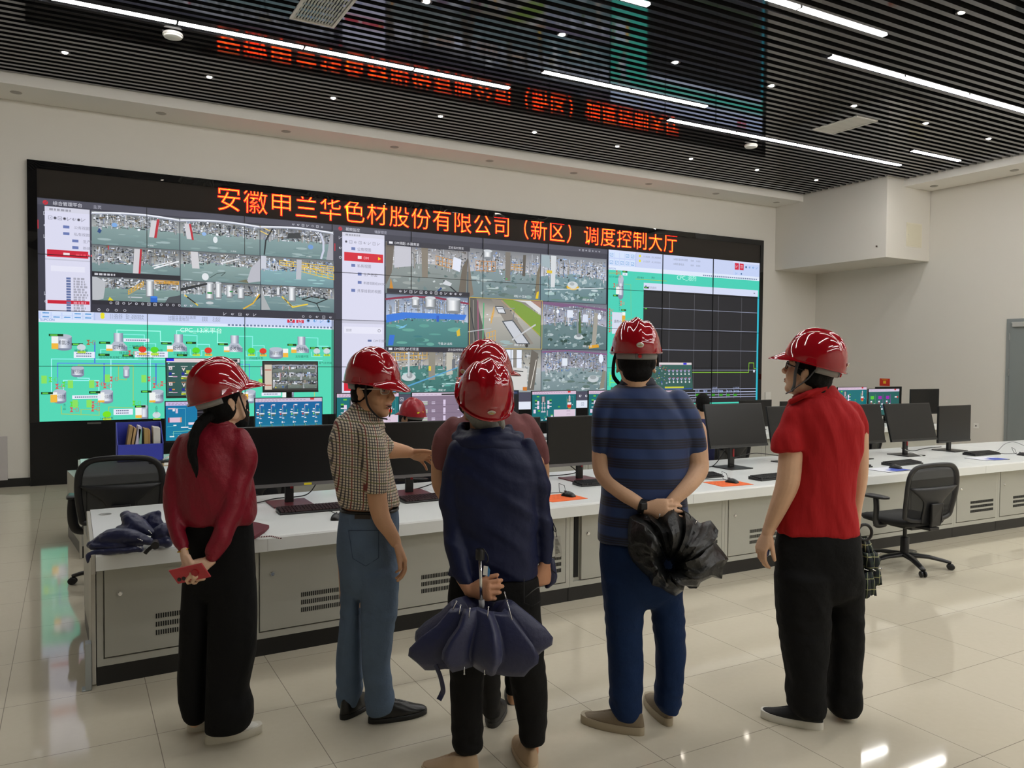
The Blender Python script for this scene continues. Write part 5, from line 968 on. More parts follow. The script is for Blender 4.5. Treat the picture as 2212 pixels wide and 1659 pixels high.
def head(mb, c, M, s=1.0, neck=None, nr=.054, ears=True, face=True):
    def B(p, r, a=None): mb.ball(Vector(c) + M @ (Vector(p)*s), tuple(x*s for x in r) if isinstance(r, tuple) else r*s, M if a is None else M @ a, 18, 12)
    B((0, -.008, .03), (.077, .094, .098)); B((0, .022, -.042), (.060, .066, .072)); B((0, .060, -.088), (.030, .026, .024)); B((0, .03, -.02), (.068, .062, .06))
    if face:
        for q in (-1, 1): B((q*.036, .058, -.026), (.028, .026, .03)); B((q*.052, .0, -.06), (.016, .03, .03)); B((q*.030, .079, .030), (.026, .012, .008), rotm('Z', -q*.35))
        P = [Vector(c)+M @ (Vector(p)*s) for p in ((0, .086, .024), (0, .100, .0), (0, .112, -.018), (0, .104, -.030))]
        mb.tube(P, [.008*s, .0085*s, .012*s, .010*s], 12); B((0, .110, -.020), .0125)
        for q in (-1, 1): B((q*.012, .099, -.025), .0085)
        B((0, .086, -.052), (.024, .011, .006)); B((0, .084, -.064), (.021, .012, .007)); B((0, .078, -.044), (.028, .012, .012))
    if ears:
        for q in (-1, 1): B((q*.077, -.012, -.006), (.007, .017, .030), rotm('Y', q*.25) @ rotm('X', .15)); B((q*.073, -.002, -.008), (.008, .010, .018)); B((q*.079, -.012, -.030), (.006, .009, .010))
    if neck is not None: mb.tube([Vector(c)+M @ Vector((0, -.025*s, -.03*s)), (Vector(c)+M @ Vector((0, -.02*s, -.08*s)))*.6+Vector(neck)*.4, Vector(neck)], [nr, nr, nr*1.12], 18)
def hair(p, base, c, M, s, m, parts, vox=.007, name='hair'):
    mb = MB()
    for q, r in parts: mb.ball(Vector(c)+M @ (Vector(q)*s), tuple(x*s for x in r), M, 18, 12)
    return fuse(mb, name, m, p, base, vox, 2, lambda v: .0025*noise.noise(v*90))
SHORT = [((0, -.014, .036), (.083, .096, .10)), ((0, -.062, -.022), (.062, .042, .06)), ((.055, -.035, -.005), (.026, .045, .045)), ((-.055, -.035, -.005), (.026, .045, .045)), ((.074, .02, .02), (.008, .016, .03)), ((-.074, .02, .02), (.008, .016, .03))]
def hand(mb, W, d, n, L=.175, thumb=1, curl=(.45, .5, .55, .6), tc=.5, spread=.07, tsp=.75, wr=(.027, .020)):
    d = Vector(d).normalized(); n = Vector(n); n = (n-d*n.dot(d)).normalized(); l = d.cross(n)*thumb; W = Vector(W); pl = L*.52
    mb.tube([W-d*.02, W+d*.012, W+d*pl*.55, W+d*pl*.92, W+d*pl*1.04], [wr, (.028, .018), (.040, .0165), (.041, .0135), (.036, .010)], 18, up=n)
    for i in range(4):
        fl = L*(.46, .50, .47, .37)[i]; r0 = (.0088, .0091, .0086, .0076)[i]
        p = W+d*pl*(.94, 1.0, .97, .88)[i]+l*(.030-.0205*i); a = 0; sp = (1.5-i)*spread; P = [p-d*.018, p]; R = [r0, r0]
        for j, f in enumerate((.44, .31, .25)):
            a += curl[i]*(.9, 1.05, .75)[j]; dd = (d*math.cos(a)+n*math.sin(a)+l*sp*math.cos(a)).normalized(); p = p+dd*fl*f; P.append(p); R.append(r0*(.97, .9, .78)[j])
        mb.tube(P, R, 10)
        mb.ball(P[-1], R[-1], None, 10, 6)
        for k in (2, 3): mb.ball(P[k], R[k]*1.06, None, 10, 6)
    b0 = W+d*pl*.22+l*.020+n*.006; dd = (d*math.cos(tsp)+l*math.sin(tsp)+n*.25).normalized(); p1 = b0+dd*L*.22
    d2 = (dd*math.cos(tc*.6)+(d*.8-l*.2+n*.5).normalized()*math.sin(tc*.6)).normalized(); p2 = p1+d2*L*.19; d3 = (d2*math.cos(tc*.5)+(n*.8+d*.4).normalized()*math.sin(tc*.5)).normalized(); p3 = p2+d3*L*.14
    mb.tube([b0, p1, p2, p3], [.0145, .0118, .0105, .0085], 12); mb.ball(p3, .0086, None, 10, 6)
def shoe(name, p, base, heel, toe, w_, h_, mu, ms, sole=.022, wide=1.0, kind='sneaker', lab=None):
    heel, toe = Vector(heel), Vector(toe); heel.z = toe.z = 0; d = (toe-heel); L = d.length; d.normalize(); l = d.cross(Vector((0, 0, 1)))
    def outline(sc, z):
        r = []
        for k in range(28):
            a = 2*PI*k/28; t = .5-.5*math.cos(a); sd = math.sin(a)
            ww = w_*(.74+.26*min(1, t/.6))
            x = heel+d*(L*t)+l*(math.copysign(abs(sd)**(.62 if t > .5 else .7), sd)*ww*.5*sc*wide); x.z = z + (.012*max(0, t-.8)*5*.3); r.append(x)
        return r
    mb = MB().rings([outline(1.0, .0), outline(1.06, .005), outline(1.05, sole*.9), outline(1.0, sole)])
    R = [outline(1.0, sole-.004)]
    for k in range(1, 7):
        f = k/6; r = []
        for i, q in enumerate(R[0]):
            t = (q-heel).dot(d)/L; top = h_*(1.0 if t < .42 else max(.44, 1-(t-.42)*1.25)); top = top if t > .06 else h_*.98
            ins = (1-f**2.2*(.42 if t < .45 else .75)); ctr = heel+d*(L*t)
            x = ctr+(q-ctr)*ins; 
            if t > .9: x = x-d*(f*f*.025)
            if t < .08: x = x+d*(f*.008)
            x.z = sole+(top-sole)*f; r.append(x)
        R.append(r)
    up = MB().rings(R)
    o = fuse(up, name, mu, p, base, .006, 3)
    so = mb.build('sole', ms, None, smooth=True, angle=.8); local(so, base, o)
    return o
# --- helmet ------------------------------------------------------------------------------------
m_hel = mat('helmet_red', '960c18', .08, spec=.55, coat=.6)
m_hel2 = mat('helmet_red_worn', '9c1e2a', .28, spec=.5)
m_band = mat('headband_grey', '8c8a88', .5); m_bandd = mat('headband_dark', '4a4a4c', .5); m_strap = mat('strap_dark', '232326', .7, bump=.8, bscale=900); m_gold = mat('badge_gold', 'b09a58', .3, .7); m_badge = mat('badge_silver', 'd9d6cc', .25, .5)
def helmet(p, base, c, M, worn=m_hel, badge=True, s=1.0, knob=True, sticker=False, back='grey'):
    c = Vector(c)
    T = lambda q: c + M @ (Vector(q)*s) - Vector(base)
    N_ = 72; R = []
    def rad(a): return 1/math.sqrt((math.cos(a)/.108)**2+(math.sin(a)/.131)**2)
    K = 15
    for j in range(K+1):
        t = j/K*PI/2*.985; rr = math.cos(t)**.80; z = .150*math.sin(t)**1.04; r = []
        for i in range(N_):
            a = 2*PI*i/N_; x, y = rad(a)*rr*math.cos(a), rad(a)*rr*math.sin(a)
            f = min(1, max(0, (z-.052)/.05)); fr = f*(1-.35*max(0, -y/.13)); ax = abs(x)
            b = .0075*math.exp(-(x/.011)**2)*fr - .0065*math.exp(-((ax-.032-.10*max(0, y)*.15)/.010)**2)*fr + .0035*math.exp(-((ax-.056)/.014)**2)*fr
            k = 1+b/.12; r.append(T((x*(1+b*4.5), y*(1+b*2.2), z+b*(1 if z > .03 else 0))))
        R.append(r)
    mb = MB().rings(R, cap=True)
    # rim and visor
    ins, o1, o2, o3 = [], [], [], []
    for i in range(N_):
        a = 2*PI*i/N_; rr = rad(a); fwd = max(0, math.sin(a)); v = fwd**3.2; w_ = .007+.050*v; ca, sa = math.cos(a), math.sin(a)
        dz = -.026*v; 
        for L, r_, z in ((ins, rr-.001, .002+.020*v), (o1, rr+w_, dz+.0035), (o2, rr+w_+.001, dz-.002), (o3, rr-.003, -.005)): L.append(T((r_*ca*(1-.10*v), r_*sa, z)))
    mb.rings([ins, o1, o2, o3], cap=False)
    h_ = mb.build('helmet', worn, p, smooth=True, angle=.9)
    if 1:                                                 # raised clip housings low on both sides
        for q in (-1, 1):
            b = MB(); P = [(.1085*q, -.004, .004), (.1085*q, .046, .004), (.103*q, .038, .026), (.1035*q, .004, .026)]
            pts = [T((x, (1 if True else 0)*y-.02, z)) for x, y, z in P]; nrm = (M @ Vector((q*.0042, 0, .001)))
            b.prism(pts, nrm); b.build('side_clip', worn, h_, bevel=.001)
    if badge:
        y0 = -.1295; b = MB().lathe([(.001, 0), (.013, 0), (.014, .0015), (.012, .003), (.001, .003)], T((0, y0+.001, .034)), 22, M @ rotm('X', PI/2+.12) @ Matrix.Diagonal((1.15, .82, 1)))
        bd = b.build('badge', m_badge, h_, smooth=True, angle=.6)
        b = MB()
        for x, hh in ((-.006, .005), (.001, .008), (.007, .0045)): b.prism([T((x-.005, y0-.0030, .030)), T((x+.005, y0-.0030, .030)), T((x, y0-.0022, .030+hh))], M @ Vector((0, -.0008, 0)))
        b.build('emblem', m_gold, h_)
    if sticker: MB().prism([T((x, y-.122+(abs(x+.02)*.25), z)) for x, y, z in ((-.06, .004, .03), (.0, -.006, .036), (.0, -.006, .048), (-.06, .004, .042))], M @ Vector((0, -.004, 0))).build('sticker', m_yl, h_)
    # harness at the nape
    b = MB(); ring = []
    for k in range(25):
        a = PI+.15+(PI-.3)*k/24; ring.append((.088*math.cos(a), .098*math.sin(a)-.008))
    G = [[T((x*sc, y*sc, z)) for x, y in ring] for z, sc in ((.002, 1.0), (-.012, 1.0), (-.028, .97))]
    o = MB().grid(G).build('headband', m_band if back == 'grey' else m_bandd, h_, smooth=True, normals=False); md = o.modifiers.new('solid', 'SOLIDIFY'); md.thickness = .004
    if knob:
        MB().box(T((0, -.108, -.014)), (.034, .010, .022), M).build('ratchet_box', mat('ratchet_grey', '77757a', .4), h_, bevel=.003)
        MB().cyl(T((.002, -.112, -.014)), T((.002, -.118, -.014)), .0085, .0075, 18).build('ratchet_knob', mat('knob_red', 'c8202a', .4), h_, smooth=True, angle=.7)
    return h_
def strap(p, base, pts, r=.005, name='chin_strap', m=None):
    P_ = spl(pts, 6); o = MB().tube(P_, [(r*1.5, r*.5)]*len(P_), 8).build(name, m or m_strap, None, smooth=True); return local(o, base, p)
def glasses(p, base, c, M, s, m, rim=.0016, round_=False):
    T = lambda q: Vector(c)+M @ (Vector(q)*s)
    b = MB()
    for q in (-1, 1):
        b.tube([T((q*.033+.024*math.copysign(abs(math.cos(a))**.6, math.cos(a)), .099-.010*abs(q*.033+.024*math.cos(a))/.05, .012+.016*math.copysign(abs(math.sin(a))**.7, math.sin(a)))) for a in [2*PI*k/20 for k in range(20)]], rim*s, 6, loop=True)
        b.tube([T((q*.057, .088, .018)), T((q*.078, .055, .018)), T((q*.083, -.005, .014)), T((q*.080, -.02, -.002))], rim*1.1*s, 6)
    b.tube([T((-.009, .100, .016)), T((0, .104, .019)), T((.009, .100, .016))], rim*s, 6)
    o = local(b.build('glasses', m, None, smooth=True), base, p)
    g = MB()
    for q in (-1, 1): g.add([T((q*.033+.023*math.cos(a), .0985-.010*abs(q*.033+.024*math.cos(a))/.05, .012+.015*math.sin(a))) for a in [2*PI*k/16 for k in range(16)]], [tuple(range(16))])
    local(g.build('lens', mat('lens_clear', 'f4f8fa', .02, alpha=.12, spec=.8), None), base, o)
    return o
def eyes(p, base, c, M, s):
    T = lambda q: Vector(c)+M @ (Vector(q)*s)
    for q in (-1, 1):
        e = MB().ball(T((q*.031, .0785, .010)), (.0125*s, .009*s, .0062*s), M, 16, 10).build('eye', mat('eye_white', 'd8d0c8', .3), None, smooth=True); local(e, base, p)
        i = MB().ball(T((q*.031, .0855, .010)), (.0052*s, .0035*s, .0050*s), M, 12, 8).build('iris', mat('iris_dark', '1a0f0a', .2), None, smooth=True); local(i, base, e)
        b = MB().tube([T((q*.016, .0905, .030)), T((q*.032, .0895, .035)), T((q*.050, .077, .030))], [.0028*s, .0034*s, .0018*s], 8).build('eyebrow', mat('brow_black', '1c1613', .8), None, smooth=True); local(b, base, p)
SK = dict(vary=.06, vscale=25, bump=.10, bscale=260)
m_skin = mat('skin_light', 'd8ae8e', .5, spec=.35, **SK); m_skin2 = mat('skin_tan', 'd2a27e', .5, spec=.35, **SK); m_skin3 = mat('skin_fair', 'deb89a', .5, spec=.35, **SK); m_skin4 = mat('skin_brown', 'c08c6c', .5, spec=.35, **SK)
m_hairb = mat('hair_black', '050404', .65, spec=.2, bump=.6, bscale=120, aniso_scale=(6, 6, .6)); m_hairg = mat('hair_grey', '8d8b86', .5, bump=.6, bscale=120, aniso_scale=(6, 6, .6))
m_lip = mat('lips', '9a5a4e', .4)
def lips(p, base, c, M, s):
    T = lambda q: Vector(c)+M @ (Vector(q)*s)
    o = MB().ball(T((0, .0905, -.0535)), (.021*s, .0075*s, .0042*s), M, 16, 8).ball(T((0, .0885, -.0645)), (.018*s, .0085*s, .0052*s), M, 16, 8).build('lips', m_lip, None, smooth=True); local(o, base, p)
    o = MB().ball(T((0, .0945, -.0588)), (.015*s, .0035*s, .0022*s), M, 12, 6).build('mouth_line', mat('mouth_dark', '2a1010', .6), None, smooth=True); local(o, base, p)
def person(name, label, u, v):
    base = onZ(u, v, 0); return thing('person', label, 'person', base, 0, None), base, Per(base.dot(FH))

# ---------------------------------------------------------------- woman in the dark red blouse
p, B0, A = person('w', 'woman in dark red blouse and wide black trousers, ponytail, holding a phone behind her back', 500, 1590)
hM = frame(.66, .30, -.03); hc = A.Q(484, 868, .0); hs = .92
b = MB(); head(b, hc, hM, hs, A.Q(478, 925, .0), .047)
A.loft(b, [(430, 520, 930, .075, 0), (420, 525, 1000, .085, 0), (425, 520, 1100, .08, 0), (425, 525, 1180, .085, 0)])
for q in ((518, 950, .02), (392, 957, .0)): pass
A.limb(b, [(515, 955, .0, 13), (508, 1070, -.04, 11), (470, 1180, -.13, 8.5), (452, 1213, -.155, 8)]); A.limb(b, [(396, 962, .0, 12), (376, 1095, -.04, 10), (392, 1175, -.12, 8), (398, 1196, -.145, 8)])
A.limb(b, [(428, 1180, 0, 26), (424, 1400, .02, 16), (420, 1560, .02, 12)]); A.limb(b, [(505, 1180, 0, 28), (500, 1400, -.02, 17), (492, 1580, -.02, 12)])
W1 = A.Q(452, 1212, -.155); hand(b, W1, A.Q(425, 1228, -.185)-W1, FH*.7+Vector((0, 0, -.45)), .165, -1, (.75, .8, .85, .9), .5, .05, .55, (.022, .017))
W2 = A.Q(398, 1194, -.145); hand(b, W2, A.Q(404, 1228, -.16)-W2, RH*.8+FH*.4, .155, 1, (.45, .55, .6, .65), .4, .05, .5, (.022, .016))
fuse(b, 'body', m_skin3, p, B0, .0044, 2)
hair(p, B0, hc, hM, hs, m_hairb, SHORT[:4]+[((0, -.055, -.05), (.055, .045, .055)), ((.05, -.03, -.03), (.03, .05, .05)), ((-.05, -.03, -.03), (.03, .05, .05))])
b = MB(); A.limb(b, [(457, 897, -.06, 13), (440, 908, -.095, 14), (424, 930, -.12, 13), (416, 962, -.135, 12.5), (417, 992, -.145, 10), (423, 1016, -.15, 6), (425, 1033, -.15, 2)], 14, .8); fuse(b, 'ponytail', m_hairb, p, B0, .006, 1, lambda q: .004*noise.noise(Vector((q.dot(RH)*160, q.dot(FH)*160, q.z*8))))
m_blo = mat('blouse_red', '841528', .45, spec=.35, bump=.5, bscale=16, bdist=.02)
b = MB()
A.loft(b, [(448, 500, 906, .055, 0), (440, 506, 920, .066, 0), (412, 522, 935, .085, 0), (398, 530, 950, .098, 0), (390, 536, 985, .108, 0), (388, 542, 1030, .112, 0), (388, 550, 1075, .118, 0), (392, 553, 1110, .12, 0), (396, 548, 1132, .112, 0), (404, 540, 1141, .10, 0)])
A.limb(b, [(516, 948, -.01, 22), (524, 985, -.03, 29), (519, 1035, -.05, 26), (507, 1080, -.07, 24), (492, 1125, -.10, 24), (474, 1170, -.14, 22), (464, 1192, -.15, 18)]); A.limb(b, [(398, 956, .0, 18), (384, 990, -.01, 19), (376, 1040, -.03, 18), (373, 1090, -.05, 19), (377, 1130, -.08, 20), (386, 1160, -.11, 18), (393, 1174, -.13, 14)])
fuse(b, 'blouse', m_blo, p, B0, .0065, 18, folds(.014, 9, 3.5, 5))
for nm, L in (('cuff', [(466, 1188, -.15, 17), (459, 1200, -.155, 14.5)]), ('cuff', [(392, 1172, -.13, 14), (395, 1182, -.14, 11.5)])):
    b = MB(); A.limb(b, L); fuse(b, nm, m_blo, p, B0, .005, 2)
b = MB(); A.loft(b, [(450, 500, 898, .052, .0), (444, 506, 920, .064, 0)]); fuse(b, 'collar', m_blo, p, B0, .006, 2)
m_trb = mat('trousers_black', '0b0b0c', .85, spec=.25, bump=.45, bscale=14, bdist=.02)
b = MB()
A.hips(b, [(402, 540, 1105, .095, 0), (398, 548, 1160, .105, 0), (399, 551, 1230, .11, 0), (400, 551, 1268, .10, 0)])
A.loft(b, [(399, 458, 1255, .09, 0), (395, 456, 1310, .088, .01), (390, 453, 1400, .085, .02), (386, 450, 1460, .085, .02), (388, 449, 1505, .085, .02), (400, 449, 1545, .08, .02), (413, 448, 1571, .07, .02)])
A.loft(b, [(454, 551, 1255, .10, -.0), (454, 552, 1340, .10, -.01), (452, 551, 1410, .10, -.02), (450, 536, 1490, .10, -.02), (449, 546, 1520, .10, -.03), (448, 547, 1550, .10, -.03), (448, 538, 1584, .095, -.03), (450, 520, 1594, .085, -.03)])
fuse(b, 'trousers', m_trb, p, B0, .0075, 14, folds(.006, 9, 3))
m_wsh = mat('shoe_white', 'd9d6cc', .45); m_wso = mat('sole_white', 'cfcabb', .5)
shoe('shoe', p, B0, onZ(452, 1607, 0)+RH*-.02, onZ(566, 1578, 0), .088, .085, m_wsh, m_wso, .034); shoe('shoe', p, B0, onZ(404, 1580, 0), onZ(490, 1560, 0), .085, .08, m_wsh, m_wso, .034)
h_ = helmet(p, B0, hc+hM @ Vector((0, -.006, .036)), frame(.95, .34, -.03), badge=False, s=1.03, knob=False)
T = lambda x, y, z: hc+hM @ (Vector((x, y, z))*hs)
strap(p, B0, [T(.084, .035, .05), T(.087, .035, .0), T(.076, .045, -.06), T(.04, .068, -.108), T(0, .08, -.118)], .007); strap(p, B0, [T(-.084, .035, .05), T(-.087, .035, .0), T(-.076, .045, -.06), T(-.04, .068, -.108)], .005)
eyes(p, B0, hc, hM, hs)
o = MB(); wl_ = [A.Q(397, 1188, -.14)+(RH*math.cos(a)+FH*math.sin(a)*.8)*.024+Vector((0, 0, .008*math.cos(a))) for a in [2*PI*k/24 for k in range(24)]]
o.tube(wl_, .0028, 8, loop=True); local(o.build('bracelet', mat('gold', 'c89a30', .25, 1), None, smooth=True), B0, p)
# her phone
t = thing('phone', 'red phone held behind the back of the woman in black trousers', 'phone', A.Q(410, 1240, -.2))
pts = [A.Q(u, v, d) for u, v, d in ((363, 1233, -.205), (434, 1217, -.225), (455, 1247, -.215), (384, 1262, -.195))]
c0 = sum(pts, Vector())/4; nn = (pts[1]-pts[0]).cross(pts[3]-pts[0]).normalized(); nn = nn if nn.dot(FH) < 0 else -nn
pts = [q-Vector(t.location) for q in pts]
MB().prism(pts, -nn*.009).build('body', mat('phone_red', 'b8323a', .35), t, bevel=.003)
e1, e2 = pts[1]-pts[0], pts[3]-pts[0]
for fx, r_, nm in ((.13, .0085, 'camera_lens'), (.27, .0085, 'camera_lens')): 
    q = pts[0]+e1*fx+e2*.72; MB().cyl(q, q+nn*.0025, r_, r_*.95, 20).build(nm, mat('lens_black', '1a1014', .15), t, smooth=True, angle=.7)
q = pts[0]+e1*.68+e2*.5; MB().cyl(q, q+nn*.006, .016, .015, 24).build('grip_ring', mat('phone_red2', 'a01c26', .3), t, smooth=True, angle=.7)
# ---------------------------------------------------------------- man in checked shirt, pointing
p, B0, A = person('c', 'man in checked short-sleeved shirt and blue jeans with glasses, pointing with one hand', 830, 1545)
hM = frame(2.08, -.04, .0); hc = A.Q(806, 846, .0); hs = 1.02
b = MB(); head(b, hc, hM, hs, A.Q(792, 905, .0), .056)
A.loft(b, [(745, 830, 935, .09, 0), (735, 840, 1000, .10, 0), (745, 850, 1090, .10, 0), (740, 850, 1180, .1, 0)])
A.limb(b, [(808, 955, -.08, 20), (814, 1065, -.12, 21), (824, 1118, -.13, 19), (843, 1150, -.13, 15), (855, 1172, -.13, 12)])
A.limb(b, [(815, 955, .10, 22), (838, 970, .16, 22), (864, 974, .20, 17), (884, 977, .22, 13)])
A.limb(b, [(755, 1180, 0, 28), (757, 1360, .02, 20), (754, 1530, .03, 14)]); A.limb(b, [(825, 1180, 0, 30), (818, 1360, -.03, 20), (820, 1540, -.04, 14)])
W1 = A.Q(855, 1170, -.13); hand(b, W1, A.Q(872, 1208, -.14)-W1, -RH*.8-FH*.2, .185, -1, (.42, .48, .52, .55), .3, .05, .35, (.026, .021))
W2 = A.Q(883, 977, .22); hand(b, W2, A.Q(930, 990, .285)-W2, -FH*.75+Vector((0, 0, -.55)), .175, -1, (.08, .2, .32, .5), .35, .15, .8, (.027, .022))
fuse(b, 'body', m_skin2, p, B0, .0044, 2)
hair(p, B0, hc, hM, hs, m_hairb, SHORT); lips(p, B0, hc, hM, hs); eyes(p, B0, hc, hM, hs)
glasses(p, B0, hc, hM, hs, mat('frame_gold', 'd8d0c0', .3, .5), .003)
def chk(name, cols, per, wd, sl=0):
    m = bpy.data.materials.new(name); m.use_nodes = True; nt = m.node_tree; N = nt.nodes; L = nt.links; bs = N['Principled BSDF']; bs.inputs['Roughness'].default_value = .7
    tc = N.new('ShaderNodeTexCoord')
    def lines(vec, period, width):
        d = N.new('ShaderNodeVectorMath'); d.operation = 'DOT_PRODUCT'; L.new(tc.outputs['Object'], d.inputs[0]); d.inputs[1].default_value = [x/period for x in vec]
        f = N.new('ShaderNodeMath'); f.operation = 'FRACT'; L.new(d.outputs['Value'], f.inputs[0]); g = N.new('ShaderNodeMath'); g.operation = 'LESS_THAN'; L.new(f.outputs[0], g.inputs[0]); g.inputs[1].default_value = width; return g.outputs[0]
    cur = None
    for (vec, period, width, col, fac) in cols[1:]:
        mx = N.new('ShaderNodeMix'); mx.data_type = 'RGBA'; mm = N.new('ShaderNodeMath'); mm.operation = 'MULTIPLY'; L.new(lines(vec, period, width), mm.inputs[0]); mm.inputs[1].default_value = fac; L.new(mm.outputs[0], mx.inputs[0])
        if cur is None: mx.inputs[6].default_value = (*lin(cols[0]), 1)
        else: L.new(cur, mx.inputs[6])
        mx.inputs[7].default_value = (*lin(col), 1); cur = mx.outputs[2]
    L.new(cur, bs.inputs['Base Color']); MATS[name] = m; return m
vx = RH*.92+FH*.55; vx = vx/vx.length*1.05; vz = Vector((0, 0, 1))+RH*.12
m_chk = chk('shirt_check', ['d8ccb6', (vx, .0115, .36, '1c1b2c', .85), (vz, .0125, .30, '1c1b2c', .82), (vx, .046, .10, '8a3a30', .8), (vz, .050, .10, '6a6a38', .7)], 0, 0)
b = MB()
A.loft(b, [(764, 822, 892, .060, 0, .45), (746, 828, 904, .085, 0, .42), (726, 830, 920, .11, .0, .25), (713, 832, 945, .125, .0, .1), (710, 838, 975, .13, .0), (714, 844, 1005, .13, .0), (722, 851, 1040, .128, 0), (728, 858, 1070, .125, 0), (733, 862, 1092, .118, 0), (736, 861, 1104, .11, 0)])
A.sleeve(b, [(797, 938, -.09, 27), (802, 965, -.10, 30), (808, 1010, -.12, 27), (812, 1050, -.13, 24), (813, 1066, -.13, 23)])
A.limb(b, [(806, 938, .08, 24), (822, 958, .12, 25), (834, 968, .15, 22)])
fuse(b, 'shirt', m_chk, p, B0, .0065, 18, folds(.009, 8, 4, 5))
b = MB(); A.loft(b, [(765, 822, 881, .056, 0, .5), (757, 829, 896, .072, .0, .5), (751, 833, 907, .082, .0, .5)]); fuse(b, 'collar', m_chk, p, B0, .006, 2)
m_jea = mat('jeans_light', '5d6f86', .85, spec=.25, bump=.5, bscale=18, bdist=.02, vary=.2, vscale=9)
b = MB()
A.hips(b, [(736, 860, 1098, .108, 0), (730, 862, 1140, .115, 0), (729, 862, 1180, .118, 0), (732, 861, 1230, .11, 0), (736, 860, 1262, .10, 0)])
A.loft(b, [(733, 795, 1235, .10, .02), (738, 780, 1275, .088, .03), (736, 780, 1340, .08, .03), (730, 781, 1390, .078, .03), (726, 782, 1440, .076, .03), (726, 783, 1485, .074, .03), (729, 779, 1525, .07, .03), (733, 777, 1536, .066, .03)])
A.loft(b, [(780, 860, 1235, .10, -.03), (780, 859, 1275, .09, -.04), (780, 856, 1326, .086, -.04), (781, 849, 1375, .082, -.04), (783, 841, 1430, .078, -.04), (787, 847, 1475, .08, -.04), (790, 852, 1510, .08, -.04), (792, 850, 1543, .076, -.04), (796, 840, 1552, .07, -.04)])
def knee(p_): return .0018*math.sin(p_.z*95+3*noise.noise(p_*9))*math.exp(-((p_.z-.46)/.10)**2)+.0025*math.sin(p_.z*80+4*noise.noise(p_*8))*math.exp(-((p_.z-.10)/.10)**2)
jea = fuse(b, 'jeans', m_jea, p, B0, .0075, 14, folds(.006, 9, 4, 6, knee))
def pocket(A, par, B0, q, m, dy, nm='back_pocket'):
    pts = [A.Q(u, v, dy) for u, v in q]; o = MB().tube(pts, .0016, 6).build(nm, m, None, smooth=True); local(o, B0, par)
m_sti = mat('denim_stitch', '33455e', .8)
pocket(A, jea, B0, [(753, 1146), (818, 1146), (818, 1205), (790, 1223), (762, 1206), (753, 1146)], m_sti, -.112)
o = MB().prism([A.Q(u, v, -.119) for u, v in ((766, 1112), (800, 1113), (800, 1122), (766, 1121))], FH*.003).build('leather_patch', mat('patch_brown', '2e241e', .6), None); local(o, B0, jea)
b = MB(); A.loft(b, [(736, 861, 1096, .113, 0), (734, 862, 1113, .116, 0)]); fuse(b, 'belt', mat('belt_black', '121212', .35), p, B0, .005, 1)
m_lea = mat('shoe_black', '121111', .28, spec=.5); m_leas = mat('sole_black', '0c0c0c', .5)
shoe('shoe', p, B0, onZ(795, 1562, 0), onZ(921, 1538, 0), .095, .095, m_lea, m_leas, .022); shoe('shoe', p, B0, onZ(738, 1556, 0), onZ(808, 1508, 0), .095, .095, m_lea, m_leas, .022)
h_ = helmet(p, B0, hc+hM @ Vector((0, -.006, .040)), hM, badge=False, s=1.06, knob=False, back='grey')
T = lambda x, y, z: hc+hM @ (Vector((x, y, z))*hs)
strap(p, B0, [T(.084, .03, .05), T(.088, .03, .0), T(.078, .042, -.06), T(.04, .066, -.106), T(0, .08, -.116)], .0075); strap(p, B0, [T(-.084, .03, .05), T(-.088, .03, .0), T(-.078, .042, -.06), T(-.04, .066, -.106)], .0055)
# ---------------------------------------------------------------- man in maroon t-shirt, mostly hidden
p, B0, A = person('m', 'man in faded maroon t-shirt and red helmet, mostly hidden behind the hooded person', 1066, 1562)
hM = frame(.75, .12, 0); hc = A.Q(1052, 830, .0); hs = 1.0
b = MB(); head(b, hc, hM, hs, A.Q(1060, 905, .0), .056)
A.loft(b, [(990, 1120, 930, .10, 0), (985, 1135, 1000, .11, 0), (990, 1130, 1100, .11, 0), (1000, 1130, 1180, .1, 0)])
A.limb(b, [(952, 965, 0, 20), (948, 1020, 0, 17), (951, 1052, -.01, 16), (972, 1085, .02, 14), (1000, 1105, .06, 11)]); A.limb(b, [(1155, 950, 0, 20), (1170, 1010, .02, 17), (1165, 1060, .05, 15), (1135, 1090, .10, 12)])
A.limb(b, [(1035, 1180, 0, 28), (1062, 1380, 0, 18), (1064, 1550, 0, 13)]); A.limb(b, [(1100, 1180, 0, 28), (1110, 1380, .06, 18), (1108, 1510, .08, 13)])
W1 = A.Q(1000, 1104, .06); hand(b, W1, A.Q(1030, 1112, .09)-W1, FH, .175, 1, (.5, .5, .5, .5)); W1 = A.Q(1135, 1090, .1); hand(b, W1, A.Q(1105, 1105, .12)-W1, FH, .175, -1, (.5, .5, .5, .5))
fuse(b, 'body', m_skin2, p, B0, .005, 2); hair(p, B0, hc, hM, hs, m_hairb, SHORT)
m_mar = mat('tshirt_maroon', '7d4a4c', .8, bump=.4, bscale=14, bdist=.02, vary=.06, vscale=14)
b = MB()
A.loft(b, [(1018, 1100, 880, .06, 0), (1000, 1125, 898, .09, 0), (975, 1145, 915, .11, 0), (965, 1155, 945, .12, 0), (968, 1152, 1010, .125, 0), (972, 1150, 1100, .125, 0), (975, 1150, 1200, .12, 0)])
A.sleeve(b, [(980, 922, 0, 22), (962, 945, 0, 26), (954, 985, 0, 23), (952, 1015, 0, 19)]); A.sleeve(b, [(1135, 915, 0, 22), (1150, 940, 0, 24), (1163, 975, .01, 21), (1170, 1003, .02, 18)])
fuse(b, 'tshirt', m_mar, p, B0, .0065, 18, folds(.006, 16, 5))
m_trg = mat('trousers_charcoal', '242322', .85, spec=.25, bump=.4, bscale=16, bdist=.02)
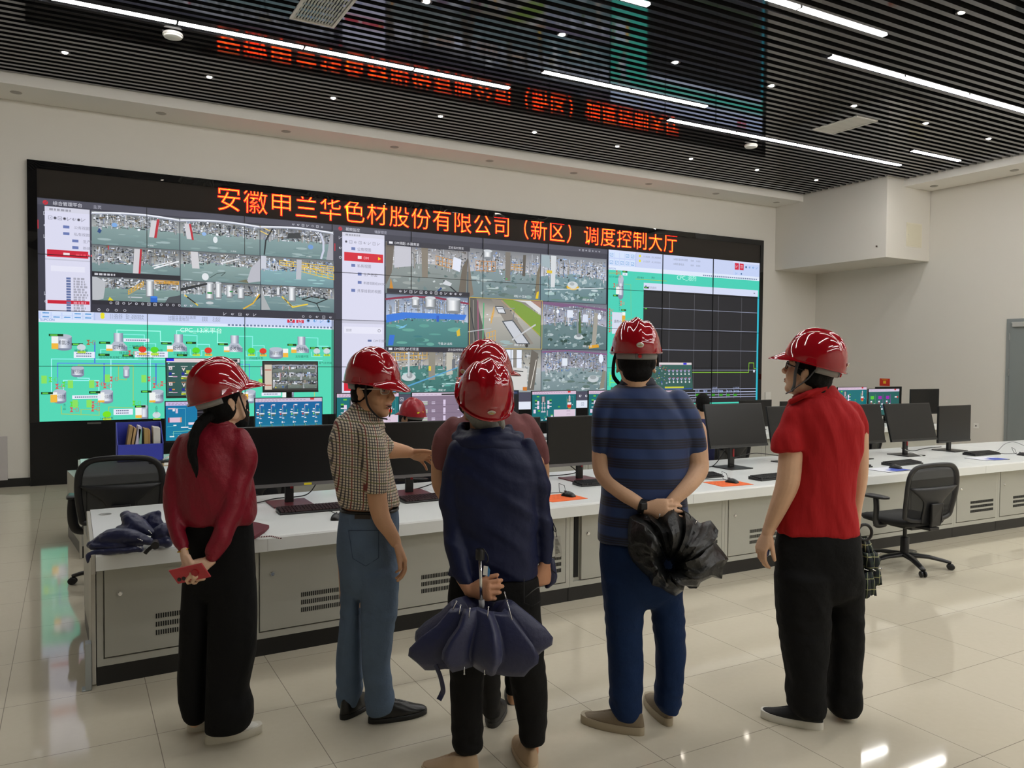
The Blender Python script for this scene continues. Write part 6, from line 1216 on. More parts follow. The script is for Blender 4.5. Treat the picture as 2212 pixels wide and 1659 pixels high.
b = MB(); A.hips(b, [(985, 1140, 1190, .11, 0), (990, 1140, 1260, .11, 0)]); A.loft(b, [(1000, 1080, 1250, .10, 0), (1030, 1084, 1380, .085, 0), (1040, 1081, 1470, .075, 0), (1042, 1082, 1545, .07, 0), (1046, 1080, 1556, .065, 0)]); A.loft(b, [(1065, 1140, 1250, .10, .03), (1085, 1140, 1380, .085, .06), (1090, 1128, 1505, .07, .08)])
fuse(b, 'trousers', m_trg, p, B0, .0075, 14, folds(.006, 14, 5, 0, knee))
shoe('shoe', p, B0, onZ(1062, 1574, 0), onZ(1078, 1520, 0), .098, .09, mat('shoe_dark', '242322', .6), mat('sole_dark', '302f2d', .6)); shoe('shoe', p, B0, onZ(1104, 1524, 0), onZ(1118, 1480, 0), .098, .09, mat('shoe_dark', '242322', .6), mat('sole_dark', '302f2d', .6))
helmet(p, B0, hc+hM @ Vector((0, -.006, .040)), hM, badge=True, s=1.04)
# ---------------------------------------------------------------- hooded person in navy
p, B0, A = person('n', 'grey-haired person in navy hooded top and black jeans, back turned, holding an umbrella behind', 1082, 1662)
hM = frame(-.22, .62, .10); hc = A.Q(1042, 872, .02); hs = .94
b = MB(); head(b, hc, hM, hs, A.Q(1052, 945, .0), .05)
A.loft(b, [(990, 1140, 985, .09, 0), (985, 1150, 1060, .10, 0), (995, 1145, 1160, .10, 0), (990, 1145, 1240, .1, 0)])
A.limb(b, [(975, 1010, 0, 18), (982, 1140, -.03, 14), (985, 1220, -.10, 12), (1008, 1268, -.16, 11.5), (1017, 1277, -.165, 11)]); A.limb(b, [(1158, 1000, 0, 18), (1175, 1120, .01, 14), (1177, 1200, .02, 12), (1177, 1219, .02, 11.5)])
A.limb(b, [(1015, 1250, 0, 30), (1012, 1440, 0, 20), (1008, 1630, 0, 14)]); A.limb(b, [(1120, 1250, 0, 30), (1142, 1440, 0, 20), (1150, 1625, .04, 14)])
W1 = A.Q(1017, 1275, -.165); hand(b, W1, A.Q(1042, 1275, -.19)-W1, Vector((0, 0, -.2))+FH*.9, .165, 1, (.75, .85, .95, 1.0), .5, .08, .5, (.026, .02))
W2 = A.Q(1177, 1216, .02); hand(b, W2, A.Q(1174, 1246, .02)-W2, -RH*.5+FH*.6, .165, -1, (1.1, 1.15, 1.2, 1.2), .9, .03, .5, (.026, .022))
fuse(b, 'body', m_skin4, p, B0, .0044, 2)
hair(p, B0, hc, hM, hs, m_hairg, SHORT[:4]+[((.02, -.085, -.05), (.05, .03, .05)), ((.035, -.095, -.085), (.022, .018, .04))])
m_nav = mat('hoodie_navy', '10183a', .55, spec=.3, bump=.5, bscale=10, bdist=.02)
b = MB(); A.limb(b, [(1070, 893, -.07, 9), (1080, 905, -.08, 8.5), (1086, 918, -.08, 6), (1087, 926, -.08, 3)]); fuse(b, 'hair_tuft', m_hairg, p, B0, .005, 1, lambda q: .003*noise.noise(Vector((q.x*150, q.y*150, q.z*20))))
b = MB()
A.loft(b, [(1012, 1098, 930, .075, .0), (1000, 1122, 945, .09, .0), (985, 1145, 962, .108, 0), (974, 1160, 985, .12, 0), (972, 1166, 1020, .128, 0), (976, 1164, 1080, .13, 0), (978, 1160, 1150, .125, 0), (974, 1162, 1200, .125, 0), (968, 1164, 1245, .12, 0), (967, 1162, 1262, .115, 0)])
A.limb(b, [(992, 972, -.03, 24), (980, 1008, -.03, 26), (977, 1080, -.03, 27), (984, 1140, -.05, 25), (987, 1195, -.09, 23), (996, 1232, -.13, 19), (1010, 1256, -.155, 15)]); A.limb(b, [(1138, 968, -.03, 24), (1152, 1000, -.03, 26), (1164, 1070, -.01, 24), (1174, 1130, .01, 21), (1177, 1180, .02, 19), (1178, 1208, .02, 15)])
fuse(b, 'hooded_top', m_nav, p, B0, .0065, 8, folds(.014, 7, 4.5, 10))
b = MB()
for k, (r_, v_, hw) in enumerate(((.017, 924, 52), (.023, 939, 66), (.022, 955, 71))):
    b.tube([A.Q(1054+hw*math.cos(a)+6*(k-1), v_+4*math.sin(2*a+k)+(10 if math.sin(a) < 0 else 0), .01+.095*math.sin(a)*hw/64) for a in [2*PI*i/28 for i in range(28)]], r_, 10, loop=True)
A.loft(b, [(1015, 1090, 925, .07, 0), (1000, 1112, 960, .10, 0)])
fuse(b, 'hood', m_nav, p, B0, .007, 2, folds(.005, 14, 20))
cl_ = MB().tube(spl([A.Q(1195, 1130, .0), A.Q(1200, 1142, -.01), A.Q(1201, 1148, -.01), A.Q(1197, 1146, -.01), A.Q(1194, 1134, .0)], 5), .002, 6).build('toggle_loop', mat('cord_navy', '0c1020', .6), None, smooth=True); local(cl_, B0, p)
m_blj = mat('jeans_black', '0f0e0e', .85, spec=.25, bump=.45, bscale=16, bdist=.02)
b = MB()
A.hips(b, [(972, 1164, 1240, .11, 0), (965, 1169, 1290, .122, 0), (965, 1171, 1340, .12, 0), (968, 1172, 1375, .11, 0)])
A.loft(b, [(966, 1066, 1350, .11, 0), (970, 1054, 1410, .095, 0), (972, 1047, 1460, .088, 0), (972, 1044, 1520, .084, 0), (975, 1044, 1580, .082, 0), (980, 1043, 1636, .078, 0)])
A.loft(b, [(1072, 1172, 1350, .11, .0), (1090, 1176, 1410, .10, .01), (1100, 1183, 1465, .09, .02), (1110, 1184, 1520, .085, .03), (1119, 1181, 1580, .08, .04), (1124, 1179, 1618, .076, .04)])
jb = fuse(b, 'jeans', m_blj, p, B0, .0075, 14, folds(.006, 9, 4, 6, knee))
m_stg = mat('stitch_grey', '6c6c6a', .8)
pocket(A, jb, B0, spl([A_ for A_ in []] or [(0, 0, 0)]), m_stg, 0) if 0 else None
for q in ([(1135, 1290), (1150, 1277), (1160, 1270), (1167, 1268)], [(977, 1297), (990, 1301), (1010, 1298), (1025, 1293)]): pocket(A, jb, B0, q, m_stg, -.118, 'pocket_seam')
pocket(A, jb, B0, [(1132, 1250), (1132, 1302), (1150, 1310), (1168, 1298)], mat('stitch_dark', '242424', .8), -.118, 'back_pocket')
m_bei = mat('shoe_beige', 'b49a7c', .7); m_beis = mat('sole_beige', 'c0aa8c', .6)
shoe('shoe', p, B0, onZ(1035, 1678, 0), onZ(912, 1664, 0), .098, .09, m_bei, m_beis, .026); shoe('shoe', p, B0, onZ(1150, 1672, 0), onZ(1122, 1600, 0), .098, .09, m_bei, m_beis, .026)
helmet(p, B0, hc+hM @ Vector((0, -.008, .036)), hM, badge=True, s=1.04, knob=False, back='dark')
T = lambda x, y, z: hc+hM @ (Vector((x, y, z))*hs)
strap(p, B0, [T(-.084, .0, .05), T(-.088, .01, .0), T(-.076, .035, -.06), T(-.04, .06, -.11)], .006)
# ---------------------------------------------------------------- man in striped navy polo
p, B0, A = person('s', 'broad man in blue striped polo and dark jeans, hands clasped behind his back', 1385, 1572)
hM = frame(0.02, .02, 0); hc = A.Q(1373, 786, .0); hs = 1.04
b = MB(); head(b, hc, hM, hs, A.Q(1377, 845, .0), .064, face=False)
A.loft(b, [(1320, 1440, 880, .10, 0), (1310, 1470, 960, .11, 0), (1315, 1470, 1060, .11, 0), (1310, 1470, 1180, .11, 0)])
A.limb(b, [(1306, 930, 0, 24), (1303, 985, -.01, 25), (1308, 1022, -.03, 24), (1335, 1055, -.09, 20), (1368, 1080, -.14, 15), (1392, 1096, -.165, 12.5)]); A.limb(b, [(1502, 930, 0, 24), (1505, 985, -.01, 25), (1507, 1015, -.03, 23), (1488, 1045, -.10, 19), (1462, 1072, -.14, 15), (1444, 1092, -.155, 12.5)])
A.limb(b, [(1345, 1190, 0, 34), (1350, 1380, 0, 22), (1352, 1550, 0, 15)]); A.limb(b, [(1435, 1190, 0, 34), (1446, 1380, .03, 22), (1445, 1535, .04, 15)])
W1 = A.Q(1393, 1097, -.165); hand(b, W1, A.Q(1432, 1097, -.19)-W1, Vector((0, 0, -.25))+FH*.9, .18, -1, (.35, .45, .5, .55), .1, .05, .18, (.028, .022))
W2 = A.Q(1443, 1093, -.155); hand(b, W2, A.Q(1424, 1116, -.165)-W2, FH*.8-RH*.3, .18, 1, (.8, .9, .95, 1.0), .5, .05, .5, (.028, .022))
fuse(b, 'body', m_skin, p, B0, .0044, 2)
hair(p, B0, hc, hM, hs, m_hairb, SHORT[:1]+[((0, -.060, -.030), (.064, .040, .05)), ((.055, -.035, .005), (.026, .045, .035)), ((-.055, -.035, .005), (.026, .045, .035))])
m_str = chk('polo_stripes', ['213c70', (Vector((0, 0, 1)), .0855, .52, '182243', 1.0), (Vector((0, 0, 1)), .0107, .45, '131428', .72), (Vector((0, 0, 1)), .0855, .02, '0f1226', .8)], 0, 0)
def stripes():
    m = bpy.data.materials.new('polo_stripes'); m.use_nodes = True; N = m.node_tree.nodes; L = m.node_tree.links; bs = N['Principled BSDF']; bs.inputs['Roughness'].default_value = .6; bs.inputs['Sheen Weight'].default_value = .1
    tc = N.new('ShaderNodeTexCoord'); sp = N.new('ShaderNodeSeparateXYZ'); L.new(tc.outputs['Object'], sp.inputs[0])
    def M_(op, a, b_):
        n = N.new('ShaderNodeMath'); n.operation = op
        for i, x in enumerate((a, b_)):
            if isinstance(x, (int, float)): n.inputs[i].default_value = x
            else: L.new(x, n.inputs[i])
        return n.outputs[0]
    z = sp.outputs[2]; band = M_('LESS_THAN', M_('FRACT', M_('DIVIDE', M_('ADD', z, .012), .0855), 0), .52); fine = M_('LESS_THAN', M_('FRACT', M_('DIVIDE', z, .0107), 0), .5)
    k = M_('MULTIPLY', band, M_('ADD', M_('MULTIPLY', fine, .45), .55))
    mx = N.new('ShaderNodeMix'); mx.data_type = 'RGBA'; mx.inputs[6].default_value = (*lin('1b3566'), 1); mx.inputs[7].default_value = (*lin('101328'), 1); L.new(k, mx.inputs[0]); L.new(mx.outputs[2], bs.inputs['Base Color']); return m
m_str = stripes()
b = MB()
A.loft(b, [(1336, 1420, 830, .072, 0), (1318, 1440, 845, .095, 0), (1300, 1470, 868, .118, 0), (1296, 1488, 900, .135, 0), (1302, 1490, 950, .145, 0), (1304, 1486, 1000, .15, 0), (1298, 1484, 1060, .15, 0), (1294, 1486, 1110, .145, 0), (1291, 1484, 1160, .14, 0), (1291, 1482, 1184, .135, 0)])
A.sleeve(b, [(1316, 872, -.03, 28), (1304, 900, -.035, 28), (1302, 945, -.02, 26), (1303, 976, -.01, 25)]); A.sleeve(b, [(1464, 870, -.03, 30), (1484, 903, -.04, 31), (1498, 945, -.02, 27), (1504, 976, -.01, 24)])
fuse(b, 'polo_shirt', m_str, p, B0, .0065, 18, folds(.010, 7, 4, 4))
b = MB(); A.loft(b, [(1345, 1410, 814, .062, 0), (1337, 1419, 832, .074, 0)]); fuse(b, 'collar', mat('collar_navy', '10142a', .7), p, B0, .006, 2)
m_dkj = mat('jeans_dark', '12294f', .85, spec=.25, bump=.5, bscale=16, bdist=.02, vary=.25, vscale=7)
b = MB()
A.hips(b, [(1296, 1480, 1165, .125, 0), (1294, 1481, 1200, .135, 0), (1297, 1478, 1250, .128, 0), (1300, 1475, 1280, .11, 0)])
A.loft(b, [(1298, 1402, 1245, .12, 0), (1304, 1392, 1310, .105, 0), (1310, 1387, 1375, .095, 0), (1313, 1389, 1425, .09, 0), (1315, 1388, 1475, .088, 0), (1317, 1386, 1525, .085, 0), (1322, 1386, 1558, .08, 0), (1332, 1384, 1566, .074, 0)])
A.loft(b, [(1392, 1477, 1245, .12, .0), (1402, 1474, 1285, .105, .02), (1409, 1478, 1345, .095, .03), (1417, 1480, 1405, .09, .04), (1418, 1475, 1460, .086, .04), (1414, 1471, 1510, .08, .04), (1424, 1467, 1545, .076, .04), (1432, 1464, 1552, .07, .04)])
fuse(b, 'jeans', m_dkj, p, B0, .0075, 14, folds(.006, 9, 4, 6, knee))
m_khk = mat('shoe_khaki', '7a6c58', .75, bump=.2, bscale=300); m_khs = mat('sole_khaki', 'a3967f', .6)
shoe('shoe', p, B0, onZ(1392, 1588, 0), onZ(1256, 1556, 0), .098, .095, m_khk, m_khs, .036); shoe('shoe', p, B0, onZ(1446, 1570, 0), onZ(1402, 1510, 0), .098, .095, m_khk, m_khs, .036)
h_ = helmet(p, B0, hc+hM @ Vector((0, -.006, .050)), hM, badge=True, s=1.0)
T = lambda x, y, z: hc+hM @ (Vector((x, y, z))*hs)
strap(p, B0, [T(-.08, -.02, .06), T(-.09, .0, .02), T(-.094, .005, -.02), T(-.088, .02, -.06), T(-.05, .05, -.10)], .006); strap(p, B0, [T(.08, -.02, .06), T(.09, .0, .02), T(.092, .005, -.01)], .006)
wc = A.Q(1388, 1094, -.165); wd = (A.Q(1432, 1100, -.19)-A.Q(1366, 1078, -.14)).normalized(); x_ = wd.cross(Vector((0, 0, 1))).normalized(); y_ = x_.cross(wd)
o = MB().rings([[wc+wd*k+(x_*math.cos(a)+y_*math.sin(a))*r for a in [2*PI*i/24 for i in range(24)]] for k, r in ((-.014, .027), (-.012, .031), (.012, .031), (.014, .027))]).build('watch', mat('watch_black', '0c0c0d', .4), None, smooth=True, angle=.7); local(o, B0, p)
o = MB().box(wc-FH*.031+Vector((0, 0, .006)), (.034, .012, .030)).build('watch_case', mat('watch_black', '0c0c0d', .4), None, bevel=.004); local(o, B0, p)
# ---------------------------------------------------------------- man in red polo
p, B0, A = person('r', 'man in bright red polo and black trousers with glasses, seen from behind', 1775, 1563)
hM = frame(-.86, .26, .02); hc = A.Q(1748, 806, .0); hs = 1.02
b = MB(); head(b, hc, hM, hs, A.Q(1765, 862, .0), .058)
A.loft(b, [(1725, 1830, 905, .10, 0), (1715, 1840, 980, .11, 0), (1712, 1830, 1080, .11, 0), (1705, 1840, 1180, .1, 0)])
A.limb(b, [(1712, 930, -.04, 19), (1708, 985, -.05, 25), (1702, 1042, -.06, 25), (1684, 1090, -.05, 20), (1664, 1136, -.03, 14), (1659, 1150, -.03, 13)]); A.limb(b, [(1855, 930, .03, 20), (1858, 990, .04, 18), (1856, 1040, .05, 17), (1848, 1095, .08, 14), (1846, 1140, .10, 12)])
A.limb(b, [(1735, 1180, 0, 34), (1742, 1360, -.02, 22), (1752, 1545, -.02, 15)]); A.limb(b, [(1815, 1180, 0, 34), (1822, 1360, .05, 22), (1820, 1540, .06, 15)])
W1 = A.Q(1659, 1148, -.03); hand(b, W1, A.Q(1648, 1176, -.03)-W1, RH*.85+FH*.3, .18, 1, (.42, .48, .52, .58), .35, .07, .55, (.028, .022))
W2 = A.Q(1846, 1140, .10); hand(b, W2, A.Q(1850, 1165, .1)-W2, -RH, .18, -1, (1.0, 1.0, 1.0, 1.0), .6)
fuse(b, 'body', m_skin, p, B0, .0044, 2)
hair(p, B0, hc, hM, hs, m_hairb, SHORT+[((0, -.07, -.055), (.05, .035, .045))])
glasses(p, B0, hc, hM, hs, mat('frame_dark', '141416', .4), .0026); eyes(p, B0, hc, hM, hs); lips(p, B0, hc, hM, hs)
m_rp = mat('polo_red', 'a81419', .8, spec=.3, bump=.5, bscale=11, bdist=.02, aniso_scale=(1.5, 1.5, .5))
b = MB()
A.loft(b, [(1730, 1812, 852, .07, 0), (1712, 1826, 868, .095, 0), (1700, 1845, 890, .115, 0), (1702, 1858, 920, .13, 0), (1712, 1858, 970, .135, 0), (1706, 1850, 1020, .135, 0), (1694, 1843, 1075, .13, 0), (1684, 1850, 1110, .125, 0), (1678, 1855, 1145, .12, 0), (1679, 1857, 1164, .115, 0)])
A.sleeve(b, [(1716, 897, -.03, 22), (1709, 925, -.04, 27), (1703, 955, -.05, 32), (1702, 975, -.05, 34)]); A.sleeve(b, [(1840, 890, .02, 24), (1852, 920, .03, 24), (1857, 955, .04, 20), (1858, 978, .04, 18)])
fuse(b, 'polo_shirt', m_rp, p, B0, .0065, 18, folds(.016, 11, 2.2, 4))
b = MB()
A.loft(b, [(1735, 1800, 832, .062, 0), (1722, 1812, 850, .078, .0), (1712, 1816, 862, .088, .0)]); 
b.tube([A.Q(1786, 836, -.07), A.Q(1745, 850, -.085), A.Q(1708, 868, -.04), A.Q(1704, 870, .0)], [.012, .014, .014, .008], 10)
fuse(b, 'collar', m_rp, p, B0, .006, 2)
b = MB()
A.hips(b, [(1682, 1852, 1140, .112, 0), (1673, 1857, 1180, .122, 0), (1674, 1859, 1240, .122, 0), (1676, 1860, 1275, .11, 0)])
A.loft(b, [(1674, 1798, 1240, .12, -.02), (1678, 1791, 1310, .11, -.02), (1686, 1790, 1375, .10, -.02), (1696, 1784, 1430, .095, -.02), (1702, 1781, 1465, .09, -.02), (1699, 1781, 1500, .09, -.02), (1706, 1780, 1535, .088, -.02), (1716, 1779, 1562, .082, -.02)])
A.loft(b, [(1772, 1861, 1240, .12, .03), (1784, 1862, 1310, .105, .05), (1786, 1863, 1390, .095, .06), (1785, 1858, 1450, .09, .06), (1783, 1857, 1490, .09, .06), (1782, 1859, 1525, .088, .06), (1796, 1851, 1556, .08, .06)])
fuse(b, 'trousers', m_trb, p, B0, .0075, 14, folds(.007, 9, 3, 6, knee))
m_bsh = mat('shoe_black_mesh', '141415', .8, bump=.3, bscale=600); m_bso = mat('sole_offwhite', 'd5d2c8', .5)
shoe('shoe', p, B0, onZ(1779, 1576, 0), onZ(1643, 1546, 0), .095, .09, m_bsh, m_bso, .034); shoe('shoe', p, B0, onZ(1846, 1562, 0), onZ(1800, 1528, 0), .095, .085, m_bsh, m_bso, .03)
h_ = helmet(p, B0, hc+hM @ Vector((0, -.010, .042)), frame(-1.08, .27, .02), badge=True, s=1.05)
T = lambda x, y, z: hc+hM @ (Vector((x, y, z))*hs)
strap(p, B0, [T(-.082, .03, .055), T(-.088, .028, .0), T(-.080, .02, -.06), T(-.06, .03, -.09)], .0055, m=m_bandd); strap(p, B0, [T(-.08, -.05, .03), T(-.086, -.03, -.02), T(-.080, .01, -.07), T(-.06, .03, -.09), T(-.03, .06, -.11)], .006, m=m_bandd)
tag(MB().rings([[A.Q(1654, 1181, -.025)+Vector((0, 0, z))+RH*(.016*c_)+FH*(.035*s_) for c_, s_ in [(math.cos(2*PI*k/20)*q, math.sin(2*PI*k/20)*q) for k in range(20)]] for z, q in ((-.042, .5), (-.030, .85), (0, 1), (.030, .85), (.042, .5))]).build('phone', mat('phone_blue', '4a5488', .4), None, smooth=True), 'small blue phone in the left hand of the man in red', 'phone')
# ================================================================ office chairs
m_pl = mat('chair_plastic', '17171a', .38); m_net = mat('chair_mesh', '1b1c1f', .8, alpha=.72, bump=.5, bscale=700); m_fab = mat('chair_fabric', '0e0e10', .9, sheen=.1); m_cst = mat('caster_black', '111113', .4)
def chair():
    t = thing('office_chair', 'black mesh office chair', 'chair')
    # seat cushion
    R = []
    for z, s in ((.405, .80), (.412, .95), (.435, 1.0), (.455, .98), (.468, .86)):
        R.append([Vector((.235*s*math.copysign(abs(math.cos(a))**.55, math.cos(a)), .03+.235*s*math.copysign(abs(math.sin(a))**.6, math.sin(a)), z-(.02*max(0, math.sin(a))**6))) for a in [2*PI*k/36 for k in range(36)]])
    MB().rings(R).build('seat', m_fab, t, smooth=True)
    MB().box((0, .02, .395), (.30, .30, .02)).box((0, -.02, .375), (.14, .20, .035)).build('seat_plate', m_pl, t, bevel=.006)
    by = lambda z: -.20-.10*max(0, (z-.5))**1.3*1.2-.02*math.sin(PI*min(1, max(0, (z-.48)/.5)))
    def bp(x, z, o=0): return Vector((x, by(z)-.35*(-x*x)*1.0+o, z))
    def hw(z): t_ = (z-.50)/.45; return .205+.03*math.sin(PI*min(1, max(0, t_*.75+.1)))-.035*max(0, t_-.75)*4
    zs = [.50, .55, .62, .70, .78, .85, .90]
    loop = [bp(-hw(z), z) for z in zs]+[bp(-.165, .935), bp(-.10, .948), bp(0, .952), bp(.10, .948), bp(.165, .935)]+[bp(hw(z), z) for z in zs[::-1]]+[bp(.17, .475), bp(.08, .465), bp(-.08, .465), bp(-.17, .475)]
    fr = MB().tube(spl(loop+[loop[0]], 3)[:-1], [(.014, .022)]*((len(loop))*3), 8, loop=True).build('back_frame', m_pl, t, smooth=True)
    G = [[bp(hw(z)*k/8*.97, z, -.004) for k in range(-8, 9)] for z in [.48+.465*j/14 for j in range(15)]]
    o = MB().grid(G).build('back_mesh', m_net, t, smooth=True); o.modifiers.new('solid', 'SOLIDIFY').thickness = .002
    # rigid lower support, flaring out like a Y
    G = []
    for j in range(11):
        z = .44+.32*j/10; w_ = .085 if z < .62 else .085+(hw(z)-.09)*((z-.62)/.14)**1.2
        G.append([bp(w_*k/6, z, -.024+.008*(abs(k)/6)**2) for k in range(-6, 7)])
    o = MB().grid(G).build('back_support', mat('chair_plastic_grey', '1e1f22', .45), t, smooth=True); o.modifiers.new('solid', 'SOLIDIFY').thickness = .016
    MB().prism([bp(-.055, .62, -.03), bp(.055, .62, -.03), bp(.05, .48, -.05), bp(.045, .42, -.04), bp(-.045, .42, -.04), bp(-.05, .48, -.05)], (0, -.02, 0)).box((0, -.16, .395), (.09, .18, .03)).build('spine', m_pl, t, bevel=.006)
    for q in (-1, 1):
        a = MB().tube(spl([(q*.17, .02, .40), (q*.255, .01, .40), (q*.285, .0, .45), (q*.29, -.01, .55), (q*.285, .0, .645)], 5), [(.016, .030)]*21, 10).build('armrest', m_pl, t, smooth=True)
        R = [[Vector((q*.282+.040*s*math.copysign(abs(math.cos(b))**.6, math.cos(b)), .02+.125*s*math.copysign(abs(math.sin(b))**.7, math.sin(b)), z-.012*max(0, math.sin(b))**3)) for b in [2*PI*k/24 for k in range(24)]] for z, s in ((.643, .85), (.648, 1), (.662, 1), (.668, .85))]
        MB().rings(R).build('arm_pad', m_pl, a, smooth=True, angle=1)
    MB().lathe([(.004, .10), (.030, .10), (.030, .265), (.026, .27), (.014, .272), (.014, .37), (.004, .37)], n=20).build('gas_lift', m_pl, t, smooth=True, angle=.7)
    MB().cyl((0, 0, .270), (0, 0, .36), .0125).build('lift_rod', m_chrome, t, smooth=True, angle=.7)
    for k in range(5):
        a = 2*PI*k/5+.5; d = Vector((math.cos(a), math.sin(a), 0)); l = Vector((-d.y, d.x, 0))
        L = MB().tube([d*.0+Vector((0, 0, .105)), d*.05+Vector((0, 0, .108)), d*.16+Vector((0, 0, .10)), d*.26+Vector((0, 0, .075)), d*.30+Vector((0, 0, .062))], [(.034, .022), (.032, .022), (.026, .018), (.021, .015), (.019, .013)], 12, up=Vector((0, 0, 1)))
        lg = L.build('base_leg', m_pl, t, smooth=True)
        c = d*.30+Vector((0, 0, .026)); b = MB()
        for q in (-1, 1): b.lathe([(.003, -.008), (.021, -.008), (.026, -.004), (.026, .004), (.021, .008), (.003, .008)], c+l*q*.013, 18, Matrix((d, Vector((0, 0, 1)), l)).transposed())
        b.box(c+Vector((0, 0, .012)), (.012, .012, .03)); b.build('caster', m_cst, lg, smooth=True, angle=.7)
    return t
c0 = chair(); c0['group'] = 'office chairs'
f_ = lambda phi: -(phi+YAW)                                # turn phi from straight away, as a z rotation
q = onZ(1953, 1223, 0); c0.location = (q.x, q.y, 0); c0.scale = (1.16, 1.08, .90); c0.rotation_euler = (0, 0, f_(-.42)); c0['label'] = 'black mesh swivel chair on castors in front of the desk at the right'
for x, y, rz, lb in ((.33, 6.42, -.12, 'black mesh office chair behind the left end of the front desk'), (6.30, 6.62, .1, 'black office chair of the seated man in navy uniform'), (2.70, 6.40, .9, 'black office chair of the seated worker in a red helmet'), (1.2, 6.45, -.1, 'black office chair of the seated person behind the woman'), (7.75, 6.75, .5, 'empty black office chair seen under the tilted monitor'), (8.9, 6.85, .1, 'black office chair half hidden left of the man in red')):
    copy_tree(c0, lb, None, (x, y, 0), rz).scale = (1.14, 1.05, .985)
# ================================================================ seated people
def seated(label, x, y, ztop, phi, pitch, mtop, hel, sk, hr=m_hairb, hoff=0, long_=False):
    base = Vector((x, y, 0)); t = thing('person', label, 'person', base); M = frame(phi, pitch, 0); M0 = frame(phi*.4, 0, 0)
    hc = base+M0 @ Vector((hoff, .02, ztop-.125)); W = lambda a, b_, c: base+M0 @ Vector((a, b_, c))
    b = MB(); head(b, hc, M, .96, W(0, 0, ztop-.30), .055)
    b.rings([[W(hw*math.cos(k), hd*math.sin(k)+dy, z) for k in [2*PI*i/20 for i in range(20)]] for hw, hd, dy, z in ((.15, .09, -.03, .50), (.15, .09, -.02, .70), (.16, .09, 0, ztop-.36), (.06, .05, 0, ztop-.28))])
    for q in (-1, 1): b.tube([W(q*.17, 0, ztop-.37), W(q*.22, .05, ztop-.58), W(q*.17, .28, .70), W(q*.12, .40, .715)], [.045, .04, .032, .028], 12); hand(b, W(q*.12, .40, .715), W(q*.10, .5, .70)-W(q*.12, .4, .715), Vector((0, 0, -1)), .17, -q, (.3, .35, .4, .4)); b.tube([W(q*.09, -.02, .52), W(q*.11, .36, .50), W(q*.11, .40, .10)], [.07, .055, .04], 12)
    fuse(b, 'body', sk, t, base, .006, 2)
    hair(t, base, hc, M, .96, hr, SHORT if hel else SHORT+[((0, -.01, .05), (.085, .095, .098))]+([((0, -.05, -.05), (.082, .07, .12)), ((.06, -.01, -.05), (.03, .06, .11)), ((-.06, -.01, -.05), (.03, .06, .11))] if long_ else []), .007)
    b = MB()
    b.rings([[W(hw*math.cos(k), hd*math.sin(k)+dy, z) for k in [2*PI*i/24 for i in range(24)]] for hw, hd, dy, z in ((.18, .125, -.03, .46), (.185, .13, -.03, .58), (.195, .13, -.02, .75), (.205, .125, -.01, ztop-.44), (.19, .11, 0, ztop-.37), (.12, .085, 0, ztop-.31), (.068, .066, 0, ztop-.275))])
    for q in (-1, 1): b.tube([W(q*.16, 0, ztop-.38), W(q*.205, .02, ztop-.48), W(q*.225, .06, ztop-.60), W(q*.19, .22, .72), W(q*.145, .34, .72)], [.065, .066, .058, .052, .044], 14)
    fuse(b, 'jacket', mtop, t, base, .008, 5, folds(.006, 12, 6, 5))
    b = MB(); b.rings([[W(hw*math.cos(k), hd*math.sin(k)+dy, z) for k in [2*PI*i/20 for i in range(20)]] for hw, hd, dy, z in ((.17, .12, -.03, .47), (.17, .12, -.03, .56))])
    for q in (-1, 1): b.tube([W(q*.09, -.04, .53), W(q*.12, .36, .52), W(q*.12, .42, .47), W(q*.12, .42, .10)], [.085, .075, .068, .06], 14)
    fuse(b, 'trousers', mat('trousers_navy', '151a2c', .8), t, base, .009, 4)
    for q in (-1, 1): shoe('shoe', t, base, W(q*.12, .36, 0), W(q*.12, .62, 0), .095, .09, m_lea, m_leas, .024)
    if hel: helmet(t, base, hc+M @ Vector((0, -.006, .036)), M, m_hel2, badge=False, s=1.0, knob=False, sticker=True)
    return t
m_uni = mat('uniform_navy', '1e2350', .8, sheen=.1)
seated('black-haired person in navy uniform seated with back turned, right of the striped polo man', 6.36, 6.92, 1.262, .05, -.02, m_uni, False, m_skin)
seated('seated worker in a faded red helmet with a yellow sticker, near the pointing hand', 2.66, 6.62, 1.235, -.95, .10, mat('uniform_dark', '1a1c2c', .8), True, m_skin2)
seated('dark-haired person in navy seated behind the woman in dark red', 1.19, 6.75, 1.33, .1, -.04, mat('uniform_ink', '14172a', .8), False, m_skin, long_=True)
# ================================================================ umbrellas and small things
m_umn = mat('umbrella_navy', '1b2044', .42, spec=.5, bump=.25, bscale=45, sheen=.1); m_umk = mat('umbrella_black', '191a1a', .38, spec=.5, bump=.5, bscale=38); m_tip = mat('rib_tip', 'd5d5d8', .2, .9); m_umb = mat('umbrella_plastic', '131316', .35)
def flute(A, rings, n, amp, p_, seed, dyc=0, wave=6, inner=None):
    r = random.Random(seed); ph = [r.uniform(-.35, .35) for _ in range(n)]; am = [r.uniform(.6, 1.3) for _ in range(n)]; G = []
    N_ = n*16
    for j, (ul, ur, v, hd, dy, k) in enumerate(rings):
        row = []
        for i in range(N_+1):
            a = 2*PI*i/N_; s = (i/16+.5) % n; c_ = int(s) % n; f = s-int(s)
            tri = (1-abs(2*f-1))**p_; m = 1-amp*k*(1-tri)*am[c_]
            u0 = (ul+ur)/2; hw = (ur-ul)/2*A.k; c = A.Q(u0, v+wave*k*math.sin(a*3+seed)+4*k*ph[c_]*3, dyc+dy)
            aa = a+ph[c_]*.25*math.sin(PI*f)
            row.append(c+RH*(hw*m*math.cos(aa))+FH*(hd*m*math.sin(aa)))
        G.append(row)
    return G
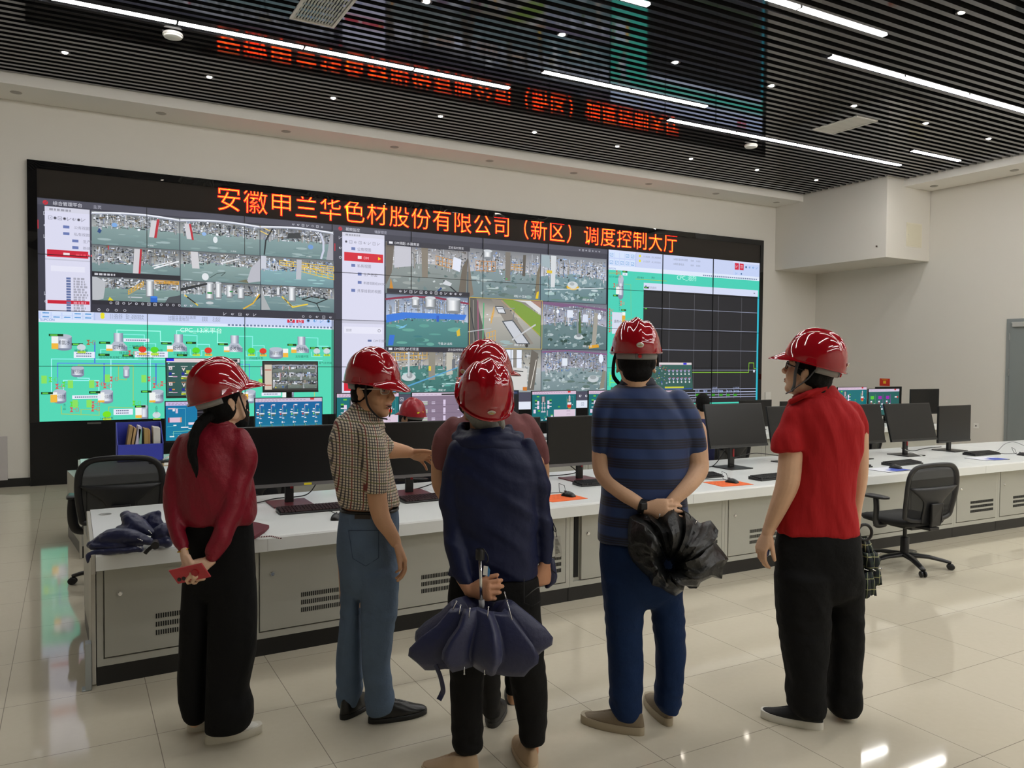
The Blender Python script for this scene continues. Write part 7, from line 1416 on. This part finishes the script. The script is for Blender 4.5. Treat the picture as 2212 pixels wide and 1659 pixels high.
def pin(A, L, par, dyc, r=.0022):
    for i, (u0, v0, u1, v1, d) in enumerate(L):
        o = MB().tube([A.Q(u0, v0, dyc+d), A.Q(u1, v1, dyc+d)], r, 8).ball(A.Q(u0, v0, dyc+d), r*1.6, None, 8, 6).build('rib_tip', m_tip, None, smooth=True); local(o, par.location, par)
# --- navy umbrella in the hand of the hooded person
A = Per(onZ(1082, 1662, 0).dot(FH)); dc = -.235
t = thing('umbrella', 'loosely folded navy umbrella hanging upside down from the hooded person hand', 'umbrella', A.Q(1042, 1400, dc), 0, 'umbrellas')
G = flute(A, [(1014, 1062, 1365, .03, 0, .2), (996, 1084, 1325, .05, 0, .7), (976, 1106, 1306, .075, 0, .8), (968, 1114, 1314, .095, 0, .9), (946, 1142, 1338, .125, 0, 1.0), (912, 1168, 1362, .15, 0, 1.05), (890, 1184, 1384, .16, 0, 1.1), (888, 1182, 1399, .16, 0, 1.1), (906, 1162, 1414, .145, 0, 1.2), (922, 1148, 1430, .125, 0, 1.3)], 9, .30, 1.0, 4, dc, wave=8)
o = MB().grid(G).build('canopy', m_umn, None, smooth=True, normals=False); o.modifiers.new('solid', 'SOLIDIFY').thickness = .0016; local(o, t.location, t)
pin(A, [(986, 1299, 978, 1318, -.05), (995, 1308, 992, 1328, -.08), (1015, 1314, 1013, 1335, -.10), (1055, 1312, 1053, 1334, -.10), (1090, 1280, 1095, 1300, .02), (1095, 1298, 1110, 1352, -.06), (981, 1449, 982, 1438, -.11), (1003, 1456, 1003, 1440, -.12), (1047, 1456, 1047, 1440, -.12), (1131, 1424, 1129, 1412, -.08)], t, dc)
def part(nm, mb, m, par, **k): o = mb.build(nm, m, None, **k); return local(o, par.location, par)
part('handle', MB().lathe([(.004, -.02), (.016, -.02), (.0175, -.012), (.0175, .012), (.014, .020), (.004, .021)], A.Q(1037, 1197, dc), 20), m_umb, t, smooth=True, angle=.7)
part('shaft', MB().tube([A.Q(1037, 1205, dc), A.Q(1040, 1300, dc)], .0058, 12), m_chrome, t, smooth=True)
part('runner', MB().tube([A.Q(1040, 1296, dc), A.Q(1041, 1306, dc), A.Q(1041, 1312, dc)], [.011, .011, .009], 12), mat('plastic_clear', 'b8b8bc', .2, alpha=.6), t, smooth=True)
for k in range(5): part('rib', MB().tube([A.Q(1040, 1306, dc), A.Q(1034+3*k, 1380, dc-.03+.01*k)], .0022, 6), m_umb, t, smooth=True)
part('strap', MB().tube(spl([A.Q(938, 1432, dc-.06), A.Q(950, 1458, dc-.07), A.Q(957, 1488, dc-.07), A.Q(954, 1500, dc-.06), A.Q(948, 1512, dc-.065)], 6), [(.0012, .010)]*25, 8), m_umn, t, smooth=True)
part('wrist_cord', MB().tube(spl([A.Q(1036, 1190, dc), A.Q(1044, 1186, dc-.01), A.Q(1053, 1200, dc-.01), A.Q(1054, 1210, dc-.01), A.Q(1050, 1216, dc-.01)], 6), .0022, 6), m_umb, t, smooth=True)
tg = part('hang_tag', MB().prism([A.Q(1045, 1222, dc-.012), A.Q(1054, 1224, dc-.012), A.Q(1053, 1244, dc-.012), A.Q(1043, 1242, dc-.012)], FH*.001), mat('tag_white', 'd8d8d6', .4), t)
part('hang_tag', MB().prism([A.Q(1054, 1222, dc-.01), A.Q(1059, 1232, dc-.01), A.Q(1057, 1245, dc-.01), A.Q(1053, 1246, dc-.01)], FH*.001), mat('tag_blue', '3a7ab0', .3), t)
# --- crumpled black umbrella of the striped polo man
A = Per(onZ(1385, 1572, 0).dot(FH)); dc = -.20
t = thing('umbrella', 'crumpled open black umbrella held behind the back of the striped polo man', 'umbrella', A.Q(1440, 1215, dc), 0, 'umbrellas')
OUT = [(1360, 1116), (1378, 1110), (1400, 1111), (1420, 1116), (1436, 1112), (1452, 1094), (1464, 1094), (1474, 1102), (1496, 1116), (1512, 1130), (1520, 1136), (1540, 1129), (1552, 1146), (1548, 1156), (1540, 1164), (1556, 1186), (1574, 1208), (1562, 1216), (1562, 1238), (1540, 1240), (1514, 1258), (1506, 1272), (1490, 1272), (1478, 1262), (1476, 1276), (1462, 1287), (1446, 1280), (1428, 1270), (1408, 1264), (1402, 1248), (1388, 1238), (1366, 1216), (1358, 1196), (1358, 1176), (1363, 1168), (1360, 1140)]
cu, cv = 1440, 1222; n = len(OUT); G = []; r = random.Random(8)
fo = [r.uniform(-1.5, 1.5) for i in range(n)]
for j in range(15):
    f = j/14; row = []
    for i in range(n*5+1):
        i0 = (i//5) % n; i1 = (i0+1) % n; q = (i % 5)/5
        u = OUT[i0][0]*(1-q)+OUT[i1][0]*q; v = OUT[i0][1]*(1-q)+OUT[i1][1]*q
        tw = .5*(1-f)+.15*noise.noise(Vector((f*3, i*.05, 1))); du, dv = u-cu, v-cv; ff = .10+.90*f
        uu = cu+(du*math.cos(tw)-dv*math.sin(tw))*ff; vv = cv+(du*math.sin(tw)+dv*math.cos(tw))*ff
        fd = fo[i0]*(1-q)+fo[i1]*q; dd = -.15*math.sin(PI*f**.75*.93)+.022*fd*f**.6+.022*noise.noise(Vector((uu*.035, vv*.035, 3)))-.02*abs(noise.noise(Vector((uu*.07, vv*.07, 8))))
        row.append(A.Q(uu, vv, dc+.06+dd))
    G.append(row)
o = part('canopy', MB().grid(G), m_umk, t, smooth=True, angle=.55, normals=False); o.modifiers.new('solid', 'SOLIDIFY').thickness = .002
b = MB()
G2 = []
for j in range(6):
    f = 1-j/5*.9; G2.append([A.Q(cu+(OUT[i % n][0]-cu)*f*.985, cv+(OUT[i % n][1]-cv)*f*.985, dc+.075+.03*(1-f)) for i in range(n+1)])
o = part('lining', MB().grid(G2), mat('umbrella_lining', '0c0c0d', .6), t, smooth=True, normals=False)
part('handle', MB().tube([A.Q(1424, 1206, dc-.02), A.Q(1412, 1214, dc-.05)], [.008, .010], 12), m_umb, t, smooth=True)
part('wrist_cord', MB().tube(spl([A.Q(1466, 1098, dc-.02), A.Q(1478, 1104, dc-.03), A.Q(1490, 1112, dc-.03), A.Q(1492, 1120, dc-.03)], 5), .002, 6), m_umb, t, smooth=True)
pin(A, [(1507, 1125, 1500, 1133, -.02), (1425, 1111, 1424, 1118, -.03)], t, dc)
# --- navy umbrella lying on the left end of the front desk
A = Per(onZ(290, 1192, ZT).dot(FH))
t = thing('umbrella', 'folded navy umbrella lying on the left end of the front desk', 'umbrella', onZ(290, 1192, ZT), 0, 'umbrellas')
def lobe(L, nm='canopy_fold'):
    b = MB()
    for P in L: A.limb(b, P, 14, .8)
    o = fuse(b, nm, m_umn, t, t.location, .006, 4, lambda p_: .004*noise.noise(p_*28)+.002*noise.noise(p_*70))
    return o
lobe([[(322, 1170, .05, 9), (285, 1160, .04, 22), (242, 1160, .03, 24), (212, 1171, .02, 16), (196, 1177, .0, 9)], [(300, 1180, .05, 8), (250, 1180, .0, 12), (200, 1181, -.02, 8)]])
lobe([[(330, 1152, .10, 7), (302, 1138, .12, 23), (281, 1122, .14, 22), (272, 1113, .15, 12)], [(318, 1148, .12, 9), (285, 1148, .10, 22), (258, 1146, .10, 12)]])
lobe([[(326, 1150, .16, 9), (328, 1130, .18, 22), (336, 1116, .19, 16), (342, 1108, .19, 7)], [(306, 1122, .18, 10), (330, 1117, .2, 14), (343, 1134, .2, 12)]])
lobe([[(330, 1168, .10, 9), (346, 1152, .12, 20), (358, 1142, .14, 18), (378, 1152, .14, 16)], [(340, 1174, .08, 8), (362, 1172, .10, 12)]])
lobe([[(305, 1186, .0, 7), (262, 1190, -.02, 8.5), (215, 1193, -.03, 9), (194, 1198, -.05, 7), (190, 1208, -.06, 6), (190, 1216, -.06, 3.5)]])
part('handle', MB().tube([A.Q(336, 1172, -.0), A.Q(335, 1179, -.06)], [.017, .019], 18), m_umb, t, smooth=True, angle=.8)
part('strap', MB().tube(spl([A.Q(330, 1180, -.055), A.Q(320, 1188, -.07), A.Q(313, 1196, -.075)], 5), [(.004, .010)]*11, 8), m_umb, t, smooth=True)
pin(A, [(327, 1152, 319, 1144, .05), (307, 1168, 297, 1163, .0), (306, 1183, 296, 1180, -.04)], t, 0)
# --- maroon folded umbrella on the desk behind the woman
t = thing('umbrella_pouch', 'small maroon cloth pouch with patterned strap on the desk beside the woman', 'pouch', onZ(565, 1160, ZT))
P = [onZ(u, v, ZT) for u, v in ((515, 1165), (550, 1166), (572, 1152), (582, 1142), (552, 1135), (515, 1135))]
part('pouch', MB().prism(P, (0, 0, .022)), mat('cloth_maroon', '5a1826', .8), t, bevel=.006)
part('strap', MB().tube([onZ(560, 1160, ZT+.006), onZ(585, 1158, ZT+.006), onZ(606, 1163, ZT+.004)], [(.010, .003)]*3, 8, up=(0, 0, 1)), chk('strap_pattern', ['3a1420', (RH, .012, .5, 'c8b0a8', .8)], 0, 0), t)
# --- navy pouch in the right hand of the hooded person, and the paper tag
A = Per(onZ(1082, 1662, 0).dot(FH))
t = thing('umbrella_cover', 'navy fabric cover hanging from the right fist of the hooded person', 'cover', A.Q(1190, 1240, .06))
b = MB(); A.loft(b, [(1180, 1198, 1206, .015, .06), (1180, 1203, 1228, .022, .06), (1178, 1204, 1245, .022, .06), (1180, 1201, 1258, .018, .06), (1176, 1186, 1272, .014, .06)]); fuse(b, 'cloth', m_umn, t, t.location, .006, 3, lambda p_: .005*noise.noise(p_*30))
part('drawstring', MB().tube(spl([A.Q(1182, 1214, .035), A.Q(1190, 1228, .035), A.Q(1201, 1238, .04)], 4), .002, 6), mat('cord_navy', '0c1020', .6), t, smooth=True)
t = thing('hang_tag', 'white printed tag hanging beside the sleeve of the hooded person', 'tag', A.Q(1206, 1180, .03))
part('card', MB().prism([A.Q(1197, 1158, .03), A.Q(1211, 1157, .03), A.Q(1214, 1198, .03), A.Q(1211, 1203, .03), A.Q(1199, 1204, .03)], FH*.0012), mat('tag_white2', 'c9c7bf', .5), t)
b = MB()
for k in range(13): b.prism([A.Q(1200, 1164+2.6*k, .0285), A.Q(1200+5+(k*7 % 6), 1164+2.6*k, .0285), A.Q(1200+5+(k*7 % 6), 1165+2.6*k, .0285), A.Q(1200, 1165+2.6*k, .0285)], FH*.001)
part('print', b, mat('print_grey', '77766f', .6), t)
part('string', MB().tube([A.Q(1203, 1160, .03), A.Q(1199, 1140, .02)], .0012, 6), mat('cord_navy', '0c1020', .6), t)
# --- green plaid umbrella of the man in red
A = Per(onZ(1775, 1563, 0).dot(FH)+.12)
m_pld = chk('plaid_green', ['10251f', (RH, .034, .5, '0a1014', .75), (Vector((0, 0, 1)), .034, .5, '0a1226', .6), (RH+Vector((0, 0, .0)), .034, .08, 'a8b088', .8), (Vector((0, 0, 1)), .05, .08, 'a8a878', .8)], 0, 0)
t = thing('umbrella', 'folded green plaid umbrella hanging at the right side of the man in red', 'umbrella', A.Q(1875, 1220, 0), 0, 'umbrellas')
for k, rg in enumerate(([(1852, 1872, 1160, .03, 0, .2), (1850, 1882, 1178, .045, 0, .6), (1850, 1890, 1202, .05, 0, .8)], [(1850, 1886, 1190, .04, -.02, .3), (1848, 1898, 1200, .05, -.02, .8), (1850, 1902, 1214, .05, -.02, 1), (1852, 1896, 1226, .045, -.02, 1)], [(1850, 1890, 1214, .04, 0, .3), (1848, 1902, 1236, .05, 0, .9), (1850, 1905, 1262, .05, 0, 1.1)], [(1850, 1880, 1232, .04, -.03, .3), (1850, 1890, 1256, .045, -.03, 1), (1852, 1893, 1284, .04, -.03, 1.2)])):
    o = part('canopy_tier', MB().grid(flute(A, rg, 7, .3, .8, 11+k)), m_pld, t, smooth=True, normals=False); o.modifiers.new('solid', 'SOLIDIFY').thickness = .0015
part('loop_handle', MB().tube([A.Q(1868+15*math.cos(a), 1150+17*math.sin(a), -.03) for a in [2*PI*k/24 for k in range(24)]], .0075, 10, loop=True), m_umb, t, smooth=True)
part('shaft', MB().tube([A.Q(1868, 1165, -.01), A.Q(1872, 1240, 0)], .006, 10), m_chrome, t, smooth=True)
pin(A, [(1902, 1194, 1894, 1198, -.05), (1904, 1228, 1895, 1228, -.05), (1868, 1230, 1876, 1232, -.07), (1885, 1230, 1892, 1233, -.07)], t, 0)
